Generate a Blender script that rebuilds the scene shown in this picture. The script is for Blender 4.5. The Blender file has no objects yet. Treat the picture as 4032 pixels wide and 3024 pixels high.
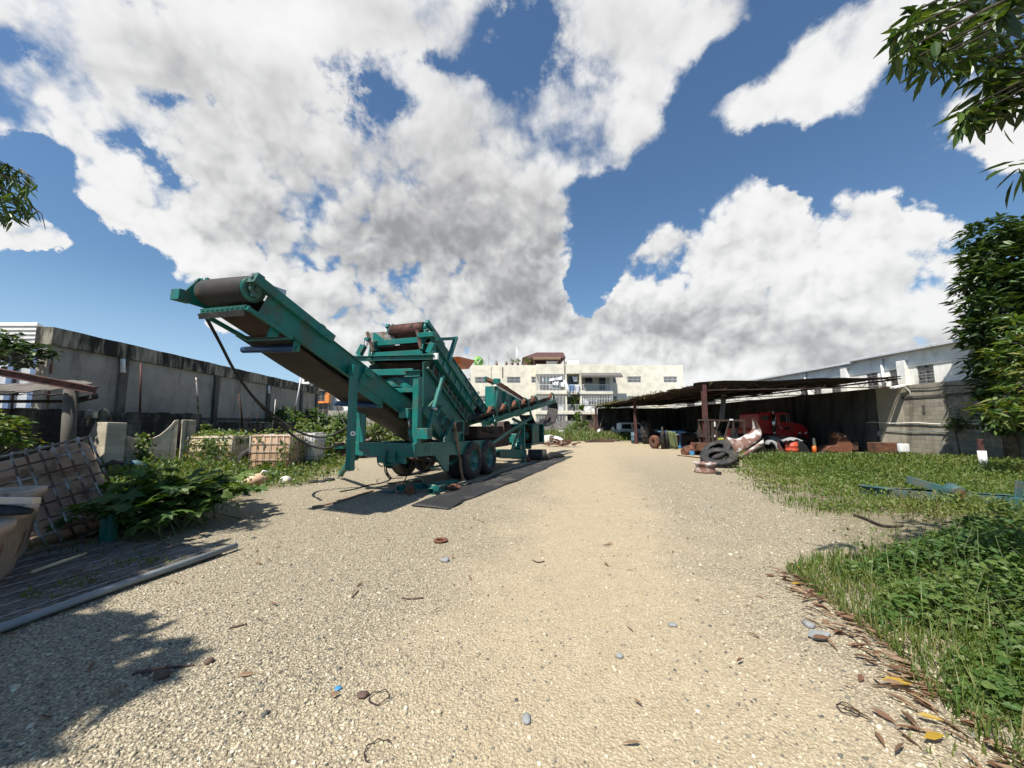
import bpy, bmesh, math, random
import numpy as np
from mathutils import Vector, Matrix
R = math.radians
random.seed(7); rng = np.random.default_rng(7)
S = bpy.context.scene
COL = S.collection

# ------------------------------------------------------------------ camera
F, CX, CY, HZ, EYE = 1515.0, 2016.0, 1512.0, 1668.0, 1.6
PITCH = math.atan((HZ - CY) / F)
cd = bpy.data.cameras.new('camera'); cam = bpy.data.objects.new('camera', cd); COL.objects.link(cam)
cd.sensor_width = 36.0; cd.lens = 36.0 * F / 4032.0
cd.clip_start = 0.05; cd.clip_end = 2000
cam.location = (0, 0, EYE); cam.rotation_euler = (math.pi / 2 + PITCH, 0, 0)
S.camera = cam
S.view_settings.view_transform = 'Standard'; S.view_settings.look = 'None'
S.view_settings.exposure = 0.75; S.view_settings.gamma = 1.0; S.view_settings.use_curve_mapping = False
try:
    S.cycles.max_bounces = 6; S.cycles.diffuse_bounces = 3; S.cycles.glossy_bounces = 3
    S.cycles.transparent_max_bounces = 8; S.cycles.transmission_bounces = 4
    S.cycles.use_denoising = True; S.cycles.use_adaptive_sampling = True; S.cycles.adaptive_threshold = 0.02; S.cycles.adaptive_min_samples = 12; S.cycles.sample_clamp_indirect = 4.0
except Exception:
    pass

# ------------------------------------------------------------------ pixel helpers (photo pixels -> points in the world)
def ray(x, y):
    a = (x - CX) / F; b = (CY - y) / F
    return Vector((a, math.cos(PITCH) - b * math.sin(PITCH), math.sin(PITCH) + b * math.cos(PITCH)))
EYEP = Vector((0, 0, EYE))
def gnd(x, y, z=0.0):
    d = ray(x, y); return EYEP + d * ((z - EYE) / d.z)
def aty(x, y, Y):
    d = ray(x, y); return EYEP + d * (Y / d.y)
def atx(x, y, X):
    d = ray(x, y); return EYEP + d * (X / d.x)
def crop(ox, oy, s): return lambda x, y: (ox + x / s, oy + y / s)
K = 4032 / 2212
dd = lambda x, y: (x * K, y * K)
c1 = crop(650, 1000, 1.746); c2 = crop(1350, 1200, 2.2116); c3 = crop(1850, 1480, 4.485); c4 = crop(680, 1030, 4.424)
c5 = crop(2350, 1400, 2.458); c6 = crop(3100, 1250, 1.952); c7 = crop(0, 1600, 1.843); c8 = crop(3000, 1900, 1.476)
c5a = crop(1380, 1230, 4.424); c5b = crop(1380, 1550, 3.687); c6b = crop(2750, 1600, 5.53); cap = crop(1750, 1300, 2.212)
cib = crop(750, 1680, 3.16); cl = crop(0, 1200, 2.0733); cg = crop(900, 1850, 1.58)

# ------------------------------------------------------------------ world: daylight sky with broken cumulus
SUN = Vector((-0.39, -0.49, 1.0)).normalized()
W = bpy.data.worlds.new('World'); S.world = W; W.use_nodes = True
try:
    W.cycles.sampling_method = 'MANUAL'; W.cycles.sample_map_resolution = 256
except Exception:
    pass
wt = W.node_tree; wt.nodes.clear()
def N(t, typ, **kw):
    n = t.nodes.new(typ)
    for k, v in kw.items():
        setattr(n, k, v)
    return n
def L(t, a, b): t.links.new(a, b)
def mth(t, op, a, b=None, c=None, clamp=False):
    n = N(t, 'ShaderNodeMath', operation=op, use_clamp=clamp)
    for i, v in enumerate((a, b, c)):
        if v is None: continue
        if isinstance(v, (int, float)): n.inputs[i].default_value = v
        else: L(t, v, n.inputs[i])
    return n.outputs[0]
def mrange(t, v, a, b, c=0.0, d=1.0, smooth=True):
    n = N(t, 'ShaderNodeMapRange', interpolation_type='SMOOTHSTEP' if smooth else 'LINEAR', clamp=True)
    L(t, v, n.inputs[0])
    for i, x in enumerate((a, b, c, d)): n.inputs[1 + i].default_value = x
    return n.outputs[0]
def mixc(t, f, a, b, typ='MIX'):
    n = N(t, 'ShaderNodeMix', data_type='RGBA', blend_type=typ)
    n.inputs[0].default_value = 1.0
    for sock, v in ((n.inputs[0], f), (n.inputs[6], a), (n.inputs[7], b)):
        if isinstance(v, (int, float)): sock.default_value = v
        elif isinstance(v, (tuple, list)): sock.default_value = (*v[:3], 1)
        else: L(t, v, sock)
    return n.outputs[2]
def noise(t, vec, scale, detail=4, rough=0.55, dist=0.0, w=None):
    n = N(t, 'ShaderNodeTexNoise')
    if w is not None:
        n.noise_dimensions = '4D'; n.inputs['W'].default_value = w
    n.inputs['Scale'].default_value = scale; n.inputs['Detail'].default_value = detail
    n.inputs['Roughness'].default_value = rough; n.inputs['Distortion'].default_value = dist
    if vec is not None: L(t, vec, n.inputs['Vector'])
    return n.outputs['Fac']

sky = N(wt, 'ShaderNodeTexSky', sky_type='NISHITA')
sky.sun_disc = False
sky.sun_elevation = math.asin(SUN.z); sky.sun_rotation = math.atan2(SUN.x, SUN.y)
sky.air_density = 1.25; sky.dust_density = 0.25; sky.ozone_density = 2.0; sky.altitude = 0
tc = N(wt, 'ShaderNodeTexCoord'); DIR = tc.outputs['Generated']
sp = N(wt, 'ShaderNodeSeparateXYZ'); L(wt, DIR, sp.inputs[0])
az = mth(wt, 'ARCTAN2', sp.outputs[0], sp.outputs[1])
el = mth(wt, 'ARCSINE', sp.outputs[2])
AE = N(wt, 'ShaderNodeCombineXYZ'); L(wt, az, AE.inputs[0]); L(wt, el, AE.inputs[1])
# gentle domain warp so the cloud banks do not read as ellipses
wn = N(wt, 'ShaderNodeTexNoise'); L(wt, DIR, wn.inputs['Vector']); wn.inputs['Scale'].default_value = 3.2; wn.inputs['Detail'].default_value = 9; wn.inputs['Roughness'].default_value = .62
wv = N(wt, 'ShaderNodeVectorMath', operation='SUBTRACT'); L(wt, wn.outputs['Color'], wv.inputs[0]); wv.inputs[1].default_value = (.5, .5, .5)
ws = N(wt, 'ShaderNodeVectorMath', operation='SCALE'); L(wt, wv.outputs[0], ws.inputs[0]); ws.inputs['Scale'].default_value = 0.24
wa = N(wt, 'ShaderNodeVectorMath', operation='ADD'); L(wt, AE.outputs[0], wa.inputs[0]); L(wt, ws.outputs[0], wa.inputs[1])
wf = N(wt, 'ShaderNodeVectorMath', operation='MULTIPLY_ADD'); L(wt, wa.outputs[0], wf.inputs[0]); wf.inputs[1].default_value = (1, 1, 0); wf.inputs[2].default_value = (0, 0, 1)
WARP = wf.outputs[0]      # (azimuth, elevation, 1)
def azel(x, y):
    d = ray(*dd(x, y)).normalized(); return Vector((math.atan2(d.x, d.y), math.asin(d.z)))
def blobs(lst, vec):
    acc = None
    for (x, y, rx, ry, rot, amp) in lst:
        c = azel(x, y)
        ex = azel(x + rx * math.cos(R(rot)), y - rx * math.sin(R(rot))) - c
        ey = azel(x + ry * math.sin(R(rot)), y + ry * math.cos(R(rot))) - c
        th = math.atan2(ex.y, ex.x); sx, sy = max(ex.length, .01), max(ey.length, .01); cs, sn = math.cos(th), math.sin(th)
        pr = []
        for (ax, ay) in ((cs / sx, sn / sx), (-sn / sy, cs / sy)):
            dt = N(wt, 'ShaderNodeVectorMath', operation='DOT_PRODUCT'); L(wt, vec, dt.inputs[0]); dt.inputs[1].default_value = (ax, ay, -(ax * c.x + ay * c.y)); pr.append(dt.outputs['Value'])
        r2 = mth(wt, 'MULTIPLY_ADD', pr[0], pr[0], mth(wt, 'MULTIPLY', pr[1], pr[1]))
        g = mth(wt, 'POWER', 0.45, r2)
        acc = mth(wt, 'MULTIPLY', g, amp) if acc is None else mth(wt, 'MULTIPLY_ADD', g, amp, acc)
    return acc
#  x, y, rx, ry, rot(deg ccw), amplitude   -- in the 2212x1659 view of the photograph
CLOUD = [
 (120, 200, 330, 95, -14, 1.15), (430, 110, 330, 170, 0, 1.15), (430, 330, 260, 90, -22, 1.0), (330, 440, 150, 60, -8, .8),
 (800, 60, 420, 150, 0, 1.1), (650, 420, 300, 170, -22, 1.1), (1000, 400, 330, 240, 0, 1.2), (1180, 250, 200, 160, 0, 1.1),
 (900, 600, 330, 110, -6, 1.2), (1120, 590, 140, 110, 0, 1.0), (700, 640, 200, 90, -25, 0.9), (1180, 90, 90, 60, 40, .3),
 (1290, 60, 240, 110, 30, 1.0), (1330, 250, 120, 90, 60, .75), (900, 790, 330, 120, 0, .9), (1120, 740, 130, 60, 0, 0.8),
 (1700, 200, 260, 75, 28, 1.15), (1850, 90, 260, 95, 30, 1.1), (1500, 50, 190, 40, 40, .75), (2150, 300, 130, 90, -30, 1.4), (2100, 130, 160, 90, 0, .7),
 (1640, 640, 250, 130, 0, 1.3), (1650, 500, 90, 120, 0, .95), (1700, 425, 50, 30, 20, .7), (1900, 600, 170, 120, -10, 1.15), (1440, 590, 110, 85, 0, .9),
 (1930, 500, 60, 45, 0, .6), (1350, 700, 140, 60, 10, .85), (1600, 760, 420, 70, 0, 1.2), (2050, 680, 160, 80, 0, 1.2), (1100, 720, 170, 60, 0, .9), (560, 560, 170, 50, -25, .6), (1800, 800, 400, 60, 0, 1.0),
 (55, 545, 100, 42, 8, 2.0), (240, 440, 110, 40, -10, .8), (490, 690, 45, 18, 0, .5), (1150, 800, 300, 40, 0, .6), (750, 520, 200, 90, -20, .6), (1120, 0, 110, 30, 0, .9), (-350, 250, 400, 200, 0, .9), (2700, 300, 300, 300, 0, .9), (-300, 800, 300, 60, 0, .5),
 # openings of blue sky
  (15, 110, 90, 30, -20, -.5),
 (1420, 370, 60, 140, -25, -.5), (1270, 450, 60, 70, 0, -.6), (260, 330, 120, 30, -20, -.5), (90, 365, 140, 60, -20, -1.0), (1640, 335, 130, 40, 0, -.9), (1560, 130, 160, 28, 45, -.75), (1265, 640, 50, 70, 30, -1.0), (1300, 520, 60, 110, -10, -.8), (1235, 700, 40, 50, 20, -.7),
 (220, 640, 190, 100, -20, -.9), (1230, 700, 50, 40, 0, -.35), (440, 780, 160, 60, 0, -.3)]
# ragged openings: blue shows through in tatters
HOLES = [(790, 225, 95, 62, -8, 1.5), (1130, 90, 80, 75, -15, 1.6), (1010, 135, 85, 24, 10, .9), (350, 215, 70, 20, -20, .8), (455, 225, 60, 20, -60, .6), (20, 100, 70, 30, -20, 1.0), (900, 130, 90, 14, 10, .5), (310, 20, 80, 18, 0, .7), (350, 365, 100, 20, -25, .9), (1290, 130, 70, 60, 0, .45), (1560, 140, 120, 26, 45, .6)]
GREY = [(950, 560, 320, 110, -5, 1.0), (780, 350, 200, 80, 0, .3), (300, 130, 280, 70, 0, .45), (600, 200, 200, 80, 0, .3), (1060, 440, 220, 110, 0, .55), (640, 480, 170, 60, -15, .65), (900, 40, 420, 70, 0, .5), (1090, 210, 130, 70, 20, .35),
 (1650, 740, 330, 55, 0, .7), (1480, 700, 160, 50, 0, .65), (1900, 760, 250, 45, 0, .6), (1180, 690, 100, 60, 0, .6), (850, 720, 250, 70, 0, .65), (1720, 620, 130, 70, 0, .28), (1980, 60, 200, 60, 20, .3), (480, 200, 300, 110, 0, .22)]
base = blobs(CLOUD, WARP)
n1 = noise(wt, DIR, 3.6, 12, 0.60)
up = N(wt, 'ShaderNodeVectorMath', operation='ADD'); L(wt, DIR, up.inputs[0]); up.inputs[1].default_value = (-0.02, 0.0, 0.045)
a1 = noise(wt, DIR, 3.6, 2.6, 0.52); a2 = noise(wt, up.outputs[0], 3.6, 2.6, 0.52)
n3 = noise(wt, DIR, 2.4, 2.5, 0.5, w=3.0)
def puffs(vec):          # rounded cauliflower heads
    v = N(wt, 'ShaderNodeTexVoronoi', feature='F1'); L(wt, vec, v.inputs['Vector']); v.inputs['Scale'].default_value = 11
    v.inputs['Detail'].default_value = 2; v.inputs['Roughness'].default_value = .6; v.inputs['Lacunarity'].default_value = 2.3
    return v.outputs['Distance']
pw = N(wt, 'ShaderNodeVectorMath', operation='MULTIPLY_ADD'); L(wt, wv.outputs[0], pw.inputs[0]); pw.inputs[1].default_value = (.10, .10, .10); L(wt, DIR, pw.inputs[2])
pu = N(wt, 'ShaderNodeVectorMath', operation='ADD'); L(wt, pw.outputs[0], pu.inputs[0]); pu.inputs[1].default_value = (-0.010, 0, 0.026)
v1, v2 = puffs(pw.outputs[0]), puffs(pu.outputs[0])
low = mrange(wt, el, 0.30, 0.80)          # crisp cumulus low down, softer and more ragged overhead
puff = mth(wt, 'MULTIPLY', mth(wt, 'MULTIPLY_ADD', v1, -1.0, 0.42), mth(wt, 'MULTIPLY_ADD', low, -0.35, 0.55))
sat = mrange(wt, base, -0.2, 1.15, -0.50, 1.18, False)
dens = mth(wt, 'ADD', sat, mth(wt, 'MULTIPLY_ADD', n1, 3.2, -1.60))
dens = mth(wt, 'ADD', dens, puff)
nh = noise(wt, DIR, 9.0, 9, 0.68, w=7.0)
dens = mth(wt, 'SUBTRACT', dens, mth(wt, 'MULTIPLY', blobs(HOLES, WARP), mth(wt, 'MULTIPLY_ADD', nh, 4.6, -1.75)))
edge = mth(wt, 'MULTIPLY_ADD', low, 0.50, 0.26)
cov = mth(wt, 'DIVIDE', mth(wt, 'SUBTRACT', dens, 0.36), edge, clamp=True)
sm = N(wt, 'ShaderNodeMapRange', interpolation_type='SMOOTHSTEP'); L(wt, cov, sm.inputs[0]); cov = sm.outputs[0]
relief = mth(wt, 'SUBTRACT', a1, a2)
rel2 = mth(wt, 'MULTIPLY', mth(wt, 'SUBTRACT', v2, v1), mth(wt, 'MULTIPLY_ADD', low, -0.45, 0.65))
grey = blobs(GREY, WARP)
thick = mrange(wt, mth(wt, 'ADD', sat, mth(wt, 'MULTIPLY_ADD', a1, 3.2, -1.60)), 0.40, 1.5)
shade = mth(wt, 'MULTIPLY', mth(wt, 'MULTIPLY_ADD', grey, 0.84, 0.16), mth(wt, 'MULTIPLY_ADD', thick, 0.75, 0.25))
shade = mth(wt, 'ADD', shade, mth(wt, 'MULTIPLY_ADD', n3, 0.7, -0.35))
shade = mth(wt, 'SUBTRACT', shade, mth(wt, 'MULTIPLY', relief, 1.9))
shade = mrange(wt, mth(wt, 'SUBTRACT', shade, rel2), -0.12, 1.45)
shade = mth(wt, 'ADD', mth(wt, 'MULTIPLY', shade, 1.0), mth(wt, 'MULTIPLY_ADD', n1, -0.34, 0.20), clamp=True)
ccol = mixc(wt, shade, (0.95, 0.95, 0.94), (0.34, 0.34, 0.348))
bsky = N(wt, 'ShaderNodeBackground'); bsky.inputs[1].default_value = 0.062
skc = mixc(wt, 1.0, sky.outputs[0], (0.78, 0.97, 1.12), 'MULTIPLY')
skc = mixc(wt, mrange(wt, el, 0.32, 0.0, 0, 0.75), skc, (4.6, 6.8, 9.6))
L(wt, skc, bsky.inputs[0])
bcl = N(wt, 'ShaderNodeBackground'); bcl.inputs[1].default_value = 0.60; L(wt, ccol, bcl.inputs[0])
upm = mrange(wt, sp.outputs[2], -0.06, 0.0)
covf = mth(wt, 'MULTIPLY', mth(wt, 'MULTIPLY', cov, 0.97), upm)
mx = N(wt, 'ShaderNodeMixShader'); L(wt, covf, mx.inputs[0]); L(wt, bsky.outputs[0], mx.inputs[1]); L(wt, bcl.outputs[0], mx.inputs[2])
wo = N(wt, 'ShaderNodeOutputWorld'); L(wt, mx.outputs[0], wo.inputs[0])

# ------------------------------------------------------------------ sun
sl = bpy.data.lights.new('sun', 'SUN'); sl.energy = 4.6; sl.angle = R(0.53); sl.color = (1.0, 0.945, 0.86)
so = bpy.data.objects.new('sun', sl); COL.objects.link(so)
so.rotation_euler = SUN.to_track_quat('Z', 'Y').to_euler(); so.location = (-20, -20, 40)

# ------------------------------------------------------------------ tagging
def tag(o, label=None, cat=None, group=None, kind=None):
    if label: o['label'] = label
    if cat: o['category'] = cat
    if group: o['group'] = group
    if kind: o['kind'] = kind
    return o
def thing(name, label, cat, loc=(0, 0, 0), rz=0.0, group=None, rot=None):
    o = bpy.data.objects.new(name, None); COL.objects.link(o)
    o.empty_display_size = 0.2
    o.location = loc; o.rotation_euler = rot if rot else (0, 0, rz)
    return tag(o, label, cat, group)
def copy_tree(o, parent=None):
    c = o.copy(); COL.objects.link(c); c.parent = parent
    for ch in [x for x in bpy.data.objects if x.parent == o]:
        copy_tree(ch, c)
    return c

# ------------------------------------------------------------------ mesh builder
Z = Vector((0, 0, 1))
class MB:
    def __init__(s): s.v = []; s.f = []; s.s = []
    def add(s, vs, fs, smooth=False):
        b = len(s.v); s.v += [tuple(p) for p in vs]
        for f in fs: s.f.append(tuple(b + i for i in f)); s.s.append(smooth)
        return s
    def hexa(s, p):     # 8 points: bottom 4, top 4
        return s.add(p, [(3, 2, 1, 0), (4, 5, 6, 7), (0, 1, 5, 4), (1, 2, 6, 5), (2, 3, 7, 6), (3, 0, 4, 7)])
    def box(s, c, size, M=None):
        c = Vector(c); x, y, z = (a / 2 for a in size); P = []
        for k in (-z, z):
            for i, j in ((-x, -y), (x, -y), (x, y), (-x, y)):
                q = Vector((i, j, k)); P.append(c + (M @ q if M else q))
        return s.hexa(P)
    def bb(s, a, b): return s.box([(a[i] + b[i]) / 2 for i in range(3)], [abs(b[i] - a[i]) for i in range(3)])
    def fr(s, p, q, up):
        d = (q - p).normalized(); up = Vector(up)
        if abs(d.dot(up)) > .98: up = Vector((0, 1, 0)) if abs(d.y) < .9 else Vector((1, 0, 0))
        x = d.cross(up).normalized(); return d, x, x.cross(d).normalized()
    def beam(s, p, q, w, h, up=Z, off=(0, 0)):
        p, q = Vector(p), Vector(q); d, x, u = s.fr(p, q, up); P = []
        for e in (p, q):
            for i, j in ((-1, -1), (1, -1), (1, 1), (-1, 1)):
                P.append(e + x * (i * w / 2 + off[0]) + u * (j * h / 2 + off[1]))
        return s.hexa(P)
    def ibeam(s, p, q, w, h, t=.012, up=Z):
        p, q = Vector(p), Vector(q); d, x, u = s.fr(p, q, up)
        s.beam(p + u * (h / 2 - t / 2), q + u * (h / 2 - t / 2), w, t, up); s.beam(p - u * (h / 2 - t / 2), q - u * (h / 2 - t / 2), w, t, up)
        return s.beam(p, q, t, h - 2 * t, up)
    def channel(s, p, q, w, h, t=.012, up=Z, side=1):
        p, q = Vector(p), Vector(q); d, x, u = s.fr(p, q, up); o = x * (side * w / 2)
        s.beam(p + u * (h / 2 - t / 2) - o, q + u * (h / 2 - t / 2) - o, w, t, up); s.beam(p - u * (h / 2 - t / 2) - o, q - u * (h / 2 - t / 2) - o, w, t, up)
        return s.beam(p - o * .08, q - o * .08, t, h - 2 * t, up)
    def tube(s, pts, r, n=8, close=False, caps=True):
        pts = [Vector(p) for p in pts]; m = len(pts); b = len(s.v); x = None
        rr = r if isinstance(r, (list, tuple)) else [r] * m
        for i, p in enumerate(pts):
            a = pts[(i - 1) % m] if (close or i) else p; c = pts[(i + 1) % m] if (close or i < m - 1) else p
            d = (c - a).normalized()
            if x is None: x = d.orthogonal().normalized()
            x = (x - d * x.dot(d)).normalized(); y = d.cross(x)
            for k in range(n):
                t = 2 * math.pi * k / n; s.v.append(tuple(p + (x * math.cos(t) + y * math.sin(t)) * rr[i]))
        for i in range(m if close else m - 1):
            for k in range(n):
                j = (i + 1) % m
                s.f.append((b + i * n + k, b + i * n + (k + 1) % n, b + j * n + (k + 1) % n, b + j * n + k)); s.s.append(n > 5)
        if caps and not close:
            s.f.append(tuple(b + k for k in reversed(range(n)))); s.s.append(False)
            s.f.append(tuple(b + (m - 1) * n + k for k in range(n))); s.s.append(False)
        return s
    def cyl(s, p, q, r, n=20, r2=None): return s.tube([p, q], [r, r if r2 is None else r2], n)
    def lathe(s, c, axis, prof, n=32, closed=True, smooth=True):
        c = Vector(c); a = Vector(axis).normalized(); x = a.orthogonal().normalized(); y = a.cross(x); b = len(s.v); m = len(prof)
        for k in range(n):
            t = 2 * math.pi * k / n; e = x * math.cos(t) + y * math.sin(t)
            for (r, h) in prof: s.v.append(tuple(c + e * r + a * h))
        for k in range(n):
            k2 = (k + 1) % n
            for i in range(m if closed else m - 1):
                j = (i + 1) % m; s.f.append((b + k * m + i, b + k2 * m + i, b + k2 * m + j, b + k * m + j)); s.s.append(smooth)
        return s
    def prism(s, poly, ext):
        ext = Vector(ext); n = len(poly); P = [Vector(p) for p in poly]
        return s.add(P + [p + ext for p in P], [tuple(reversed(range(n))), tuple(range(n, 2 * n))] + [(i, (i + 1) % n, n + (i + 1) % n, n + i) for i in range(n)])
    def grid(s, fn, nu, nv, smooth=True):
        P = [fn(i / nu, j / nv) for i in range(nu + 1) for j in range(nv + 1)]
        return s.add(P, [(i * (nv + 1) + j, (i + 1) * (nv + 1) + j, (i + 1) * (nv + 1) + j + 1, i * (nv + 1) + j + 1) for i in range(nu) for j in range(nv)], smooth)
    def rbox(s, c, size, r, n=4, taper=1.0):      # box with rounded vertical corners; taper scales the bottom
        x, y, z = (a / 2 for a in size); c = Vector(c); ring = []
        for (sx, sy, a0) in ((1, 1, 0), (-1, 1, 90), (-1, -1, 180), (1, -1, 270)):
            for k in range(n + 1):
                a = R(a0 + 90 * k / n); ring.append(((x - r) * sx + r * math.cos(a), (y - r) * sy + r * math.sin(a)))
        m = len(ring); lev = [(-z, .97 * taper), (-z + r * .5, taper), (z - r * .5, 1), (z - r * .12, .985), (z, .93)]; b = len(s.v)
        for (h, k) in lev: s.v += [tuple(c + Vector((p[0] * k, p[1] * k, h))) for p in ring]
        for i in range(len(lev) - 1):
            for k in range(m): s.f.append((b + i * m + k, b + i * m + (k + 1) % m, b + (i + 1) * m + (k + 1) % m, b + (i + 1) * m + k)); s.s.append(True)
        s.f.append(tuple(b + k for k in reversed(range(m)))); s.s.append(False)
        s.f.append(tuple(b + (len(lev) - 1) * m + k for k in range(m))); s.s.append(False)
        return s
    def build(s, name, mat, parent=None, bevel=0.0, loc=None, rot=None, solid=0.0):
        me = bpy.data.meshes.new(name); me.from_pydata(s.v, [], s.f)
        me.polygons.foreach_set('use_smooth', s.s)
        bm = bmesh.new(); bm.from_mesh(me); bmesh.ops.recalc_face_normals(bm, faces=bm.faces); bm.to_mesh(me); bm.free()
        if mat: me.materials.append(mat)
        o = bpy.data.objects.new(name, me); COL.objects.link(o); o.parent = parent
        if loc is not None: o.location = loc
        if rot is not None: o.rotation_euler = rot
        if solid:
            m = o.modifiers.new('solid', 'SOLIDIFY'); m.thickness = solid; m.offset = 0
        if bevel:
            m = o.modifiers.new('bevel', 'BEVEL'); m.width = bevel; m.segments = 1; m.limit_method = 'ANGLE'; m.angle_limit = R(50)
        return o

def raw_mesh(name, V, Fq, mat, parent=None, attr=None, smooth=False):
    """numpy mesh: V (n,3), Fq (m,k) all faces with k corners, attr per face"""
    me = bpy.data.meshes.new(name); n = len(V); m, k = Fq.shape
    me.vertices.add(n); me.vertices.foreach_set('co', np.asarray(V, np.float32).ravel())
    me.loops.add(m * k); me.loops.foreach_set('vertex_index', np.asarray(Fq, np.int32).ravel())
    me.polygons.add(m); me.polygons.foreach_set('loop_start', np.arange(0, m * k, k, dtype=np.int32))
    try: me.polygons.foreach_set('loop_total', np.full(m, k, np.int32))
    except Exception: pass
    me.polygons.foreach_set('use_smooth', np.full(m, smooth))
    if attr is not None:
        a = me.attributes.new('rnd', 'FLOAT', 'FACE'); a.data.foreach_set('value', np.asarray(attr, np.float32))
    me.update(calc_edges=True); me.validate()
    if mat: me.materials.append(mat)
    o = bpy.data.objects.new(name, me); COL.objects.link(o); o.parent = parent
    return o
def unit(a): return a / np.maximum(np.linalg.norm(a, axis=1, keepdims=True), 1e-9)
LEAF = {  # outline (along, across, lift) + faces
 'lance': ([(0, 0, 0), (.3, -.5, .02), (.3, .5, .02), (.65, -.42, -.03), (.65, .42, -.03), (1, 0, -.14), (.3, 0, -.03), (.65, 0, -.08)],
           [(0, 1, 6), (0, 6, 2), (1, 3, 7), (1, 7, 6), (6, 7, 4), (6, 4, 2), (3, 5, 7), (7, 5, 4)]),
 'oval': ([(0, 0, 0), (.4, -.5, .05), (.4, .5, .05), (1, 0, -.08), (.45, 0, -.04)], [(0, 1, 4), (0, 4, 2), (1, 3, 4), (4, 3, 2)]),
 'lobed': ([(0.1, 0, 0), (-.12, -.28, -.05), (.12, -.62, -.05), (.30, -.33, .0), (.66, -.60, -.08), (.62, -.20, .0), (1.0, 0, -.12), (.62, .20, 0), (.66, .60, -.08), (.30, .33, 0), (.12, .62, -.05), (-.12, .28, -.05)],
           [(0, 1, 2), (0, 2, 3), (0, 3, 4), (0, 4, 5), (0, 5, 6), (0, 6, 7), (0, 7, 8), (0, 8, 9), (0, 9, 10), (0, 10, 11)]),
 'blade': ([(0, -.5, 0), (0, .5, 0), (.55, -.35, .05), (.55, .35, .05), (1, 0, -.12)], [(0, 1, 3), (0, 3, 2), (2, 3, 4)])}
def leaf_mesh(name, mat, pos, d, nrm, length, width, shape='oval', parent=None, rnd=None):
    pos = np.asarray(pos, float); n = len(pos); d = unit(np.asarray(d, float)); nrm = np.asarray(nrm, float)
    sd = unit(np.cross(d, nrm)); up = np.cross(sd, d)
    T, FQ = LEAF[shape]; T = np.array(T); length = np.broadcast_to(length, (n,)); width = np.broadcast_to(width, (n,))
    V = (pos[:, None, :] + d[:, None, :] * (T[None, :, 0:1] * length[:, None, None]) + sd[:, None, :] * (T[None, :, 1:2] * width[:, None, None])
         + up[:, None, :] * (T[None, :, 2:3] * length[:, None, None]))
    FQ = np.array(FQ); FF = (np.arange(n)[:, None, None] * len(T) + FQ[None]).reshape(-1, 3)
    if rnd is None: rnd = rng.random(n)
    return raw_mesh(name, V.reshape(-1, 3), FF, mat, parent, np.repeat(rnd, len(FQ)))
def rdir(n, zbias=0.0, zs=1.0):
    a = rng.normal(size=(n, 3)); a[:, 2] = a[:, 2] * zs + zbias; return unit(a)
# ------------------------------------------------------------------ materials
def newmat(name):
    m = bpy.data.materials.new(name); m.use_nodes = True; t = m.node_tree; t.nodes.clear()
    b = N(t, 'ShaderNodeBsdfPrincipled'); o = N(t, 'ShaderNodeOutputMaterial'); L(t, b.outputs[0], o.inputs[0])
    tcn = N(t, 'ShaderNodeTexCoord'); return m, t, b, tcn.outputs['Object']
def setc(t, sock, v):
    if isinstance(v, (tuple, list)): sock.default_value = (*v[:3], 1)
    elif isinstance(v, (int, float)): sock.default_value = v
    else: L(t, v, sock)
def bump(t, b, h, strength=.3, dist=.02):
    n = N(t, 'ShaderNodeBump'); n.inputs['Strength'].default_value = strength; n.inputs['Distance'].default_value = dist
    L(t, h, n.inputs['Height']); L(t, n.outputs[0], b.inputs['Normal'])
def ramp(t, f, stops, const=False):
    n = N(t, 'ShaderNodeValToRGB'); L(t, f, n.inputs[0]); e = n.color_ramp.elements
    if const: n.color_ramp.interpolation = 'CONSTANT'
    while len(e) < len(stops): e.new(.5)
    for i, (p, c) in enumerate(stops): e[i].position = p; e[i].color = (*c[:3], 1)
    return n.outputs[0]
def scalev(t, vec, s):
    n = N(t, 'ShaderNodeVectorMath', operation='MULTIPLY'); L(t, vec, n.inputs[0]); n.inputs[1].default_value = s; return n.outputs[0]
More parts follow.
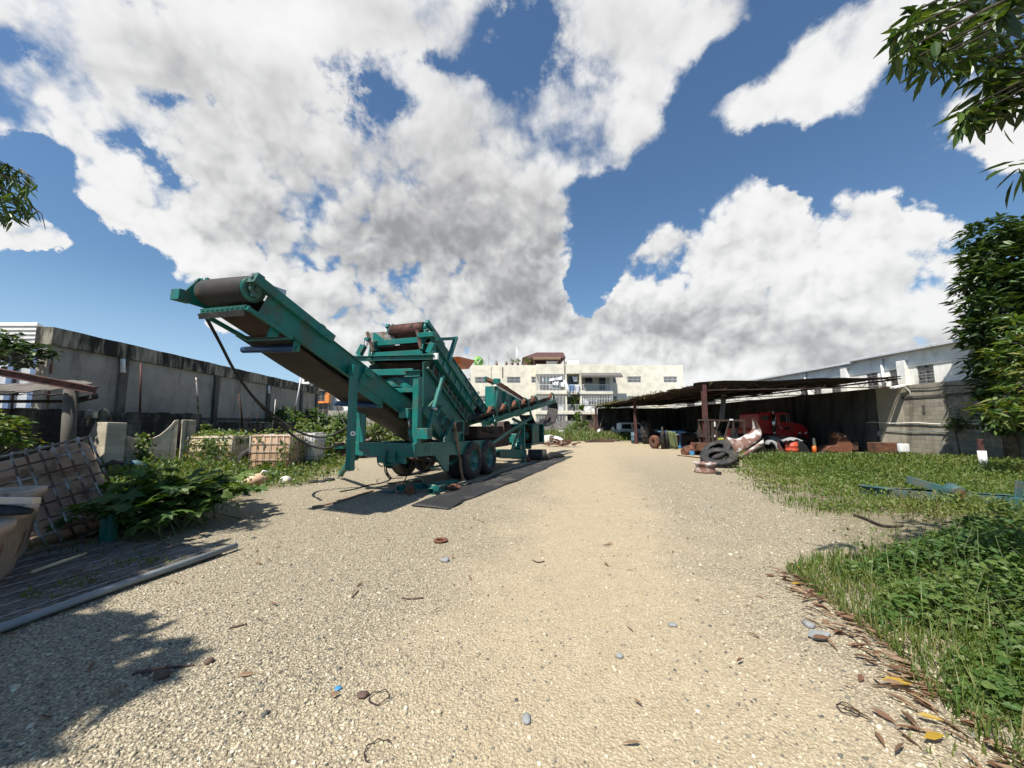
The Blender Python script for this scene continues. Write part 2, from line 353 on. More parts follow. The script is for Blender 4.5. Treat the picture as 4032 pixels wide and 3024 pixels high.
def plain(name, col, rough=.6, metal=0.0, var=.25, scale=3.0, dirt=None, damt=.5, dscale=1.2, bmp=.0, bscale=40, spec=.5, streak=False, worn=False):
    """a surface with mottled colour, optional patches of a second colour (dirt, rust, wear) and a little relief"""
    m, t, b, P = newmat(name)
    n = noise(t, P, scale, 6, .6)
    lo = tuple(c * (1 - var) for c in col); hi = tuple(min(1, c * (1 + var)) for c in col)
    c = ramp(t, n, [(.3, lo), (.7, hi)])
    if dirt:
        v = scalev(t, P, (1, 1, .12)) if streak else P
        k = noise(t, v, dscale * (2.5 if streak else 1), 8, .68, .3)
        f = mrange(t, k, 1 - damt - .06, 1 - damt + .10) if damt < .99 else k
        c = mixc(t, f, c, dirt)
        L(t, mth(t, 'MULTIPLY_ADD', f, .25, rough, clamp=True), b.inputs['Roughness'])
    else: b.inputs['Roughness'].default_value = rough
    if worn:      # chipped spots and settled yard dust
        c = mixc(t, mrange(t, noise(t, P, 21, 5, .7), .655, .70, 0, .75), c, (.075, .045, .03))
        g = N(t, 'ShaderNodeNewGeometry'); z = N(t, 'ShaderNodeSeparateXYZ'); L(t, g.outputs['Normal'], z.inputs[0])
        c = mixc(t, mth(t, 'MULTIPLY', mrange(t, z.outputs[2], .35, .95, 0, .5), mrange(t, noise(t, P, 5, 6, .65), .35, .65)), c, (.26, .225, .165))
        c = mixc(t, mrange(t, noise(t, scalev(t, P, (6, 6, .5)), 1.6, 6, .7), .60, .74, 0, .45), c, (.055, .07, .055))
    L(t, c, b.inputs['Base Color']); b.inputs['Metallic'].default_value = metal; b.inputs['Specular IOR Level'].default_value = spec
    if bmp: bump(t, b, noise(t, P, bscale, 5, .6), bmp, .02)
    return m
def foliage(name, cols, rough=.45, trans=.35, gloss=.06):
    m = bpy.data.materials.new(name); m.use_nodes = True; t = m.node_tree; t.nodes.clear()
    a = N(t, 'ShaderNodeAttribute'); a.attribute_name = 'rnd'
    k = len(cols); c = ramp(t, a.outputs['Fac'], [(i / max(1, k - 1), q) for i, q in enumerate(cols)])
    d = N(t, 'ShaderNodeBsdfDiffuse'); L(t, c, d.inputs[0])
    tr = N(t, 'ShaderNodeBsdfTranslucent'); L(t, mixc(t, 1.0, c, (1.5, 1.35, .45), 'MULTIPLY'), tr.inputs[0])
    g = N(t, 'ShaderNodeBsdfGlossy'); g.inputs['Roughness'].default_value = rough; g.inputs[0].default_value = (.85, .9, .8, 1)
    m1 = N(t, 'ShaderNodeMixShader'); m1.inputs[0].default_value = trans; L(t, d.outputs[0], m1.inputs[1]); L(t, tr.outputs[0], m1.inputs[2])
    m2 = N(t, 'ShaderNodeMixShader'); m2.inputs[0].default_value = gloss; L(t, m1.outputs[0], m2.inputs[1]); L(t, g.outputs[0], m2.inputs[2])
    o = N(t, 'ShaderNodeOutputMaterial'); L(t, m2.outputs[0], o.inputs[0]); return m
def glow(name, col, s):
    m = bpy.data.materials.new(name); m.use_nodes = True; t = m.node_tree; t.nodes.clear()
    e = N(t, 'ShaderNodeEmission'); e.inputs[0].default_value = (*col, 1); e.inputs[1].default_value = s
    o = N(t, 'ShaderNodeOutputMaterial'); L(t, e.outputs[0], o.inputs[0]); return m

M = {}
M['teal'] = plain('teal_paint', (.006, .135, .115), .34, 0, .2, 2.2, (.045, .095, .075), .44, 2.4, .05, 30, worn=True)
M['teal_dusty'] = plain('teal_paint_dusty', (.014, .125, .105), .5, 0, .25, 2.0, (.075, .105, .08), .45, 1.3, .08, 30, worn=True)
M['teal_old'] = plain('faded_teal_paint', (.028, .095, .10), .6, 0, .25, 2.5, (.09, .095, .07), .48, 2.0, .1, 30)
M['blue_paint'] = plain('blue_paint', (.012, .045, .13), .4, 0, .3, 3, (.07, .06, .05), .4, 2)
M['steel'] = plain('bare_steel', (.45, .46, .46), .35, .85, .2, 6, (.18, .12, .08), .35, 3)
M['galv'] = plain('galvanised_tube', (.36, .36, .34), .5, .5, .2, 12, (.12, .055, .03), .53, 3.2)
M['galv2'] = plain('galvanised_cage', (.33, .32, .29), .5, .5, .2, 12, (.16, .08, .04), .45, 3)
M['rust'] = plain('rusty_steel', (.15, .062, .032), .85, .1, .4, 5, (.06, .035, .025), .5, 3, .3, 50)
M['rust_bright'] = plain('orange_rust', (.16, .062, .034), .85, .1, .35, 6, (.12, .05, .03), .45, 4, .3, 40)
M['rust_dark'] = plain('dark_rusty_steel', (.055, .035, .028), .8, .2, .4, 4, (.12, .05, .03), .4, 2, .3, 40)
M['redpost'] = plain('red_primer_post', (.095, .032, .027), .7, 0, .3, 4, (.05, .028, .024), .5, 3)
M['rubber'] = plain('black_rubber', (.022, .021, .02), .75, 0, .3, 5, (.075, .066, .055), .42, 2.5, .15, 60)
M['belt'] = plain('conveyor_belt', (.02, .017, .015), .7, 0, .3, 2.5, (.045, .034, .026), .42, 1.2, .15, 40)
M['mat'] = plain('rubber_mat', (.024, .024, .024), .6, 0, .25, 1.5, (.07, .064, .055), .45, .9, .25, 90)
M['belt_worn'] = plain('worn_belt', (.018, .016, .015), .7, 0, .35, 3, (.05, .04, .03), .45, 2.5, .15, 40)
M['tyre'] = plain('tyre_rubber', (.026, .024, .023), .8, 0, .3, 6, (.10, .082, .062), .46, 2.2, .2, 50)
M['redmesh'] = plain('red_brown_lagging', (.12, .045, .035), .7, 0, .3, 4, (.05, .035, .03), .5, 6, .4, 45)
M['wood'] = plain('weathered_wood', (.24, .165, .11), .8, 0, .3, 7, (.11, .075, .055), .45, 3, .3, 50)
M['wood_dark'] = plain('dark_wood', (.10, .062, .045), .8, 0, .3, 7, (.05, .035, .03), .45, 3, .3, 50)
M['white'] = plain('white_paint', (.76, .76, .73), .5, 0, .06, 2, (.45, .43, .38), .38, 1.5)
M['white_pvc'] = plain('white_pvc', (.74, .73, .68), .4, 0, .06, 3, (.4, .37, .3), .38, 2)
M['grey_pvc'] = plain('grey_pvc', (.20, .225, .235), .45, 0, .15, 3, (.11, .10, .09), .4, 2)
M['ibc_tan'] = plain('stained_plastic', (.62, .41, .26), .5, 0, .14, 1.6, (.33, .17, .09), .44, 1.3)
M['ibc_yel'] = plain('yellowed_plastic', (.66, .54, .33), .5, 0, .12, 1.6, (.42, .26, .10), .44, 1.3)
M['ibc_white'] = plain('white_plastic', (.66, .67, .64), .42, 0, .07, 1.6, (.42, .39, .32), .42, 1.3)
M['ibc_pink'] = plain('dirty_pink_plastic', (.42, .25, .15), .55, 0, .2, 1.6, (.18, .095, .05), .46, 1.6, .06, 10)
M['bin'] = plain('grimy_plastic_bin', (.44, .33, .24), .6, 0, .25, 2.2, (.17, .10, .065), .46, 2.0, .1, 20)
M['black'] = plain('black_paint', (.012, .012, .013), .5, 0, .3, 4, (.045, .04, .035), .45, 3)
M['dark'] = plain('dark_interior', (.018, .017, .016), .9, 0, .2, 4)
M['red'] = plain('red_truck_paint', (.44, .012, .018), .36, 0, .15, 3, (.22, .045, .04), .42, 2)
M['red_orange'] = plain('orange_red_paint', (.52, .07, .03), .6, 0, .2, 3, (.22, .06, .04), .45, 3)
M['orange'] = plain('orange_paint', (.62, .13, .02), .45, 0, .15, 3, (.25, .08, .03), .4, 3)
M['yellow'] = plain('lime_yellow_paint', (.42, .44, .03), .45, 0, .2, 3, (.12, .11, .04), .48, 4)
M['blue'] = plain('pale_blue_paint', (.06, .22, .40), .5, 0, .2, 3, (.12, .11, .10), .42, 4)
M['blue_gr'] = plain('blue_grey_drum', (.045, .115, .145), .55, 0, .25, 3, (.12, .08, .06), .45, 4)
M['white_rust'] = plain('white_paint_flaking_to_rust', (.70, .68, .65), .55, 0, .1, 2, (.145, .07, .05), .58, 1.5, .15, 25)
M['glass'] = plain('dark_glass', (.02, .024, .026), .08, 0, .2, 1)
M['chrome'] = plain('tarnished_chrome', (.6, .6, .58), .25, 1, .15, 8, (.2, .16, .12), .4, 6)
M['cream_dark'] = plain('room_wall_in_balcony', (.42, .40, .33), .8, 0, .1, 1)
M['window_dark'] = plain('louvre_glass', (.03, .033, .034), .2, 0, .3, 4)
M['bars'] = plain('white_window_bars', (.72, .72, .70), .5, 0, .06, 3)
M['roof_brown'] = plain('brown_roof_tiles', (.085, .035, .03), .75, 0, .25, 6)
M['awning'] = plain('grey_brown_awning', (.13, .115, .105), .8, 0, .2, 3)
M['cloth_white'] = plain('white_laundry', (.78, .79, .80), .8, 0, .05, 4)
M['cloth_blue'] = plain('blue_patterned_cloth', (.13, .20, .33), .85, 0, .4, 10)
M['cloth_grey'] = plain('grey_cloth', (.46, .48, .53), .85, 0, .1, 6)
M['cloth_teal'] = plain('teal_cloth', (.03, .25, .28), .85, 0, .2, 6)
M['dish'] = plain('green_dish', (.17, .38, .08), .5, 0, .1, 3)
M['apt_grey'] = plain('grey_wall_paint', (.25, .26, .26), .8, 0, .08, 2)
M['apt_orange'] = plain('orange_wall_paint', (.66, .23, .05), .7, 0, .1, 2)
M['tarp'] = plain('dirty_canvas_sheet', (.115, .10, .082), .85, 0, .25, 2, (.06, .05, .042), .45, 2.5, .15, 20)
M['vent'] = plain('grey_vent_block', (.17, .17, .165), .9, 0, .2, 4, (.08, .08, .08), .45, 2)
M['blue_wall'] = plain('blue_steel_post', (.13, .19, .32), .5, 0, .2, 3)
M['zinc'] = plain('white_zinc_sheet', (.62, .63, .64), .4, .2, .08, 2, (.4, .38, .35), .4, 2)
M['stone_grey'] = plain('grey_stone', (.24, .25, .25), .85, 0, .25, 8, bmp=.3)
M['stone_white'] = plain('white_stone', (.62, .58, .50), .85, 0, .2, 4, (.38, .30, .20), .42, 3, .3, 10)
M['bark'] = plain('tree_bark', (.12, .095, .075), .9, 0, .35, 8, (.06, .05, .04), .5, 4, .6, 25)
M['deck'] = plain('grey_brown_boards', (.165, .135, .108), .85, 0, .3, 5, (.08, .062, .05), .48, 2.5, .3, 40)
M['olive'] = plain('olive_cloth', (.10, .12, .05), .9, 0, .2, 5)
M['stem'] = plain('green_stem', (.09, .12, .04), .7, 0, .3, 6)
M['cardboard'] = plain('tan_cardboard', (.46, .29, .15), .85, 0, .2, 4)

def concrete(name, col, stain, amt=.5, block=None, bw=.4, bh=.2, mortar=.6, streak=True, axis='X'):
    """rendered or block wall with stains that run down it; block = colour of blocks"""
    m, t, b, P = newmat(name)
    n = noise(t, P, 1.1, 8, .62); c = ramp(t, n, [(.25, tuple(x * .72 for x in col)), (.75, tuple(min(1, x * 1.18) for x in col))])
    c = mixc(t, mrange(t, noise(t, P, 14, 5, .65), .35, .75, 0, .35), c, tuple(x * .6 for x in col))
    k = noise(t, scalev(t, P, (1, 1, .22)) if streak else P, 1.6, 9, .72, .4)
    f = mrange(t, k, 1 - amt - .08, 1 - amt + .12)
    c = mixc(t, f, c, stain)
    h = noise(t, P, 45, 5, .6)
    if block:
        br = N(t, 'ShaderNodeTexBrick'); br.offset = .5
        s = N(t, 'ShaderNodeSeparateXYZ'); L(t, P, s.inputs[0]); cb = N(t, 'ShaderNodeCombineXYZ')
        L(t, s.outputs[0 if axis == 'X' else 1], cb.inputs[0]); L(t, s.outputs[2], cb.inputs[1]); L(t, cb.outputs[0], br.inputs['Vector'])
        br.inputs['Scale'].default_value = 1; br.inputs['Brick Width'].default_value = bw; br.inputs['Row Height'].default_value = bh; br.inputs['Mortar Size'].default_value = .011
        br.inputs['Color1'].default_value = (1, 1, 1, 1); br.inputs['Color2'].default_value = (.72, .72, .72, 1); br.inputs['Mortar'].default_value = (mortar,) * 3 + (1,)
        br.inputs['Bias'].default_value = 0.1
        c = mixc(t, 1.0, c, br.outputs['Color'], 'MULTIPLY')
        h = mth(t, 'SUBTRACT', mth(t, 'MULTIPLY', h, .4), br.outputs['Fac'])
    L(t, c, b.inputs['Base Color']); b.inputs['Roughness'].default_value = .9; b.inputs['Specular IOR Level'].default_value = .25
    bump(t, b, h, .5, .012); return m
M['wall_grey'] = concrete('grey_render', (.33, .31, .27), (.15, .135, .115), .42)
M['wall_black'] = concrete('mould_blackened_concrete', (.36, .33, .26), (.022, .021, .019), .54)
M['pilaster'] = concrete('dark_pilaster', (.12, .11, .095), (.05, .045, .04), .5)
M['block_dark'] = concrete('mouldy_block', (.17, .16, .14), (.03, .029, .027), .55, True, .4, .2, .5, axis='Y')
M['block_tan'] = concrete('tan_block', (.37, .335, .265), (.17, .155, .125), .44, True, .4, .2, .6, axis='Y')
M['wall_tan'] = concrete('tan_render', (.43, .39, .31), (.24, .20, .14), .42)
M['block_far'] = concrete('grey_block', (.32, .31, .28), (.13, .11, .09), .44, True, .4, .2, .6)
M['block_red'] = concrete('reddish_old_block', (.23, .15, .115), (.07, .055, .05), .5, True, .4, .2, .6)
M['arch'] = concrete('old_arch_render', (.58, .52, .40), (.12, .105, .085), .42, True, .45, .22, .8)
M['ware_white'] = concrete('grimy_whitewash', (.86, .84, .77), (.42, .40, .36), .37)
M['ware_clean'] = concrete('whitewash', (.88, .86, .80), (.42, .41, .39), .34)
M['cream'] = concrete('cream_render', (.76, .715, .585), (.64, .58, .44), .34)
M['shed_wall'] = concrete('shade_grey_wall', (.105, .10, .092), (.03, .029, .027), .48)  # grey darkened to carry the shade inside the shed
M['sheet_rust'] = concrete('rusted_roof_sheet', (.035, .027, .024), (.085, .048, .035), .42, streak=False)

# leaves
M['leaf_mango'] = foliage('mango_leaf', [(.018, .040, .012), (.032, .07, .016), (.055, .105, .018), (.095, .15, .025)], .4, .32, .05)
M['leaf_tree'] = foliage('glossy_tree_leaf', [(.016, .034, .012), (.026, .058, .016), (.045, .088, .02), (.085, .135, .03)], .45, .25, .035)
M['leaf_bush'] = foliage('bush_leaf', [(.035, .08, .022), (.055, .115, .028), (.085, .15, .035), (.14, .19, .05)], .5, .35, .022)
M['leaf_big'] = foliage('broad_lobed_leaf', [(.03, .07, .016), (.05, .105, .022), (.075, .14, .028), (.12, .17, .035)], .5, .35, .03)
M['leaf_vine'] = foliage('vine_leaf', [(.03, .07, .014), (.055, .115, .02), (.09, .16, .03), (.14, .20, .045), (.19, .17, .04)], .5, .4, .04)
M['leaf_weed'] = foliage('weed_leaf', [(.06, .105, .02), (.09, .15, .026), (.13, .18, .034), (.17, .19, .055)], .5, .4, .03)
M['grass'] = foliage('grass_blade', [(.055, .105, .02), (.085, .145, .025), (.12, .175, .035), (.17, .19, .055), (.25, .21, .10)], .5, .35, .03)
M['dry_weed'] = foliage('dry_weed', [(.10, .08, .03), (.14, .12, .04), (.09, .11, .03), (.17, .13, .06)], .6, .3, .02)
M['dry_leaf'] = foliage('dry_leaf', [(.10, .055, .034), (.16, .085, .052), (.22, .13, .08), (.28, .19, .12), (.13, .075, .052)], .6, .2, .02)
M['yellow_leaf'] = foliage('yellow_leaf', [(.36, .22, .025), (.42, .29, .04)], .5, .3, .04)

def gravel_mat():
    m, t, b, P = newmat('gravel_yard')
    s = N(t, 'ShaderNodeSeparateXYZ'); L(t, P, s.inputs[0]); X, Y = s.outputs[0], s.outputs[1]
    flat = scalev(t, P, (1, 1, 0))
    nb = noise(t, flat, .7, 6, .6)
    # stones: two sizes of cells
    def cells(scale):
        v = N(t, 'ShaderNodeTexVoronoi', feature='F1'); L(t, flat, v.inputs['Vector']); v.inputs['Scale'].default_value = scale; v.inputs['Randomness'].default_value = 1
        return v.outputs['Distance'], v.outputs['Color']
    d1, k1 = cells(58); d2, k2 = cells(130)
    g1 = N(t, 'ShaderNodeSeparateColor'); L(t, k1, g1.inputs[0]); g2 = N(t, 'ShaderNodeSeparateColor'); L(t, k2, g2.inputs[0])
    stone = ramp(t, g1.outputs[0], [(0, (.08, .08, .075)), (.09, (.17, .155, .12)), (.20, (.32, .28, .195)), (.58, (.44, .38, .265)), (.87, (.51, .45, .325)), (1, (.66, .61, .48))])
    stone2 = ramp(t, g2.outputs[0], [(0, (.13, .125, .11)), (.13, (.31, .265, .19)), (.6, (.47, .40, .275)), (1, (.60, .53, .39))])
    stone = mixc(t, mrange(t, g1.outputs[1], .35, .65), stone, stone2)
    stone = mixc(t, mrange(t, d1, .38, .62, 0, .62), stone, (.155, .125, .085))
    sand = ramp(t, noise(t, flat, 5, 8, .7), [(.3, (.37, .295, .19)), (.7, (.475, .39, .26))])
    # packed sandy wheel tracks down the middle, loose stones at the sides
    c1_ = mth(t, 'ABSOLUTE', mth(t, 'SUBTRACT', X, mth(t, 'MULTIPLY_ADD', Y, .19, .15)))
    track = mrange(t, mth(t, 'ADD', c1_, mth(t, 'MULTIPLY_ADD', nb, 3.4, -1.7)), .5, 2.1, 1, 0)
    far = mrange(t, Y, 8, 24)
    track = mth(t, 'MAXIMUM', mth(t, 'MULTIPLY', track, .72), mth(t, 'MULTIPLY', far, .62))
    fine = mrange(t, g2.outputs[1], .25, .5)
    col = mixc(t, mth(t, 'MULTIPLY', track, mth(t, 'MULTIPLY_ADD', fine, .35, .65)), stone, sand)
    col = mixc(t, mrange(t, noise(t, flat, .35, 7, .65), .52, .72, 0, .45), col, (.34, .275, .19))
    # oily dark spots and stains
    col = mixc(t, mrange(t, noise(t, flat, 1.7, 5, .6, .6), .68, .78, 0, .55), col, (.13, .11, .09))
    # soil and thatch under the weeds: right of a wandering line, left of another, and the far edge
    nz = mth(t, 'MULTIPLY_ADD', noise(t, flat, .8, 7, .65), 2.4, -1.2)
    rb = mth(t, 'SUBTRACT', X, mth(t, 'ADD', mth(t, 'MULTIPLY_ADD', Y, .46, 1.75), nz))
    rm = mrange(t, rb, -.3, .9)
    lb = mth(t, 'SUBTRACT', mth(t, 'ADD', mth(t, 'MULTIPLY_ADD', Y, -.25, -3.1), nz), X)
    lm = mth(t, 'MULTIPLY', mrange(t, lb, -.2, 1.0), mrange(t, Y, 5, 7))
    fm = mrange(t, mth(t, 'ADD', Y, nz), 33, 36)
    soil = ramp(t, noise(t, flat, 4, 8, .7), [(.3, (.10, .085, .05)), (.55, (.19, .165, .09)), (.75, (.34, .29, .20))])
    sm_ = mth(t, 'MAXIMUM', mth(t, 'MAXIMUM', mth(t, 'MULTIPLY', rm, .72), lm), fm)
    col = mixc(t, mth(t, 'MULTIPLY', sm_, mrange(t, noise(t, flat, 3, 6, .7), .3, .55, .3, .95)), col, soil)
    L(t, col, b.inputs['Base Color']); b.inputs['Roughness'].default_value = .92; b.inputs['Specular IOR Level'].default_value = .2
    h = mth(t, 'ADD', mth(t, 'MULTIPLY', d1, -1.0), mth(t, 'MULTIPLY', d2, -.45))
    h = mth(t, 'MULTIPLY', h, mth(t, 'MULTIPLY_ADD', track, -.6, 1.0))
    bump(t, b, h, .8, .022); return m
M['gravel'] = gravel_mat()
def pebble_mat():
    m, t, b, P = newmat('loose_pebble'); a = N(t, 'ShaderNodeAttribute'); a.attribute_name = 'rnd'
    c = ramp(t, a.outputs['Fac'], [(0, (.06, .065, .065)), (.10, (.15, .148, .13)), (.22, (.29, .255, .18)), (.55, (.41, .36, .25)), (.87, (.50, .445, .32)), (1, (.68, .63, .50))])
    c = mixc(t, mrange(t, noise(t, P, 60, 3, .6), .4, .7, 0, .3), c, (.30, .25, .18))
    L(t, c, b.inputs['Base Color']); b.inputs['Roughness'].default_value = .85; b.inputs['Specular IOR Level'].default_value = .25; return m
M['pebble'] = pebble_mat()
# ------------------------------------------------------------------ ground sheet
def ground():
    mb = MB(); xs = [-400, -120, -40, -16, -8, 0, 8, 16, 26, 60, 150, 400]; ys = [-300, -60, -10, 0, 5, 10, 16, 24, 32, 40, 52, 80, 160, 500]
    P = [(x, y, 0) for x in xs for y in ys]; ny = len(ys)
    mb.add(P, [(i * ny + j, (i + 1) * ny + j, (i + 1) * ny + j + 1, i * ny + j + 1) for i in range(len(xs) - 1) for j in range(ny - 1)])
    tag(mb.build('ground', M['gravel']), kind='structure')
ground()

def holed(mb_wall, p0, ux, nrm, w, h, holes, depth):
    """wall face w x h from corner p0 along ux with openings (a0,a1,z0,z1); reveals go back by depth along -nrm"""
    p0, ux, nrm = Vector(p0), Vector(ux).normalized(), Vector(nrm).normalized()
    A = sorted({0, w} | {q for r in holes for q in r[:2]}); B = sorted({0, h} | {q for r in holes for q in r[2:]})
    pt = lambda a, z, d=0: p0 + ux * a + Z * z - nrm * d
    for i in range(len(A) - 1):
        for j in range(len(B) - 1):
            ca, cz = (A[i] + A[i + 1]) / 2, (B[j] + B[j + 1]) / 2
            if any(r[0] < ca < r[1] and r[2] < cz < r[3] for r in holes): continue
            mb_wall.add([pt(A[i], B[j]), pt(A[i + 1], B[j]), pt(A[i + 1], B[j + 1]), pt(A[i], B[j + 1])], [(0, 1, 2, 3)])
    for (a0, a1, z0, z1) in holes:
        for (q, r) in (((a0, z0), (a1, z0)), ((a1, z0), (a1, z1)), ((a1, z1), (a0, z1)), ((a0, z1), (a0, z0))):
            mb_wall.add([pt(*q), pt(*r), pt(*r, depth), pt(*q, depth)], [(0, 1, 2, 3)])

# ------------------------------------------------------------------ high concrete wall on the left
WA = Vector((-15.0, 12.27, 0)); WB = Vector((-16.9, 33.3, 0)); WD = (WB - WA).normalized(); WNn = Vector((WD.y, -WD.x, 0))
def onwall(x, y, off=0.0):
    d = ray(x, y); q = WA + WNn * off; t = (q - EYEP).dot(WNn) / d.dot(WNn); return EYEP + d * t
def left_wall():
    t = thing('concrete_wall', 'tall grey concrete wall with mould blackened coping behind the plastic tanks', 'wall', WA)
    o = lambda p: Vector(p) - WA
    H = 4.72
    mb = MB(); mb.hexa([o(WA), o(WB), o(WB - WNn * .3), o(WA - WNn * .3)] + [o(p) + Z * (H - .58) for p in (WA, WB, WB - WNn * .3, WA - WNn * .3)])
    mb.build('rendered_face', M['wall_grey'], t)
    A2, B2 = WA + WNn * .12 - WD * .05, WB + WNn * .12 + WD * .05
    mb = MB(); n = 26
    for i in range(n):
        p, q = A2.lerp(B2, i / n), A2.lerp(B2, (i + 1) / n); j = lambda k: math.sin(k * 2.3) * .012
        mb.hexa([o(p) + Z * (H - .577), o(q) + Z * (H - .577), o(q - WNn * .5) + Z * (H - .577), o(p - WNn * .5) + Z * (H - .577),
                 o(p) + Z * (H + j(i)), o(q) + Z * (H + j(i + 1)), o(q - WNn * .5) + Z * (H + j(i + 1)), o(p - WNn * .5) + Z * (H + j(i))])
    mb.build('coping', M['wall_black'], t)
    for x in (cl(965, 0)[0], c1(335, 0)[0], c1(700, 0)[0], c1(930, 0)[0], c1(1035, 0)[0]):
        p = onwall(x, 1600); p.z = 0; mb = MB(); mb.beam(o(p) + WNn * .06, o(p) + WNn * .06 + Z * (H - .58), .12, .34, up=WD); mb.build('pilaster', M['pilaster'], t, .01)
    for x, y0, y1 in ((cl(1002, 0)[0], cl(0, 440)[1], cl(0, 555)[1]), (c1(714, 0)[0], c1(0, 905)[1], c1(0, 960)[1])):
        a, b = onwall(x, y0, .12), onwall(x, y1, .12); mb = MB(); mb.cyl(o(a), o(b), .075, 14); mb.cyl(o(b) + Z * .02, o(b) + Z * .10, .088, 14); mb.build('downpipe', M['white_pvc'], t)
    mb = MB(); mb.beam(o(onwall(*c1(0, 1130), .05)), o(onwall(*c1(1020, 1140), .05)), .1, .12); mb.build('ledge', M['pilaster'], t)
left_wall()

def block_wall_left():
    t = thing('block_wall', 'low mould blackened block wall under the chain link fence', 'wall', (-14.3, 9, 0))
    def seg(y0, y1, h, nm):
        mb = MB(); n = max(3, int((y1 - y0) / .4))
        mb.bb((-.2, y0 - 9, 0), (0, y1 - 9, h - .2)); mb.build(nm, M['block_dark'], t)
        mb = MB()
        for i in range(n):
            a = y0 + (y1 - y0) * i / n; k = h + random.choice((0, 0, .0, -.03, .03, -.12))
            mb.bb((-.2, a - 9 + .004, h - .199), (.003, a - 9 + (y1 - y0) / n - .004, k))
        mb.build('top_course', M['block_dark'], t, .008)
    seg(7.5, 17.8, 2.03, 'block_courses'); seg(17.81, 30.5, 1.66, 'low_block_courses')
block_wall_left()
def chainlink():
    t = thing('chain_link_fence', 'sagging chain link fence with leaning posts on the block wall', 'fence', (-14.35, 9, 2.0))
    mb = MB(); y0, y1, h = -1.5, 8.6, 1.75; p = .085
    n = int((y1 - y0 + h) / p)
    for k in range(n):
        for s in (1, -1):
            a = y0 + k * p - (h if s > 0 else 0); b = a + h
            za, zb = (0, h) if s > 0 else (h, 0)
            pa, pb = [a, za], [b, zb]
            for q, r in ((pa, pb), (pb, pa)):
                lim = y0 if q[0] < y0 else (y1 if q[0] > y1 else None)
                if lim is not None and r[0] != q[0]:
                    f = (lim - q[0]) / (r[0] - q[0]); q[1] += (r[1] - q[1]) * f; q[0] = lim
            if pb[0] - pa[0] < .02: continue
            m = 6; pts = []
            for i in range(m + 1):
                f = i / m; yy = pa[0] + (pb[0] - pa[0]) * f; zz = pa[1] + (pb[1] - pa[1]) * f
                pts.append((math.sin(yy * 1.1) * .05 * (zz / h), yy, zz * (.97 + .05 * math.sin(yy * 1.7))))
            mb.tube(pts, .0021, 3, caps=False)
    mb.build('wire_mesh', M['galv2'], t)
    for (xa, ya, xb, yb, m_) in ((425, 410, 385, 850, 'galv'), (1152, 475, 1143, 880, 'redpost'), (1602, 595, 1622, 888, 'galv')):
        a, b = atx(*cl(xa, ya), -14.25), atx(*cl(xb, yb), -14.25); mb = MB(); mb.cyl(b - Vector((-14.35, 9, 2.0)), a - Vector((-14.35, 9, 2.0)), .034, 10); mb.build('post', M[m_], t)
chainlink()
# loose stakes further along the wall
def stake(pa, pb, r, m, label):
    mb = MB(); v = pb - pa; mb.tube([(0, 0, 0), v * .5 + Vector((.01, .02, 0)), v], r, 8)
    tag(mb.build('stake', M[m], loc=pa), label, 'stake', 'stakes and poles along the wall')
for (xa, ya, xb, yb, X, r, m, lb) in ((535, 1220, 508, 965, -13.9, .05, 'rust_dark', 'dark wooden stake leaning beside the left end of the tanks'),
        (893, 1100, 890, 1035, -13.6, .045, 'rust_dark', 'short dark stump like stake below the white leaning pole'),
        (572, 1170, 571, 1092, -13.8, .03, 'rust_dark', 'thin dark rod behind the vine covered tank'), (636, 1170, 635, 1098, -13.8, .03, 'rust_dark', 'thin dark rod in front of the wall near the creeper'),
        (898, 1045, 937, 825, -13.7, .035, 'white', 'white leaning pole that rises above the wall end'), (735, 1210, 760, 1000, -13.8, .03, 'galv2', 'slender grey pole leaning in front of the creeper')):
    stake(atx(*c1(xa, ya), X), atx(*c1(xb, yb), X), r, m, lb)

# white zinc building beyond the fence, far left
def zinc():
    O = Vector((-30, 19, 0)); t = thing('zinc_building', 'white building with striped zinc roof edge at the far left', 'building', O)
    mb = MB(); fp = [(-8, 0), (6.6, 0), (-1, 9), (-12, 9)]; mb.prism([(x, y, 0) for x, y in fp], (0, 0, 5.55)); mb.build('wall', M['zinc'], t)
    mb = MB(); k = 0
    for i in range(5): mb.prism([(-8, -.3 - .05 * i, 5.56 + i * .2), (6.7, -.3 - .05 * i, 5.56 + i * .2), (-1, 9, 5.56 + i * .2), (-12, 9, 5.56 + i * .2)], (0, 0, .19))
    mb.build('roof', M['white'], t, .02)
    for x in (5.1, 6.25): mb = MB(); mb.bb((x, -.2, 0), (x + .28, -.005, 5.5)); mb.build('post', M['blue_wall'], t)
zinc()

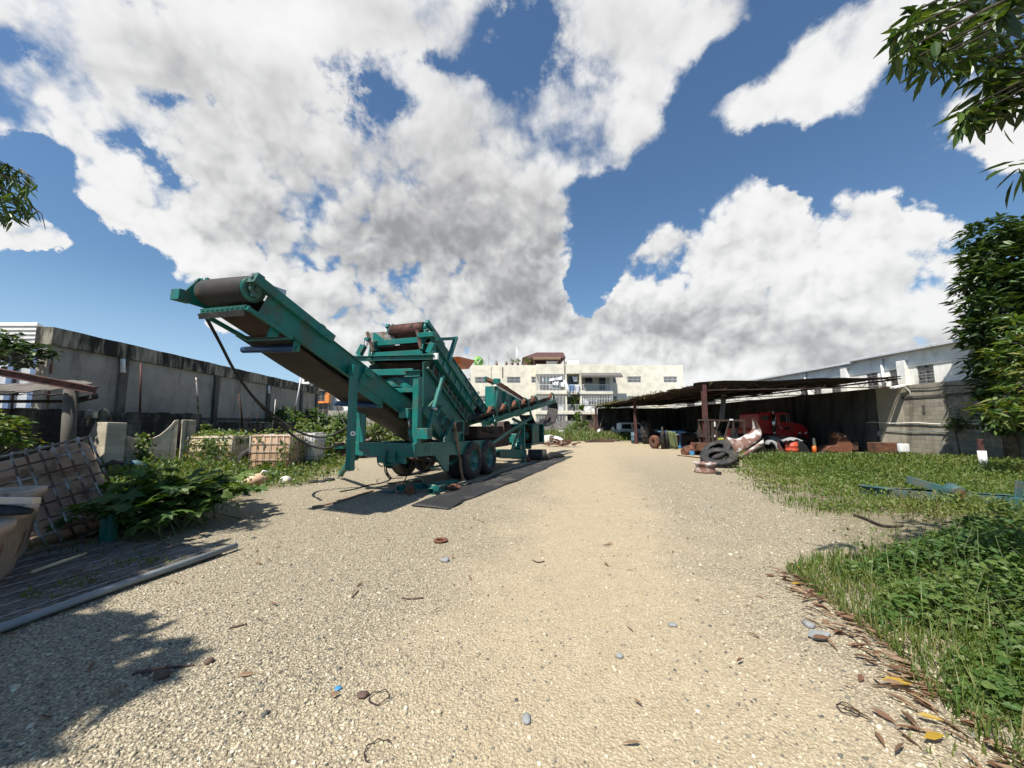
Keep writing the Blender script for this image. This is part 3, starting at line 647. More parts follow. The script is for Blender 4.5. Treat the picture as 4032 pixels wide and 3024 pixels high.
# ------------------------------------------------------------------ right boundary wall + white warehouse
def right_wall():
    O = Vector((20.2, 0, 0)); t = thing('boundary_wall', 'stained tan boundary wall with bare blocks beside the shed', 'wall', O)
    mb = MB(); mb.bb((0, 8, 0), (.2, 19.9, 3.55)); mb.build('block_section', M['block_tan'], t)
    mb = MB(); mb.bb((-.006, 19.901, 0), (.2, 47, 3.55)); mb.build('plaster_section', M['wall_tan'], t)
    mb = MB(); mb.bb((-.035, 8.01, 2.86), (-.001, 19.89, 2.98)); mb.build('tie_beam', M['pilaster'], t)
    for (z0, z1, y0, y1, r, m) in ((1.66, 1.56, 15.4, 22.0, .026, 'white_pvc'), (1.23, 1.15, 13.4, 21.8, .022, 'grey_pvc'), (3.34, 3.30, 15, 19.6, .018, 'black')):
        pts = [(-.055, y1 + (y0 - y1) * i / 14, z0 + (z1 - z0) * i / 14 + .025 * math.sin(i * 1.4)) for i in range(15)]
        mb = MB(); mb.tube(pts, r, 8); mb.build('conduit', M[m], t)
    p = atx(*c6(705, 890), 20.1); mb = MB(); mb.box(p - O, (.1, .16, .3)); mb.tube([(-.05, p.y, 1.1), (-.05, p.y, .5)], .02, 6); mb.build('meter_box', M['grey_pvc'], t, .01)
    p = atx(*c6(1048, 705), 20.18); mb = MB(); mb.box(p - O, (.02, .1, .42)); mb.build('repair_mark', M['pilaster'], t)
right_wall()
def wall_lamp():
    p = atx(*c6(895, 540), 20.0); t = thing('wall_lamp', 'white floodlight on a bent arm at the wall top beside the shed roof', 'lamp', p)
    mb = MB(); mb.box((-.25, .05, .06), (.62, .28, .12), Matrix.Rotation(R(-12), 3, 'Y')); mb.build('lamp_head', M['white'], t, .02)
    mb = MB(); mb.tube([(.2, -.1, -.55), (.18, -.1, -.2), (.05, -.05, 0), (-.1, 0, .04)], .022, 8); mb.build('arm', M['white_pvc'], t)
wall_lamp()
def warehouse():
    O = Vector((20.75, 17.2, 0)); t = thing('warehouse', 'long white warehouse with vent block panels behind the boundary wall', 'warehouse', O)
    H = 5.32; LEN = 34
    rng_ = lambda xa, xb: sorted([20.75 / ((c6(x, 0)[0] - CX) / F) - 17.2 for x in (xa, xb)])
    vents = [(*rng_(1025, 1155), 3.3, 4.52), (*rng_(810, 915), 3.3, 4.5), (*rng_(630, 715), 3.3, 4.48), (*rng_(350, 420), 3.3, 4.45), (*rng_(210, 270), 3.3, 4.45), (*rng_(108, 162), 3.3, 4.45), (22, 24, 3.3, 4.45), (26.5, 28.5, 3.3, 4.45)]
    mb = MB(); holed(mb, (0, 0, 0), (0, 1, 0), (-1, 0, 0), LEN, H, vents, .15)
    mb.bb((0.16, .01, 0), (12, LEN, H - .01)); mb.add([(0, 0, 0), (12, 0, 0), (12, 0, H), (0, 0, H)], [(0, 1, 2, 3)])
    mb.build('wall', M['ware_white'], t)
    mb = MB(); mb.bb((-.05, .02, 4.55), (-.003, LEN, 4.82)); mb.build('band', M['ware_clean'], t)
    for v in vents:
        mb = MB(); nx, nz = max(2, int((v[1] - v[0]) / .42)), 4
        for i in range(nx):
            for k in range(nz):
                a0 = v[0] + (v[1] - v[0]) * i / nx; a1 = v[0] + (v[1] - v[0]) * (i + 1) / nx; z0 = v[2] + (v[3] - v[2]) * k / nz; z1 = v[2] + (v[3] - v[2]) * (k + 1) / nz
                mb.bb((.02, a0, z0 + .002), (.12, a0 + .05, z1 - .002)); mb.bb((.03, a0 + .051, z0), (.11, a1 - .001, z0 + .07)); mb.bb((.025, a0 + .052, z0 + .12), (.115, a1 - .002, z0 + .20))
        mb.build('vent_panel', M['vent'], t)
    for y in (20.75 / ((c6(477, 0)[0] - CX) / F) - 17.2, 20.75 / ((c6(930, 0)[0] - CX) / F) - 17.2):
        mb = MB(); mb.bb((-.22, y - .22, 0), (-.004, y + .22, 5.1 if y > 5 else 4.9)); mb.build('pilaster', M['ware_clean'], t, .012)
    ys = 20.75 / ((c6(555, 0)[0] - CX) / F) - 17.2
    mb = MB(); mb.bb((-.35, -.1, H), (12.2, ys, H + .14)); mb.bb((-.30, ys + .01, H - .12), (12.2, LEN, H + .02)); mb.build('roof', M['zinc'], t, .01)
    for x in (770, 165):
        y = 20.75 / ((c6(x, 0)[0] - CX) / F) - 17.2; mb = MB(); mb.tube([(-.10, y, 5.2), (-.10, y, 4.0), (-.10, y - .22, 3.85), (-.10, y - .24, 3.3)], .07, 10); mb.build('downpipe', M['white_pvc'], t)
warehouse()

# ------------------------------------------------------------------ apartment building at the end of the yard
def apartment():
    YB = 53.0; O = Vector((0, YB, 0)); t = thing('apartment_building', 'cream three storey apartment building with barred balconies and roof terrace', 'building', O)
    P = lambda x, y, dy=0.0: aty(*cap(x, y), YB + dy) - O
    xl, xr, top = P(232, 0).x, P(2060, 0).x, P(0, 305).z
    cx0, cx1, ctop = P(796, 0, -1.3).x, P(1450, 0, -1.3).x, P(0, 296, -1.3).z
    def rects(l, dy=0): return [(P(a, 0, dy).x, P(b, 0, dy).x, P(0, d, dy).z, P(0, c, dy).z) for a, b, c, d in l]
    W1 = rects([(272, 388, 407, 462), (546, 662, 406, 461), (755, 793, 405, 460), (1580, 1700, 402, 457), (1892, 2012, 402, 457), (313, 383, 572, 625), (748, 793, 570, 625), (1452, 1488, 572, 625), (1580, 1700, 572, 625), (1455, 1488, 405, 458), (1892, 2012, 572, 625), (546, 662, 572, 625)])
    mb = MB(); holed(mb, (xl, 0, 0), (1, 0, 0), (0, -1, 0), xr - xl, top, [(a - xl, b - xl, c, d) for a, b, c, d in W1], .22)
    mb.bb((xl, .3, 0), (xr, 12, top - .35)); mb.add([(xl, 0, 0), (xl, .3, 0), (xl, .3, top), (xl, 0, top)], [(0, 1, 2, 3)]); mb.add([(xr, 0, 0), (xr, .3, 0), (xr, .3, top), (xr, 0, top)], [(0, 1, 2, 3)])
    mb.bb((xl + .001, .02, top - .34), (xr - .001, .298, top - .002))
    mb.build('wall', M['cream'], t)
    def window(a, b, c, d, y, grid=True, par=t):
        f = MB(); k = .05
        for p, q in (((a, c), (b, c + k)), ((a, d - k), (b, d)), ((a, c + k), (a + k, d - k)), ((b - k, c + k), (b, d - k))): f.bb((p[0], y + .05, p[1]), (q[0], y + .13, q[1]))
        fo = f.build('window', M['bars'], par)
        g = MB(); g.bb((a + k, y + .15, c + k), (b - k, y + .2, d - k)); g.build('pane', M['window_dark'], fo)
        g = MB(); n = max(3, int((b - a) / .17))
        for i in range(1, n): x = a + (b - a) * i / n; g.bb((x - .014, y - .02, c + .02), (x + .014, y + .02, d - .02))
        g.bb((a, y - .035, (c + d) / 2 - .014), (b, y - .021, (c + d) / 2 + .014))
        g.build('window_bars', M['bars'], fo)
    for r in W1: window(*r, 0)
    # projecting centre bay: slabs, parapet, side walls and the rooms' back wall
    D = -1.3
    zs1, zs2, zs3 = P(0, 540, D).z, P(0, 715, D).z, P(0, 378, D).z
    mb = MB(); mb.bb((cx0, D, zs3), (cx1, -.01, ctop)); mb.build('roof_parapet', M['cream'], t)
    for z, nm in ((zs1, 'balcony_slab'), (zs2, 'balcony_slab')):
        mb = MB(); mb.bb((cx0 - .05, D - .12, z - .28), (cx1 + .05, -.012, z + .16)); mb.build(nm, M['cream'], t, .02)
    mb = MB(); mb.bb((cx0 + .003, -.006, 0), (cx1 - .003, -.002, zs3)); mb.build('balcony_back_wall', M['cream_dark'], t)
    xm1, xm2 = P(1052, 0, D).x, P(1178, 0, D).x
    for x in (xm1, xm2):
        for z0, z1 in ((0.2, zs2 - .29), (zs2 + .17, zs1 - .29), (zs1 + .17, zs3 - .01)):
            mb = MB(); mb.bb((x - .11, D + .02, z0), (x + .11, -.02, z1)); mb.build('party_wall', M['cream'], t)
    def grille(x0, x1, z0, z1, sp=.19, rails=(0, .5, 1), r=.024):
        g = MB(); n = int((x1 - x0) / sp)
        for i in range(n + 1): x = x0 + (x1 - x0) * i / n; g.bb((x - r, D - .03, z0), (x + r, D + .01, z1))
        for k in rails: z = z0 + (z1 - z0) * k; g.bb((x0, D - .055, z - .03), (x1, D - .031, z + .03))
        g.build('balcony_grille', M['bars'], t)
    q = P; cagx0, cagx1 = cx0 + .08, xm1 - .14; rx0, rx1 = xm2 + .14, cx1 - .06
    grille(cagx0, cagx1, zs1 + .17, zs3 - .03, rails=(0, .36, 1)); grille(rx0, rx1, zs1 + .17, P(0, 475, D).z, .21, (0, 1))
    grille(cagx0, cagx1, zs2 + .17, zs1 - .3, rails=(0, .36, 1)); grille(rx0, rx1, zs2 + .17, zs1 - .3, .21, (0, .36, .72, 1)); grille(xm1 + .13, xm2 - .13, zs2 + .17, P(0, 650, D).z, .21, (0, 1))
    grille(xm1 + .13, xm2 - .13, zs1 + .17, P(0, 476, D).z, .21, (0, 1)); grille(cagx0, cagx1, .4, zs2 - .3, .2, (0, .5, 1))
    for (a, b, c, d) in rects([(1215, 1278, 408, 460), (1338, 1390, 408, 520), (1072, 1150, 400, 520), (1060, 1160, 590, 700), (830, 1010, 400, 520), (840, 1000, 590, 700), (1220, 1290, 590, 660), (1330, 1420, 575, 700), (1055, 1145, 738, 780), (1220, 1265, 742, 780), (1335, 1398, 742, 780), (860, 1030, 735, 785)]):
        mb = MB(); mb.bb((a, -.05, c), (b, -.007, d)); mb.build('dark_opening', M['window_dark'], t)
    # laundry and cloths are things of their own; here the fixed awning
    mb = MB(); ax0, ax1, z1, z0 = P(1176, 0, D).x, P(1524, 0, D).x, P(0, 372, D).z, P(0, 396, D - .9).z
    mb.grid(lambda u, v: (ax0 + (ax1 - ax0) * u, D - .02 - v * .95, z1 - (z1 - z0) * v), 24, 3, False)
    for i in range(28):
        a = ax0 + (ax1 - ax0) * i / 28; w = (ax1 - ax0) / 28
        mb.add([(a, D - .97, z0), (a + w, D - .97, z0), (a + w, D - .97, z0 - .18), (a + w / 2, D - .97, z0 - .36 + .08 * (i % 2)), (a, D - .97, z0 - .18)], [(0, 1, 2, 3, 4)])
    mb.build('awning', M['awning'], t, solid=.02)
    # stains below the parapet pipes
    for x, y0, y1 in ((506, 322, 410), (1047, 300, 375), (403, 320, 620)):
        dy = D if x == 1047 else 0; a, b = P(x, y0, dy), P(x, y1, dy); mb = MB(); mb.beam(a + Vector((0, -.05, 0)), b + Vector((0, -.05, 0)), .09, .07); mb.build('drain_pipe', M['pilaster'] if x != 403 else M['cream'], t)
    # roof terrace room with hipped roof and pergola
    r = Vector((0, 0, 0)); DY = 3.0; Q = lambda x, y, d=DY: aty(*cap(x, y), YB + d) - O
    e0, e1, ez, rz = Q(676, 0).x, Q(1046, 0).x, Q(0, 248).z, Q(0, 194, 5.5).z
    rp = [(e0, 2, ez), (e1, 2, ez), (e1, 9, ez), (e0, 9, ez), (Q(800, 0, 5.5).x, 5.5, rz), (Q(1032, 0, 5.5).x, 5.5, rz)]
    mb = MB(); mb.add(rp, [(0, 1, 5, 4), (1, 2, 5), (2, 3, 4, 5), (3, 0, 4), (3, 2, 1, 0)]); mb.build('terrace_roof', M['roof_brown'], t)
    mb = MB(); mb.bb((e0 + .9, 6.5, top - .3), (e1 - .3, 7, ez - .02)); mb.build('terrace_wall', M['wood_dark'], t)
    for x in (e0 + .25, Q(782, 0, 1.5).x, Q(990, 0, 1.5).x, e1 - .2):
        mb = MB(); mb.bb((x - .07, 2.2, top - .3), (x + .07, 2.34, ez - .01)); mb.build('terrace_post', M['wood_dark'], t)
    mb = MB(); mb.bb((Q(770, 0, 1).x, 1.0, Q(0, 250, 1).z), (Q(1010, 0, 1).x, 1.9, Q(0, 233, 1).z)); mb.build('pergola', M['wood'], t)
    mb = MB(); mb.bb((Q(887, 0, 2).x, 2.5, top - .3), (Q(985, 0, 2).x, 2.58, Q(0, 265, 2).z)); mb.build('terrace_screen', M['zinc'], t)
    mb = MB(); a, b = Q(1050, 0, 2).x, Q(1170, 0, 2).x; mb.hexa([(a, 2, top - .3), (b, 2, top - .3), (b, 4, top - .3), (a, 4, top - .3), (a + .3, 2, Q(0, 266, 2).z), (b, 2, Q(0, 266, 2).z), (b, 4, Q(0, 262, 2).z), (a + .3, 4, Q(0, 262, 2).z)]); mb.build('white_tank_cover', M['white'], t, .05)
    return O, P, D, top
AO, AP, AD, ATOP = apartment()
def rooftop():
    # dish with its mark, aerials, plant pots
    p = aty(*cap(296, 272), 53.6); t = thing('satellite_dish', 'round green satellite dish with a white tick mark on the roof edge', 'satellite dish', (p.x, p.y, ATOP - .35))
    h = p.z - ATOP + .35; r = .74
    mb = MB(); mb.lathe((0, 0, h), (.35, -1, .12), [(0.001, .12), (r * .5, .09), (r, 0), (r, -.02), (r * .5, .06), (.001, .09)], 28); mb.build('dish', M['dish'], t)
    mb = MB(); mb.tube([(0, .1, 0), (0, .12, h)], .04, 8); mb.tube([(-.2, .1, 0), (0, .12, h * .5)], .02, 6); mb.build('bracket', M['galv2'], t)
    mb = MB(); e = lambda x, z: Vector((x, -.12 + .35 * x * .9, h + z))
    mb.beam(e(-.30, .28), e(-.08, -.40), .05, .13, up=(0, 1, 0)); mb.beam(e(-.06, -.40), e(.34, .34), .05, .17, up=(0, 1, 0)); mb.build('white_mark', M['white'], t)
    for (x, yt, yb, dy, lb, arms) in ((347, 262, 308, 1.0, 'television aerial with crossbar beside the green dish', 1), (386, 172, 308, 1.5, 'tall thin mast right of the television aerial', 0), (628, 150, 300, 2.0, 'pale twin mast nearest the terrace roof', 2), (222, 386, 420, 4, 'small aerial low at the left edge of the building', 1)):
        a = aty(*cap(x, yt), 53 + dy); b = aty(*cap(x, yb), 53 + dy); mb = MB(); mb.cyl((0, 0, -.3), (0, 0, a.z - b.z), .03 if arms < 2 else .05, 6)
        if arms == 1:
            mb.cyl((-.75, 0, a.z - b.z - .03), (.7, 0, a.z - b.z - .03), .02, 5)
            for i in range(5): mb.cyl((-.6 + i * .28, -.25, a.z - b.z - .03), (-.6 + i * .28, .25, a.z - b.z - .03), .012, 4)
        if arms == 2: mb.cyl((.12, 0, -.3), (.12, 0, a.z - b.z - .3), .03, 6)
        tag(mb.build('aerial', M['galv2'] if arms < 2 else M['white'], loc=b), lb, 'aerial', 'aerials on the apartment roof')
rooftop()
def hang(name, label, cat, pts, dy, mat, group, sag=.06, th=.02, nu=10, nv=8, seed=0):
    """cloth hanging between four photo points (tl, tr, br, bl) on the balcony front"""
    q = [aty(*cap(*p), 53 + dy) for p in pts]; o = q[0]
    def fn(u, v):
        a = q[0].lerp(q[1], u); b = q[3].lerp(q[2], u); p = a.lerp(b, v) - o
        return p + Vector((0, -.05 - .09 * math.sin(u * 9 + seed) * v - .05 * math.sin(u * 4.3 + seed * 2), -sag * math.sin(math.pi * u) * (1 - v)))
    mb = MB(); mb.grid(fn, nu, nv); tag(mb.build(name, mat, loc=o, solid=th), label, cat, group)
GL = 'laundry on the balconies'
hang('bed_sheet', 'long white sheet hung slanting across the upper left balcony bars', 'laundry', [(918, 424), (1028, 402), (1028, 432), (915, 446)], AD - .1, M['cloth_white'], GL, .05)
hang('shirt', 'white shirt hanging left of its twin under the long sheet', 'laundry', [(935, 448), (965, 446), (970, 485), (945, 480)], AD - .12, M['cloth_white'], GL, seed=1)
hang('shirt', 'white shirt hanging right of its twin under the long sheet', 'laundry', [(968, 448), (996, 446), (990, 486), (972, 478)], AD - .12, M['cloth_white'], GL, seed=2)
hang('shirt', 'small white shirt hung at the left of the upper balcony bars', 'laundry', [(855, 420), (866, 418), (868, 446), (853, 446)], AD + .3, M['cloth_white'], GL, seed=3)
hang('towel', 'teal towel on the upper left balcony', 'laundry', [(878, 422), (915, 420), (915, 446), (880, 448)], AD + .35, M['cloth_teal'], GL, seed=4)
hang('trousers', 'grey and white garments bunched under the shirts', 'laundry', [(905, 470), (1000, 480), (990, 515), (915, 510)], AD + .2, M['cloth_grey'], GL, .1, seed=5)
hang('shirt', 'white garment hung beside the leaning white tube', 'laundry', [(1012, 455), (1040, 450), (1040, 500), (1015, 492)], AD - .1, M['cloth_white'], GL, seed=6)
hang('bedspread', 'blue patterned bedspread over the middle railing', 'laundry', [(1080, 474), (1128, 474), (1126, 545), (1088, 548)], AD - .12, M['cloth_blue'], GL, seed=7)
hang('blanket', 'grey blanket over the middle railing', 'laundry', [(1130, 474), (1176, 474), (1175, 552), (1134, 545)], AD - .12, M['cloth_grey'], GL, seed=8)
hang('bed_sheet', 'white sheet hung inside the upper middle balcony', 'laundry', [(1112, 402), (1160, 402), (1158, 446), (1125, 452)], AD + .6, M['cloth_white'], GL, seed=9)
hang('bed_sheet', 'white sheet behind the lower right balcony bars', 'laundry', [(1203, 598), (1250, 600), (1248, 650), (1208, 646)], AD + .3, M['cloth_white'], GL, seed=10)
hang('clothes', 'row of pale clothes along the lower right balcony', 'laundry', [(1245, 596), (1330, 606), (1330, 622), (1250, 618)], AD + .35, M['cloth_grey'], GL, .1, seed=11)
hang('bed_sheet', 'white bedding on the railing of the lower right balcony', 'laundry', [(1200, 660), (1390, 655), (1385, 703), (1205, 705)], AD + .4, M['cloth_white'], GL, .1, seed=12)
hang('bed_sheet', 'white bedding on the railing of the lower left balcony', 'laundry', [(965, 655), (1040, 655), (1040, 700), (965, 700)], AD + .4, M['cloth_white'], GL, .1, seed=13)
def white_roll():
    a, b = aty(*cap(1046, 436), 53 + AD - .35), aty(*cap(1091, 576), 53 + AD - .5); mb = MB(); mb.tube([(0, 0, 0), (b - a) * .5 + Vector((0, -.08, .06)), b - a], [.16, .22, .24], 14)
    tag(mb.build('white_roll', M['white'], loc=a), 'long white roll leaning out over the middle balcony', 'roll')
white_roll()
def pot_plant(x, y, dy, h, label, n=60):
    p = aty(*cap(x, y), 53 + dy); t = thing('potted_plant', label, 'plant', p, group='potted plants on the building')
    mb = MB(); mb.lathe((0, 0, 0), Z, [(.001, 0), (.16, 0), (.2, .3), (.17, .3), (.15, .05), (.001, .05)], 12); mb.build('pot', M['rust_bright'], t)
    d = rdir(n, .4); leaf_mesh('foliage', M['leaf_vine'], np.array([[0, 0, .25]]) + d * rng.random((n, 1)) * h * .5 + np.array([0, 0, h * .3]), d, rdir(n, .5), h * .35, h * .14, 'oval', t)
for x, y, dy, h, lb in ((455, 308, .6, .5, 'low potted plant on the roof edge furthest left of the terrace'), (540, 306, .6, .4, 'tiny potted plant midway along the left roof edge'), (592, 304, .6, .7, 'potted plant left of the dark pot near the twin mast'), (640, 304, .6, .8, 'spiky potted plant right beside the twin mast'), (725, 302, 1.2, .9, 'leafy potted plant under the left eave of the terrace roof'), (1118, 700, AD + .5, 1.9, 'tall young banana like plant in the lower middle balcony')):
    pot_plant(x, y, dy, h, lb)

# block wall across the end of the yard
def far_wall():
    t = thing('end_wall', 'weathered low block wall in front of the apartment building', 'wall', (0, 50, 0))
    z = aty(*cap(900, 790), 50).z; x0, xm, x1 = aty(*cap(600, 0), 50).x, aty(*cap(1165, 0), 50).x, aty(*cap(1425, 0), 50).x
    mb = MB(); mb.bb((x0, 0, 0), (xm, .2, z)); mb.build('grey_section', M['block_far'], t)
    mb = MB(); mb.bb((xm + .002, .01, 0), (x1, .2, z - .15)); mb.build('reddish_section', M['block_red'], t)
far_wall()

# orange, white and grey houses seen under the conveyor
def orange_house():
    YB = 46.0; Q = lambda x, y, d=0: aty(*crop(1150, 1450, 4.149)(x, y), YB + d)
    O = Vector((Q(380, 0).x, YB, 0)); t = thing('orange_house', 'orange and white house with louvred windows beyond the wall end', 'house', O)
    q = lambda x, y, d=0: Q(x, y, d) - O
    mb = MB(); mb.bb((q(380, 0).x, 0, 0), (q(660, 0).x, 6, q(0, 365).z)); mb.build('wall', M['apt_grey'], t)
    mb = MB(); mb.bb((q(385, 0).x, -.55, q(0, 575).z), (q(592, 0).x, -.004, q(0, 540).z)); mb.bb((q(592, 0).x + .001, -.5, q(0, 572).z), (q(655, 0).x, -.003, q(0, 400).z)); mb.build('orange_bay', M['apt_orange'], t)
    mb = MB(); mb.bb((q(662, 0).x, .6, 0), (q(1480, 0).x, 8, q(0, 330).z)); mb.build('white_wing', M['white'], t)
    mb = MB(); mb.bb((q(1340, 0).x, .4, q(0, 560).z), (q(1420, 0).x, .598, q(0, 440).z)); mb.build('orange_panel', M['apt_orange'], t)
    mb = MB(); mb.bb((q(370, 0).x, -.7, q(0, 372).z), (q(600, 0).x, 6, q(0, 362).z)); mb.build('roof', M['apt_grey'], t)
    for (a, b, c, d, y) in ((400, 590, 392, 538, -.4), (390, 640, 588, 715, -.2), (735, 820, 620, 690, .5), (1255, 1310, 440, 500, .5)):
        A, B, C, D_ = q(a, 0).x, q(b, 0).x, q(0, d).z, q(0, c).z; mb = MB(); mb.bb((A, y, C), (B, y + .18, D_)); f = mb.build('window', M['window_dark'], t)
        g = MB()
        for i in range(4): x = A + (B - A) * i / 3; g.bb((x - .04, y - .04, C), (x + .04, y - .003, D_))
        for i in range(7): z = C + (D_ - C) * i / 6; g.bb((A, y - .06, z - .015), (B, y - .041, z + .015))
        g.build('louvres', M['galv2'], f)
    return t
orange_house()
def grey_house():
    YB = 52.0; Q = lambda x, y, d=0: aty(*crop(1150, 1450, 4.149)(x, y), YB + d); O = Vector((Q(140, 0).x, YB, 0)); q = lambda x, y, d=0: Q(x, y, d) - O
    t = thing('grey_house', 'grey house top with a white framed window above the wall end', 'house', O)
    mb = MB(); mb.bb((0, 0, 0), (q(345, 0).x, 5, q(0, 165).z)); mb.build('wall', M['apt_grey'], t)
    a, b, c, d = q(188, 0).x, q(308, 0).x, q(0, 258).z, q(0, 165).z; mb = MB()
    for r in (((a, c), (b, c + .25)), ((a, d - .22), (b, d)), ((a, c + .25), (a + .28, d - .22)), ((b - .28, c + .25), (b, d - .22))): mb.bb((r[0][0], -.25, r[0][1]), (r[1][0], -.005, r[1][1]))
    f = mb.build('window', M['white'], t); mb = MB(); mb.bb((a + .3, -.05, c + .26), (b - .3, -.01, d - .23)); mb.build('pane', M['window_dark'], f)
    mb = MB(); mb.bb((q(345, 0).x + .002, .5, 0), (q(480, 0).x, 5, q(0, 275).z)); mb.build('side_wing', M['block_red'], t)
grey_house()
def low_grey_wall():
    YB = 40.0; Q = lambda x, y: aty(*crop(1150, 1450, 4.149)(x, y), YB); a, b = Q(590, 690), Q(1500, 690); mb = MB(); mb.bb((0, 0, -a.z), (b.x - a.x + 9, .2, 0))
    tag(mb.build('plain_wall', M['wall_grey'], loc=a), 'plain grey wall below the white wing of the orange house', 'wall')
low_grey_wall()
# ------------------------------------------------------------------ the mobile screening machine
TH = R(20); MU = Vector((math.sin(TH), math.cos(TH), 0)); MV = Vector((math.cos(TH), -math.sin(TH), 0))
A0 = gnd(*c5b(1800, 1240)); MO = A0 - MV * 1.15; MO.z = 0
def onv(f, x, y, v):          # photo point on the machine plane "v metres to its right": local (v, u, z)
    d = ray(*f(x, y)); t = (MO + MV * v - EYEP).dot(MV) / d.dot(MV); q = EYEP + d * t - MO; return Vector((v, q.dot(MU), q.z))
def onu(f, x, y, u):
    d = ray(*f(x, y)); t = (MO + MU * u - EYEP).dot(MU) / d.dot(MU); q = EYEP + d * t - MO; return Vector((q.dot(MV), u, q.z))
def onz(f, x, y, z=0.0):
    q = gnd(*f(x, y), z) - MO; return Vector((q.dot(MV), q.dot(MU), z))
def wl(p): return MO + MV * p[0] + MU * p[1] + Z * p[2]      # local -> world
def machine():
    T = thing('screening_machine', 'large teal mobile screening machine with conveyors on tandem wheels', 'screening machine', MO, -TH)
    te, td = M['teal'], M['teal_dusty']; B = .006
    # --- chassis
    uf = onv(c5b, 960, 915, 1.05).y; zt, zb = 1.16, .86
    mb = MB()
    mb.hexa([(.93, uf, zb), (1.05, uf, zb), (1.05, 1.6, .62), (.93, 1.6, .62), (.93, uf, zt), (1.05, uf, zt), (1.05, 1.6, 1.06), (.93, 1.6, 1.06)])
    mb.hexa([(-.75, uf, zb), (-.63, uf, zb), (-.63, 1.6, .62), (-.75, 1.6, .62), (-.75, uf, zt), (-.63, uf, zt), (-.63, 1.6, 1.06), (-.75, 1.6, 1.06)])
    mb.bb((-.749, uf - .09, zb - .01), (1.048, uf + .0, zt)); mb.bb((-.629, -.3, .75), (.929, -.1, 1.0)); mb.bb((-.629, .9, .7), (.929, 1.1, .95))
    ch = mb.build('chassis', te, T, .008)
    mb = MB()
    for z in (.93, 1.0, 1.07):
        for y in (uf + .35, uf + .52): mb.cyl((1.05, y, z), (1.066, y, z), .014, 8)
    for x in (.98,):
        for z in (.92, .98, 1.04, 1.10): mb.cyl((x, uf - .104, z), (x, uf - .09, z), .012, 8)
    mb.build('bolts', td, ch)
    mb = MB()       # gusseted hanger plate in front of the wheels and drawbar bracket
    P = [onv(c2, x, y, 1.06) for x, y in ((788, 1292), (930, 1272), (922, 1452), (888, 1446))]; mb.prism(P, (-.05, 0, 0)); mb.build('hanger_plate', te, T, B); mb = MB(); mb.prism([p + Vector((-1.75, 0, 0)) for p in P], (-.05, 0, 0))
    mb.build('hanger_plate', te, T, B)
    mb = MB()
    for x in (.30, .55): mb.bb((x, uf - .16, zb - .20), (x + .02, uf - .091, zb + .12))
    mb.bb((.05, uf - .085, zb - .16), (.80, uf - .02, zb - .011)); mb.beam((.25, uf - .12, zb - .19), (.62, uf - .12, zb - .19), .02, .03); mb.build('tow_bracket', te, T, B)
    mb = MB()       # lower rear sub frame
    y0, y1 = onv(c3, 440, 1330, 1.05).y + .5, onv(c3, 985, 1320, 1.05).y
    mb.hexa([(.95, y0, .42), (1.06, y0, .42), (1.06, y1, .20), (.95, y1, .20), (.95, y0, .68), (1.06, y0, .68), (1.06, y1, .50), (.95, y1, .50)])
    mb.hexa([(-.8, y0, .42), (-.69, y0, .42), (-.69, y1, .20), (-.8, y1, .20), (-.8, y0, .68), (-.69, y0, .68), (-.69, y1, .5), (-.8, y1, .5)])
    mb.bb((-.8, y1 + .001, .19), (1.06, y1 + .1, .51)); mb.bb((-.68, (y0 + y1) / 2, .3), (.94, (y0 + y1) / 2 + .12, .52)); mb.build('rear_subframe', td, T, B)
    mb = MB(); mb.beam((1.0, y1 - .2, 0), (1.0, y1 - .2, .21), .1, .1); mb.beam((1.0, y1 - .2, .01), (1.0, y1 + .05, .01), .18, .02); mb.beam((-.7, y1 - .2, 0), (-.7, y1 - .2, .21), .1, .1); mb.build('rear_foot', td, T)
    # --- wheels
    def wheel(v, u, out):
        r = .545; w = .34
        e = bpy.data.objects.new('wheel', None); COL.objects.link(e); e.parent = T; e.location = (v, u, r - .01)
        mb = MB(); h = w / 2
        mb.lathe((0, 0, 0), (1, 0, 0), [(.30, -h + .03), (.33, -h), (.45, -h - .012), (.51, -h + .01), (r - .012, -h + .05), (r, -h + .09), (r, -.04), (r - .012, -.035), (r - .012, -.02), (r, -.015), (r, .015), (r - .012, .02), (r - .012, .035), (r, .04), (r, h - .09), (r - .012, h - .05), (.51, h - .01), (.45, h + .012), (.33, h), (.30, h - .03)], 44)
        mb.build('tyre', M['tyre'], e)
        mb = MB(); s = out
        mb.lathe((0, 0, 0), (s, 0, 0), [(.335, h - .004), (.335, h - .03), (.285, h - .05), (.265, h - .14), (.20, h - .15), (.17, h - .125), (.10, h - .12), (.10, h - .02), (.06, h - .005), (.001, h - .005), (.001, h - .2), (.30, h - .2), (.31, h - .04)], 32)
        for k in range(8): a = k * math.pi / 4; c = Vector((s * (h - .13), .145 * math.cos(a), .145 * math.sin(a))); mb.cyl(c, c + Vector((s * .035, 0, 0)), .015, 6)
        for k in range(5): a = k * 2 * math.pi / 5 + .3; c = Vector((s * (h - .147), .232 * math.cos(a), .232 * math.sin(a))); mb.cyl(c, c + Vector((s * .006, 0, 0)), .022, 8)
        mb.build('rim', te, e)
    for u in (0, 1.14):
        wheel(1.0, u, 1); wheel(-1.30, u + .05, -1)
        wheel(.62, u, 1)
        mb = MB(); mb.cyl((-1.2, u, .54), (.95, u, .54), .065, 12); mb.bb((-.5, u - .1, .44), (.3, u + .1, .62)); mb.build('axle', M['rust_dark'], T, .01)
    mb = MB(); mb.beam((.84, -1.1, .52), (.84, -.35, .60), .08, .06); mb.beam((.84, -.5, .68), (.84, 1.7, .70), .08, .05); mb.beam((.4, -1.2, .42), (.84, -.2, .5), .06, .06); mb.build('suspension', te, T, B)
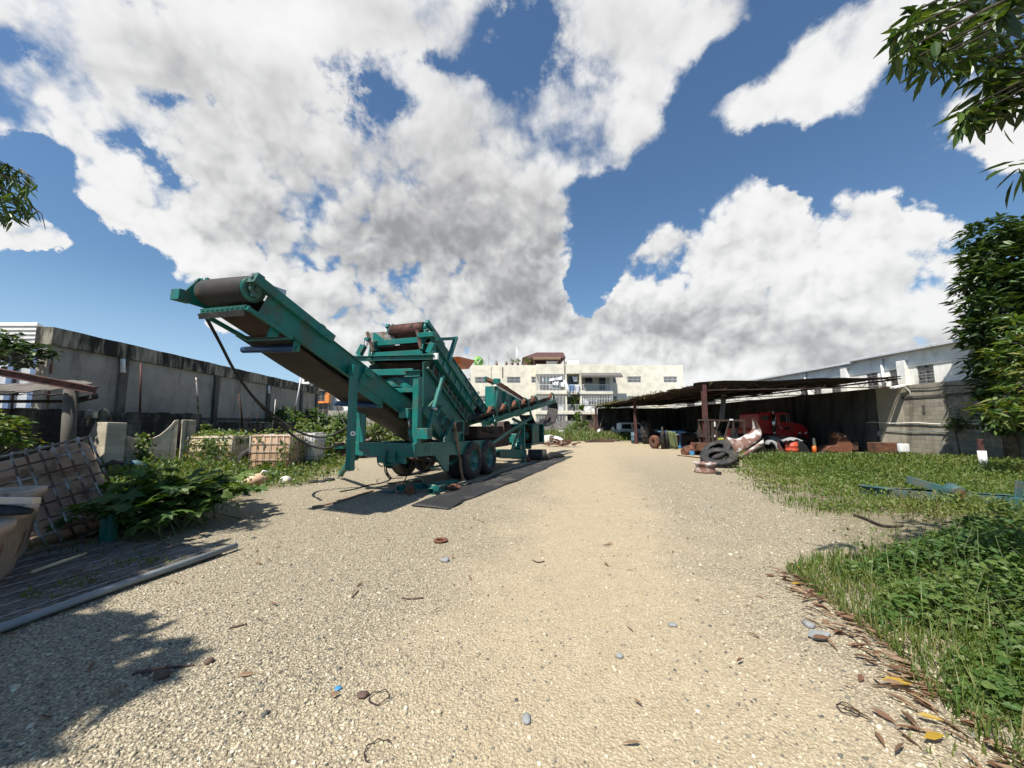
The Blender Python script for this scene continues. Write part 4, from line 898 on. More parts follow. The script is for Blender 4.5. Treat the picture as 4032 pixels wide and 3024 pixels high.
    # --- main discharge conveyor
    C = bpy.data.objects.new('discharge_conveyor', None); COL.objects.link(C); C.parent = T
    VR, VL = .65, -.60
    top0, top1 = onv(c1, 760, 290, VR), onv(c1, 1690, 1015, VR); dv = (top1 - top0).normalized(); dv.x = 0; dn = Vector((0, -dv.z, dv.y)); dn = dn if dn.z > 0 else -dn
    dep = .40
    lo = top0 + dv * 6.15
    mb = MB()
    for v, sd in ((VR, 1), (VL, -1)):
        a, b = Vector((v, top0.y, top0.z)) - dn * dep / 2 - dv * .1, Vector((v, lo.y, lo.z)) - dn * dep / 2
        dp = dep if sd > 0 else dep * .6; c_ = dn * (dep - dp) / 2
        mb.beam(a + c_, b + c_, .014, dp - .03, up=dn)
        for k in (-1, 1): mb.beam(a + c_ + dn * k * (dp / 2 - .008), b + c_ + dn * k * (dp / 2 - .008), .085, .014, up=dn)
    fr = mb.build('side_frame', te, C, .003)
    mb = MB()       # upper cover channel + take-up tubes
    for v in (VR + .03, VL - .03):
        mb = MB(); a = Vector((v, top0.y, top0.z)) - dv * .42 + dn * .0; b = a + dv * 1.62
        mb.beam(a, b, .13, .14, up=dn)
        mb.beam(a - dv * .006, a, .16, .17, up=dn); mb.beam(a + dv * 1.25, a + dv * 1.36, .15, .16, up=dn)
        mb.build('take_up_tube', te, C, .012)
    mb = MB()
    for v in (VR + .03, VL - .03):
        a = Vector((v, top0.y, top0.z)) - dv * .43; mb.cyl(a - dv * .03, a + dv * .0, .03, 6)
    mb.bb((.60, top0.y - .1, top0.z - .02), (.74, top0.y + .1, top0.z + .12)); mb.build('adjuster_bolt', M['steel'], C)
    rc = onv(c4, 1430, 490, .60); rr = .205
    rl = Vector((-.50, rc.y, rc.z)); rc = Vector((.57, rc.y, rc.z))
    e = MB(); e.tube([rl, rl.lerp(rc, .02), rl.lerp(rc, .5), rl.lerp(rc, .98), rc], [rr - .01, rr - .004, rr, rr - .004, rr - .01], 40); ro = e.build('head_roller', M['belt_worn'], C)
    e = MB(); e.lathe(rc, (1, 0, 0), [(rr - .012, .0), (rr - .012, .012), (.10, .03), (.09, .012), (.001, .012), (.001, 0)], 36); e.build('roller_end', te, ro); e = MB(); e.lathe(rl, (-1, 0, 0), [(rr - .012, .0), (rr - .012, .012), (.10, .03), (.001, .012), (.001, 0)], 30); e.build('roller_end', te, ro)
    e = MB()
    for v in (.60, VL - .0): e.lathe((v, rc.y, rc.z), (1, 0, 0), [(.035, -.03), (.085, -.03), (.095, 0), (.095, .05), (.07, .06), (.035, .055)], 24); e.bb((v - .02, rc.y - .06, rc.z - .12), (v + .05, rc.y + .06, rc.z - .07)); e.beam((v + .02, rc.y, rc.z + .08), (v + .02, rc.y + .05, rc.z + .24), .06, .12)
    e.cyl((.52, rc.y, rc.z), (.70, rc.y, rc.z), .04, 16); e.build('bearing', te, ro, .004)
    e = MB(); k = .42
    e.prism([rl + Vector((-.08, -.1, .22)), rl + Vector((-.08, .25, .05)), rl + Vector((-.08, .2, -.25)), rl + Vector((-.08, -.22, -.22)), rl + Vector((-.08, -.30, -.10))], (-.03, 0, 0))
    e.bb((rl.x - .30, rl.y - .34, rl.z - .20), (rl.x - .085, rl.y - .12, rl.z - .03)); e.build('end_guard', te, C, B)
    e = MB()        # hollow end bracket below the right bearing
    e.prism([(.56, rc.y + .25, rc.z - .12), (.56, rc.y + .55, rc.z - .22), (.56, rc.y + .45, rc.z - .62), (.56, rc.y + .28, rc.z - .66), (.56, rc.y + .36, rc.z - .35)], (.05, 0, 0)); e.beam((.60, rc.y + .28, rc.z - .2), (.60, rc.y + .62, rc.z - .12), .07, .12); e.build('bracket', te, C, B)
    # belt: top run, return run
    def belt_run(name, off, v0, v1, s0, s1, sag, m):
        bmn = MB(); n = 24
        def fn(a, b):
            s = s0 + (s1 - s0) * a; p = Vector((0, top0.y, top0.z)) + dv * s + dn * (off - sag * abs(math.sin(a * math.pi * 2.5)))
            v = v0 + (v1 - v0) * b
            return (v + .012 * math.sin(a * 21), p.y, p.z - .02 * math.sin(b * math.pi))
        bmn.grid(fn, n, 6); return bmn.build(name, m, C, solid=.014)
    belt_run('top_belt', -.16, VL + .06, VR - .06, -.35, 6.0, .0, M['belt'])
    belt_run('return_belt', -dep - .02, VL - .01, VR - .10, .45, 6.1, .03, M['belt'])
    # underpan near the head with its angle rails and scraper plate
    sp0, sp1 = onu(c4, 480, 855, rc.y - .12), onu(c4, 1310, 745, rc.y - .12); sp0.z -= .09; sp1.z -= .05
    e = MB(); e.beam(sp0, sp1, .02, .085, up=(0, -.35, 1)); e.beam(sp0 + Vector((0, .03, .04)), sp1 + Vector((0, .03, .04)), .07, .012)
    for k in range(9): c = sp0.lerp(sp1, .06 + k * .11); e.cyl(c, c + Vector((0, -.03, .0)), .016, 6)
    so_ = e.build('scraper', te, C, .003)
    e = MB(); e.beam(sp0 + Vector((-.03, -.005, -.075)), sp1 + Vector((0, -.005, -.07)), .016, .085, up=(0, -.35, 1)); e.build('scraper_rubber', M['rubber'], so_)
    ur = onv(c4, 2110, 1270, sp1.x + .02); ur.z -= .05
    e = MB(); e.beam(sp1 + Vector((.02, .0, 0)), ur, .06, .06); lle = Vector((sp0.x + .0, ur.y, ur.z - .03)); e.beam(sp0 + Vector((-.0, 0, -.02)), lle, .06, .06); e.beam(lle, ur, .05, .06); e.build('underpan_frame', te, C, .004)
    e = MB(); e.add([sp0 + Vector((.2, .06, .0)), sp1 + Vector((-.02, .06, .0)), ur + Vector((-.05, 0, .02)), lle + Vector((.15, 0, .02))], [(0, 1, 2, 3)]); e.build('underpan', M['rust_dark'], C, solid=.012)
    for (xr, yr, w) in ((972, 625, 1.30), (1518, 1077, 1.25)):
        q = onv(c1, xr, yr, VR - .06); s_ = (q.y - top0.y) / dv.y; pz = top0 + dv * s_ - dn * (dep + .11); q = Vector((VR - .04, pz.y, pz.z)); b = Vector((q.x - w, q.y, q.z - .03)); e = MB(); e.cyl(b, q, .058, 18); idl = e.build('return_idler', M['blue_paint'], C)
        e = MB(); e.bb((q.x, q.y - .05, q.z - .05), (q.x + .03, q.y + .06, q.z + .16)); e.cyl(q, q + Vector((.07, 0, 0)), .035, 8); e.build('idler_bracket', te, idl)
    for s in (2.6, 3.5, 4.4):
        p = Vector((VL, top0.y, top0.z)) + dv * s; e = MB(); e.cyl((VL - .12, p.y, p.z + .02), (VL - .02, p.y, p.z + .02), .09, 14); e.build('motor', M['rust_dark'], C) if s == 2.6 else None
        e = MB(); e.beam((VL, p.y, p.z - .1), (VR, p.y, p.z - .1), .06, .06); e.build('cross_member', te, C)
    # doubled plate on the frame near the fold and the fold box
    q0, q1 = onv(c2, 190, 545, VR + .02), onv(c2, 640, 870, VR + .02)
    e = MB(); e.beam(q0 - dn * .25, q0 - dn * .25 + dv * .75, .03, .50, up=dn); e.beam(q0 - dn * .06, q0 + dv * .28 - dn * .06, .12, .13, up=dn); e.build('splice_plate', te, C, .004)
    piv = Matrix.Translation((VR, top0.y, top0.z)); C.matrix_basis = piv @ Matrix.Rotation(R(5.0), 4, dv if dv.y > 0 else -dv) @ piv.inverted()
    # --- folding post under the conveyor, outrigger leg, columns
    a, b = onv(c1, 1300, 772, VR + .07), onv(c1, 1280, 1488, VR + .07); e = MB(); e.beam((a.x, a.y, a.z), (a.x, a.y, b.z), .125, .115, up=(0, 1, 0)); e.bb((a.x - .05, a.y - .10, a.z - .18), (a.x + .075, a.y - .06, a.z + .02)); e.build('folding_post', te, T, .006)
    e = MB(); e.lathe((a.x + .06, a.y - .02, onv(c1, 1300, 1233, VR + .07).z), (.5, -.8, 0), [(.02, 0), (.045, 0), (.045, .03), (.02, .03)], 16); e.build('lifting_eye', M['white'], T)
    lf = onz(c1, 1205, 1520, .10); e = MB(); e.beam((-.70, uf - .03, .84), lf, .12, .10); e.build('outrigger_leg', te, T, .006)
    e = MB(); e.bb((-.82, uf - .12, .72), (-.66, uf + .1, .93)); e.prism([(-.64, uf - .1, .86), (-.64, uf - .1, 1.08), (-.50, uf - .1, .86)], (0, .012, 0)); e.build('leg_bracket', te, T, B)
    e = MB(); e.bb((-.75, uf + .02, zt), (-.58, uf + .20, 2.05)); e.bb((-.574, uf + .02, zt), (-.42, uf + .05, 1.95)); e.build('left_column', te, T, B)
    cz = onv(c2, 660, 620, 1.05).z
    e = MB(); e.bb((.90, uf - .0, zt - .25), (1.052, uf + .17, cz)); e.build('right_column', te, T, B)
    yb = uf + .02
    e = MB(); q0, q1 = onu(c2, 555, 630, yb), onu(c2, 712, 650, yb); e.ibeam((q0.x - .05, yb + .02, cz + .06), (1.06, yb + .02, cz + .06), .14, .15, .014); e.build('cantilever_beam', td, T, .003)
    e = MB(); q0, q1 = onu(c2, 262, 588, yb + .05), onu(c2, 610, 582, yb + .05); e.beam(q0 - Vector((.35, 0, 0)), q1, .04, .15); e.build('crossbeam', te, T, .006)
    e = MB(); q0, q1 = onu(c2, 430, 744, yb + .05), onu(c2, 655, 744, yb + .05); e.beam(q0 - Vector((.4, 0, 0)), q1, .10, .10); e.build('crossbeam', te, T, .006)
    e = MB(); q0 = onv(c2, 560, 940, .80); e.bb((.60, q0.y - .05, q0.z - .12), (.86, q0.y + .12, q0.z + .10)); e.build('ram_bracket', te, T, B)
    e = MB(); q0, q1 = onv(c2, 572, 1000, .80), onv(c2, 605, 1195, .80); e.cyl(q0, q0.lerp(q1, .42), .026, 12); r_ = e.build('ram_rod', M['steel'], T)
    e = MB(); e.cyl(q0.lerp(q1, .40), q1, .062, 16); e.build('ram_barrel', te, r_)
    e = MB(); q0 = onu(c2, 722, 1122, uf - .02); e.bb((q0.x - .18, uf - .12, q0.z - .12), (q0.x + .1, uf + .1, q0.z + .12)); e.build('strut_bracket', te, T, B)
    q0, q1 = onv(c2, 872, 618, 1.08), onv(c2, 742, 1088, 1.08); e = MB(); e.beam(q0, q0.lerp(q1, .32), .07, .07); e.beam(q0.lerp(q1, .25), q1, .095, .095); s_ = e.build('telescopic_strut', te, T, .006)
    e = MB(); e.cyl(q0.lerp(q1, .64) + Vector((-.1, 0, 0)), q0.lerp(q1, .64) + Vector((.1, 0, 0)), .02, 8); e.lathe(q0.lerp(q1, .64), q1 - q0, [(.05, -.03), (.085, -.03), (.085, .03), (.05, .03)], 12); e.build('strut_pin', M['steel'], s_)
    # --- screen box
    X = bpy.data.objects.new('screen_box', None); COL.objects.link(X); X.parent = T
    ub = onv(c2, 790, 445, .95).y
    i0, i1 = onv(c2, 800, 352, .95), onv(c2, 1142, 862, .95); j0, j1 = onv(c2, 792, 470, .95), onv(c2, 1122, 950, .95)
    e = MB(); dI = (i1 - i0).normalized(); nI = Vector((0, -dI.z, dI.y)); nI = nI if nI.z > 0 else -nI; dep2 = (i0 - j0).dot(nI)
    for v in (.95, -.95):
        a, b = Vector((v, i0.y, i0.z)), Vector((v, i1.y, i1.z)); e.ibeam(a - nI * dep2 / 2, b - nI * dep2 / 2 + dI * .1, .16, dep2, .016, up=nI)
    e.build('main_beam', te, X, .003)
    e = MB()
    for k in range(7): p = i0.lerp(i1, .08 + k * .145) - nI * dep2 / 2; e.beam(p + nI * (dep2 / 2 - .02) + Vector((.03, 0, 0)), p - nI * (dep2 / 2 - .02) + Vector((.03, 0, 0)), .012, .07, up=dI)
    e.build('stiffener', te, X)
    fb0, fb1 = onu(c5a, 115, 815, ub - .02), onu(c5a, 1440, 785, ub - .02)
    e = MB(); e.channel(fb0, fb1, .10, .13, .014, side=-1); e.build('front_channel', te, X, .003)
    z2 = onu(c5a, 1440, 785, ub).z
    f0, f1 = onu(c5a, 365, 745, ub + .02), onu(c5a, 1255, 690, ub + .02)
    e = MB(); e.beam(f0, f1, .03, .13); e.beam(f0 + Vector((0, -.02, -.085)), f1 + Vector((0, -.02, -.085)), .05, .03)
    for k in range(5): c = f0.lerp(f1, .08 + k * .21) + Vector((0, -.045, -.075)); e.cyl(c, c + Vector((0, -.02, 0)), .012, 6)
    e.build('lower_lip', te, X, .003)
    g0, g1 = onu(c5a, 390, 545, ub + .22), onu(c5a, 1290, 470, ub + .22); e = MB(); e.beam(g0, g1, .05, .15); e.build('upper_lip', te, X, B)
    # side plates of the box, decks, back
    bz0, bz1 = f0.z - .1, g1.z + .1; L2 = 2.5
    for v, k in ((.80, 0), (-.98, 1)):
        p0 = Vector((v, ub + .05, f0.z - .02)); h = .62 if k == 0 else .95
        e = MB(); e.prism([p0, p0 + dI * L2, p0 + dI * L2 + nI * .5, p0 + nI * h + dI * .25, p0 + Vector((0, .02, .40))], (.015, 0, 0)); e.build('side_plate', td, X)
    e = MB()
    for h, m in ((.06, 0), (.30, 0)):
        p0 = Vector((-.97, ub + .1, f0.z)) + nI * h; e.add([p0, p0 + Vector((1.76, 0, 0)), p0 + Vector((1.76, 0, 0)) + dI * L2, p0 + dI * L2], [(0, 1, 2, 3)])
    e.build('screen_deck', M['rust_dark'], X, solid=.02)
    pl = [onu(c5a, x, y, ub + .35) for x, y in ((300, 352), (680, 330), (850, 470), (640, 480), (400, 540))]; e = MB(); e.prism(pl, (0, .012, 0)); e.build('dust_flap', M['galv2'], X)
    pl = [onu(c5a, x, y, ub + .30) for x, y in ((392, 360), (425, 352), (625, 500), (395, 520))]; e = MB(); e.prism(pl, (0, .02, 0)); e.build('corner_gusset', te, X)
    for (xa, ya, xb, yb, du) in ((290, 345, 395, 680, .10), (1160, 320, 1232, 640, .12)):
        e = MB(); e.beam(onu(c5a, xa, ya, ub + du - .05), onu(c5a, xb, yb, ub + du - .12), .06, .075); e.build('prop_timber', M['wood_dark'], X, .004)
    e = MB(); e.beam(onu(c5a, 1312, 310, ub + .1), onu(c5a, 1262, 650, ub - .02), .04, .11); e.build('side_strap', te, X, .004); e = MB(); e.beam(onu(c5a, 350, 590, ub + .05), onu(c5a, 325, 765, ub - .02), .04, .09)
    e.build('side_strap', te, X, .004)
    for (x0, y0_, x1, y1_) in ((235, 575, 145, 745), (1440, 535, 1365, 715)):
        a, b = onu(c5a, x0, y0_, ub), onu(c5a, x1, y1_, ub - .02); e = MB(); e.beam(a, b, .16, .13, up=(0, 1, 0)); e.bb((b.x - .16, b.y - .1, b.z - .06), (b.x + .16, b.y + .12, b.z - .02)); e.build('spring_block', te, X, .006)
    sp_ = onu(c5a, 265, 570, ub); pts = []
    for k in range(60): a = k * .62; pts.append(sp_ + Vector((.055 * math.cos(a) + .0009 * k, .055 * math.sin(a), -.02 + .0038 * k)))
    e = MB(); e.tube(pts, .011, 6); e.build('coil_spring', M['steel'], X); e = MB(); c = onu(c5a, 300, 470, ub); e.bb((c.x - .08, c.y - .06, c.z - .04), (c.x + .08, c.y + .06, c.z + .04)); e.build('spring_cap', te, X, .01)
    # right outside bracket
    k0, k1, k2 = onv(c5a, 1560, 465, 1.0), onv(c5a, 1850, 452, 1.0), onv(c5a, 1700, 860, 1.0)
    e = MB(); e.beam(k0 + Vector((-.1, 0, 0)), k1, .09, .085); e.beam(k1 + Vector((0, -.03, .03)), k2, .10, .10, up=(1, 0, 0)); e.bb((.55, k0.y - .35, k0.z + .0), (1.0, k0.y - .12, k0.z + .12)); e.build('outer_bracket', te, X, .006)
    # collecting hopper under the screen: sloping panels
    e = MB(); pn = [onv(c2, x, y, .80) for x, y in ((700, 500), (790, 470), (1128, 950), (1030, 1002), (905, 1105), (700, 900))]; e.prism(pn, (-.02, 0, 0)); pn2 = [Vector((-.85, p.y, p.z)) for p in pn]; e.prism(pn2, (.02, 0, 0))
    e.build('hopper_side', td, X)
    e = MB(); u0_, u1_ = j0 + nI * -.16, j1 + nI * -.16; u0_.x = u1_.x = .84; e.beam(u0_ + dI * .15, u1_, .05, .26, up=nI); e.build('shadow_gap_panel', M['rust_dark'], X)  # dark strip drawn in for the shadow gap under the main beam
    e = MB()
    for k in range(9):
        p = u0_.lerp(u1_, .08 + k * .11) + Vector((.04, 0, 0)); e.beam(p + nI * .16, p - nI * (.10 + .05 * (k % 3)) + dI * .06 * (k % 2), .04, .05, up=dI)
        if k % 2: e.tube([p + Vector((.05, 0, 0)), p + Vector((.09, .12, -.14)), p + dI * .5 + Vector((.06, 0, -.05))], .014, 6)
    e.beam(u0_ + nI * -.12 + Vector((.03, 0, 0)), u1_ + nI * -.12 + Vector((.03, 0, 0)), .05, .05, up=nI); e.build('under_frame', td, X)
    q = [onu(c5a, x, y, ub + .12) for x, y in ((355, 880), (1300, 875), (1295, 1330), (380, 1330))]
    e = MB(); e.add([q[0], q[1], q[1] + Vector((0, .25, -.55)), q[0] + Vector((0, .25, -.55))], [(0, 1, 2, 3)]); e.build('front_apron', M['rust_dark'], X, solid=.02)
    q = [onu(c5a, x, y, ub + .22) for x, y in ((500, 1165), (1180, 1110), (1160, 1330), (560, 1320))]
    e = MB(); e.grid(lambda a, b: q[0].lerp(q[1], a).lerp(q[3].lerp(q[2], a), b) + Vector((0, .05 * math.sin(a * 17) * b - .02 * math.sin(a * 7), -.02 * math.sin(a * 11))), 24, 6); e.build('chute_curtain', te, X, solid=.012)
    e = MB(); e.bb((-.84, ub + .9, 1.25), (.78, ub + 2.4, 2.1)); e.build('shade_fill', M['dark'], X)  # dark block put in for the shade inside the screen box
    e = MB(); r0, r1 = onv(c2, 700, 905, .88), onv(c2, 890, 1165, .88); e.beam(r0, r1, .05, .20)
    for k in range(4):
        p = r0.lerp(r1, .1 + k * .27) + Vector((.03, .1, .12)); e.beam(p, p + (r1 - r0).normalized() * .06 + Vector((0, .28, .30)), .05, .05)
    e.beam(r0 + Vector((0, .45, .3)), r1 + Vector((0, .5, .3)), .05, .07); e.build('chute_ladder', te, X, .004)
    pt = [onv(c2, x, y, 1.04) for x, y in ((962, 1012), (1047, 1010), (1045, 1200), (872, 1202))]; e = MB()
    for a, b, w in ((0, 1, .08), (1, 2, .06), (3, 0, .10)): e.beam(pt[a], pt[b], .05, w, up=(1, 0, 0))
    e.beam(pt[3].lerp(pt[0], .45), pt[2].lerp(pt[1], .45), .04, .06); e.prism([pt[3] + Vector((-.03, 0, 0)), pt[2] + Vector((-.03, 0, 0)), pt[2].lerp(pt[1], .45) + Vector((-.03, 0, 0)), pt[3].lerp(pt[0], .45) + Vector((-.03, 0, 0))], (-.015, 0, 0)); e.build('side_frame', td, T, .004)
    # floodlight on the beam
    p = onv(c2, 830, 455, 1.05); e = MB(); e.bb((p.x - .08, p.y - .12, p.z - .08), (p.x + .05, p.y - .05, p.z + .08)); e.build('work_lamp', M['white'], X, .01)
    # --- feed conveyor on top
    Fd = bpy.data.objects.new('feed_conveyor', None); COL.objects.link(Fd); Fd.parent = T
    t0, t1 = onv(c2, 733, 130, .62), onv(c2, 1272, 918, .62); df = (t1 - t0).normalized(); nf = Vector((0, -df.z, df.y)); nf = nf if nf.z > 0 else -nf
    e = MB()
    for v in (.62, -.62):
        a, b = Vector((v, t0.y, t0.z)), Vector((v, t1.y, t1.z)); e.beam(a - nf * .05, a + df * 1.0 - nf * .05, .10, .11, up=nf)
        e.beam(a + df * .85 - nf * .20, b - nf * .20, .016, .30, up=nf); e.beam(a + df * .85 - nf * .05, b - nf * .05, .09, .02, up=nf); e.beam(a + df * .85 - nf * .35, b - nf * .35, .09, .02, up=nf)
    e.build('side_frame', te, Fd, .003)
    e = MB()
    for k in range(9): p = Vector((.64, t0.y, t0.z)) + df * (1.2 + k * .36) - nf * .2; e.beam(p + nf * .12, p - nf * .12, .05, .05, up=df); e.cyl(p + Vector((0, 0, .0)), p + Vector((.06, 0, 0)), .03, 8)
    e.build('frame_cleat', te, Fd)
    fc = onv(c5a, 1330, 265, .56); r = .155; a, b = Vector((-.55, fc.y, fc.z + .0)), Vector((.50, fc.y, fc.z))
    e = MB(); e.tube([a, a.lerp(b, .01), b.lerp(a, .01), b], [r - .01, r, r, r - .01], 32)
    for k in range(26):
        t = k * 2 * math.pi / 26
        for sx in (-1, 1):
            pts = [Vector(((a.x + b.x) / 2 + sx * .5 * i / 5, fc.y + (r + .002) * math.cos(t + i * .10), fc.z + (r + .002) * math.sin(t + i * .10))) for i in range(6)]; e.tube(pts, .006, 4)
    e.build('lagged_roller', M['redmesh'], Fd)
    for v in (.56, -.58):
        e = MB(); e.lathe((v, fc.y, fc.z), (1, 0, 0), [(.03, -.04), (.12, -.04), (.12, .02), (.07, .05), (.03, .05)], 20)
        for k in range(4): e.cyl((v - .12, fc.y - .1 + k * .06, fc.z - .08 + .02 * k), (v + .12, fc.y - .1 + k * .06, fc.z - .08 + .02 * k), .012, 6)
        e.beam((v, fc.y, fc.z), (v, fc.y + .1, fc.z + .2), .05, .10)
        e.build('bearing', te, Fd, .004)
    a_, b_ = onv(c2, 1140, 800, .7), onv(c2, 1150, 905, .7); e = MB(); e.beam(a_, b_, .02, .12); e.cyl(onv(c2, 1110, 820, .7), onv(c2, 1185, 820, .7), .012, 6); e.build('adjuster_plate', M['galv'], Fd)
    for (x, y) in ((975, 575), (1100, 660), (1180, 775), (1125, 745)):
        p = onv(c2, x, y, .66); e = MB(); e.tube([p + Vector((.0, .07 * math.cos(k * .5), .07 * math.sin(k * .5))) for k in range(12)], .016, 6); e.build('hook_ring', te, Fd)
    q = [Vector((v, fc.y + dy, fc.z + dz)) for v, dy, dz in ((-.50, .02, -.14), (.42, .02, -.14), (.30, .12, -.40), (-.30, .12, -.42))]
    e = MB(); e.grid(lambda s, t: q[0].lerp(q[1], s).lerp(q[3].lerp(q[2], s), t) + Vector((0, .03 * math.sin(s * 9), -.05 * math.sin(math.pi * s) * t)), 16, 6); e.build('hanging_flap', M['redmesh'], Fd, solid=.012)
    e = MB(); p0, p1 = Vector((-.54, t0.y, t0.z)) + df * .5 - nf * .12, Vector((-.54, t1.y, t1.z)) - nf * .12; e.add([p0, p0 + Vector((1.08, 0, 0)), p1 + Vector((1.08, 0, 0)), p1], [(0, 1, 2, 3)]); e.build('feed_belt', M['belt'], Fd, solid=.016)
    # orange guard behind
    pl = [onv(c2, x, y, -.45) for x, y in ((945, 455), (1090, 488), (1032, 562), (960, 520))]; e = MB(); e.prism(pl, (.3, 0, 0)); e.build('orange_guard', M['orange'], Fd)
    # --- rear hopper with tipping grid
    Hh = bpy.data.objects.new('rear_hopper', None); COL.objects.link(Hh); Hh.parent = T
    v = .8; pk = lambda x, y, vv=v: onv(c3, x, y, vv)
    side = [pk(442, 180), pk(432, 580), pk(905, 585), pk(912, 462)]; e = MB(); e.prism(side, (-.03, 0, 0)); e.prism([Vector((.42, p.y, p.z)) for p in side], (.03, 0, 0))
    e.add([side[0] + Vector((-.03, .0, 0)), side[1] + Vector((-.03, 0, 0)), Vector((.45, side[1].y, side[1].z)), Vector((.45, side[0].y, side[0].z))], [(0, 1, 2, 3)])
    e.add([side[3] + Vector((-.03, .0, 0)), side[2] + Vector((-.03, 0, 0)), Vector((.45, side[2].y, side[2].z)), Vector((.45, side[3].y, side[3].z))], [(0, 1, 2, 3)]); e.build('hopper_body', te, Hh, .003)
    for k in (.02, .30, .62, .95):
        e = MB(); a, b = side[0].lerp(side[3], k), side[1].lerp(side[2], k); w = .16 if k > .1 else .05; e.add([a + Vector((.002, -.01, 0)), a + Vector((.12, 0, 0)), b + Vector((.02, 0, 0)), b + Vector((.002, -.01, 0))], [(0, 1, 2, 3)])
        e.build('rib', te, Hh, solid=.014)
    e = MB(); e.beam(side[0] + Vector((.02, -.05, .02)), side[3] + Vector((.02, .05, .02)), .10, .06, up=(0, .5, 1)); e.build('rim_flange', M['white'], Hh, .004)
    g = [pk(482, 118, .55), pk(1058, 478, .55), pk(1045, 470, -.9), pk(560, 90, -.9)]
    e = MB(); gp = [pk(490, 105, .62), pk(1065, 480, .62)]; hz = Vector((-.55, .10, .14))
    n = 12
    for k in range(n): o_ = hz * (k / (n - 1)); e.beam(gp[0] + o_, gp[1] + o_, .035, .10)
    for k in (0, .5, 1): a = gp[0].lerp(gp[1], k); e.beam(a, a + hz, .06, .08)
    e.build('grid_bars', M['rust_bright'], Hh)
    e = MB(); a = pk(490, 100, .66); b = pk(870, 280, .66); e.beam(a + hz, b + hz, .05, .2); e.bb((a.x - .12, a.y - .16, a.z - .08), (a.x + .1, a.y + .06, a.z + .1)); e.build('grid_frame', te, Hh, B)
    # --- side conveyor with troughing idlers and hanging belt
    Sd = bpy.data.objects.new('side_conveyor', None); COL.objects.link(Sd); Sd.parent = T
    s0, s1 = pk(215, 850, 1.15), pk(1520, 440, 1.15); ds = (s1 - s0).normalized(); ns = Vector((0, -ds.z, ds.y)); W2 = .62
    e = MB()
    for dv_ in (0, -W2): o_ = Vector((dv_, 0, 0)); e.channel(s0 + o_, s1 + o_, .09, .20, .012, side=1)
    for k in range(7): a = s0.lerp(s1, .05 + k * .15); e.beam(a, a + Vector((-W2, 0, 0)), .05, .05)
    e.beam(s0 + ds * .3 + Vector((.04, 0, .06)), s1 + Vector((.04, 0, .06)), .05, .05)
    e.build('side_frame', te, Sd, .003)
    for k, (x, y) in enumerate(((310, 660), (548, 605), (745, 545), (915, 505), (1085, 460), (1395, 385))):
        q = pk(x, y, 1.0); base = q + Vector((.05, 0, -.2)); e = MB(); e.cyl(q + Vector((-.03, 0, -.16)), q + Vector((.12, .03, .22)), .075, 14); rl_ = e.build('idler_roller', M['rust_bright'], Sd)
        e = MB(); e.tube([q + Vector((.13, .03, .26)), q + Vector((.2, .16, .20)), q + Vector((.2, .34, -.08)), q + Vector((.18, .36, -.2))], .036, 8); e.beam(q + Vector((.16, -.36, -.22)), q + Vector((.16, .36, -.12)), .09, .09); e.build('idler_bracket', te, rl_)
        e = MB(); e.cyl(q + Vector((-.05, 0, -.16)), q + Vector((-.45, 0, -.16)), .05, 12); e.build('idler_centre', M['rust'], rl_)
    e = MB()
    def trough(a, b):
        p = s0.lerp(s1, a * .86 - .02); y = b * 2 - 1; return (p.x - W2 / 2 + y * .36, p.y, p.z + .10 + .20 * max(0, abs(y) - .35) / .65 + .012 * math.sin(a * 30))
    e.grid(trough, 28, 10); e.build('trough_belt', M['belt'], Sd, solid=.014)
    # loose end of the belt hanging in a loop
    hp = [pk(1500, 470, .9), pk(1530, 560, .9), pk(1518, 700, .95), pk(1480, 820, .95), pk(1380, 862, .9), pk(1220, 880, .85), pk(1120, 835, .8), pk(1075, 735, .75), pk(1060, 690, .7)]
    e = MB(); m_ = len(hp) - 1
    def loop(a, b):
        i = min(int(a * m_), m_ - 1); f = a * m_ - i; p = hp[i].lerp(hp[i + 1], f); return p + Vector((-.62 * b + .1, .10 * math.sin(a * 5) * b, .22 * b * (1 if a < .5 else .3) + .05 * math.sin(a * 9 + b * 3)))
    e.grid(loop, 40, 8); e.build('loose_belt', M['belt'], Sd, solid=.016)
    e = MB(); a, b = pk(395, 1185, 1.1), pk(1080, 735, 1.15); e.beam(a, b, .07, .11); e.build('support_strut', te, Sd, .006)
    e = MB(); a = pk(1045, 545, 1.2); b = pk(1095, 735, 1.2); e.beam(a, b, .05, .13); e.beam(pk(760, 760, .9), pk(900, 830, .9), .08, .1); e.beam(pk(820, 700, .8), pk(960, 640, .8), .08, .1); e.build('hinge_plate', te, Sd, .004)
    e = MB(); q = pk(435, 800, 1.22); e.beam(q + Vector((0, -.16, .1)), q + Vector((0, .2, -.08)), .04, .26); e.beam(q + Vector((.04, -.1, .02)), q + Vector((.04, .1, -.1)), .05, .10); e.build('drive_bracket', te, Sd, .004)
    e = MB()
    for k in range(7):
        a = pk(200 + 25 * k, 850 + 6 * k, 1.12 - .03 * k); e.tube([a, a + Vector((.03, .15, .05)), a + Vector((0, .35, -.10 - .02 * k)), a + Vector((-.1, .2, -.22))], .014, 6)
    e.build('hydraulic_hose', M['black'], Sd)
    # --- rear posts, power unit
    e = MB(); a, b = pk(962, 845, 1.02), pk(950, 1385, 1.02); e.beam((a.x, b.y, .45), (a.x, b.y, a.z + .2), .10, .14, up=(0, 1, 0)); a, b = pk(905, 880, 1.0), pk(742, 1315, 1.0); e.beam(b, a, .08, .085); e.build('rear_post', te, T, .006)
    Pw = bpy.data.objects.new('power_unit', None); COL.objects.link(Pw); Pw.parent = T
    u0, u1 = pk(1010, 850).y, pk(1300, 1200, 1.0).y
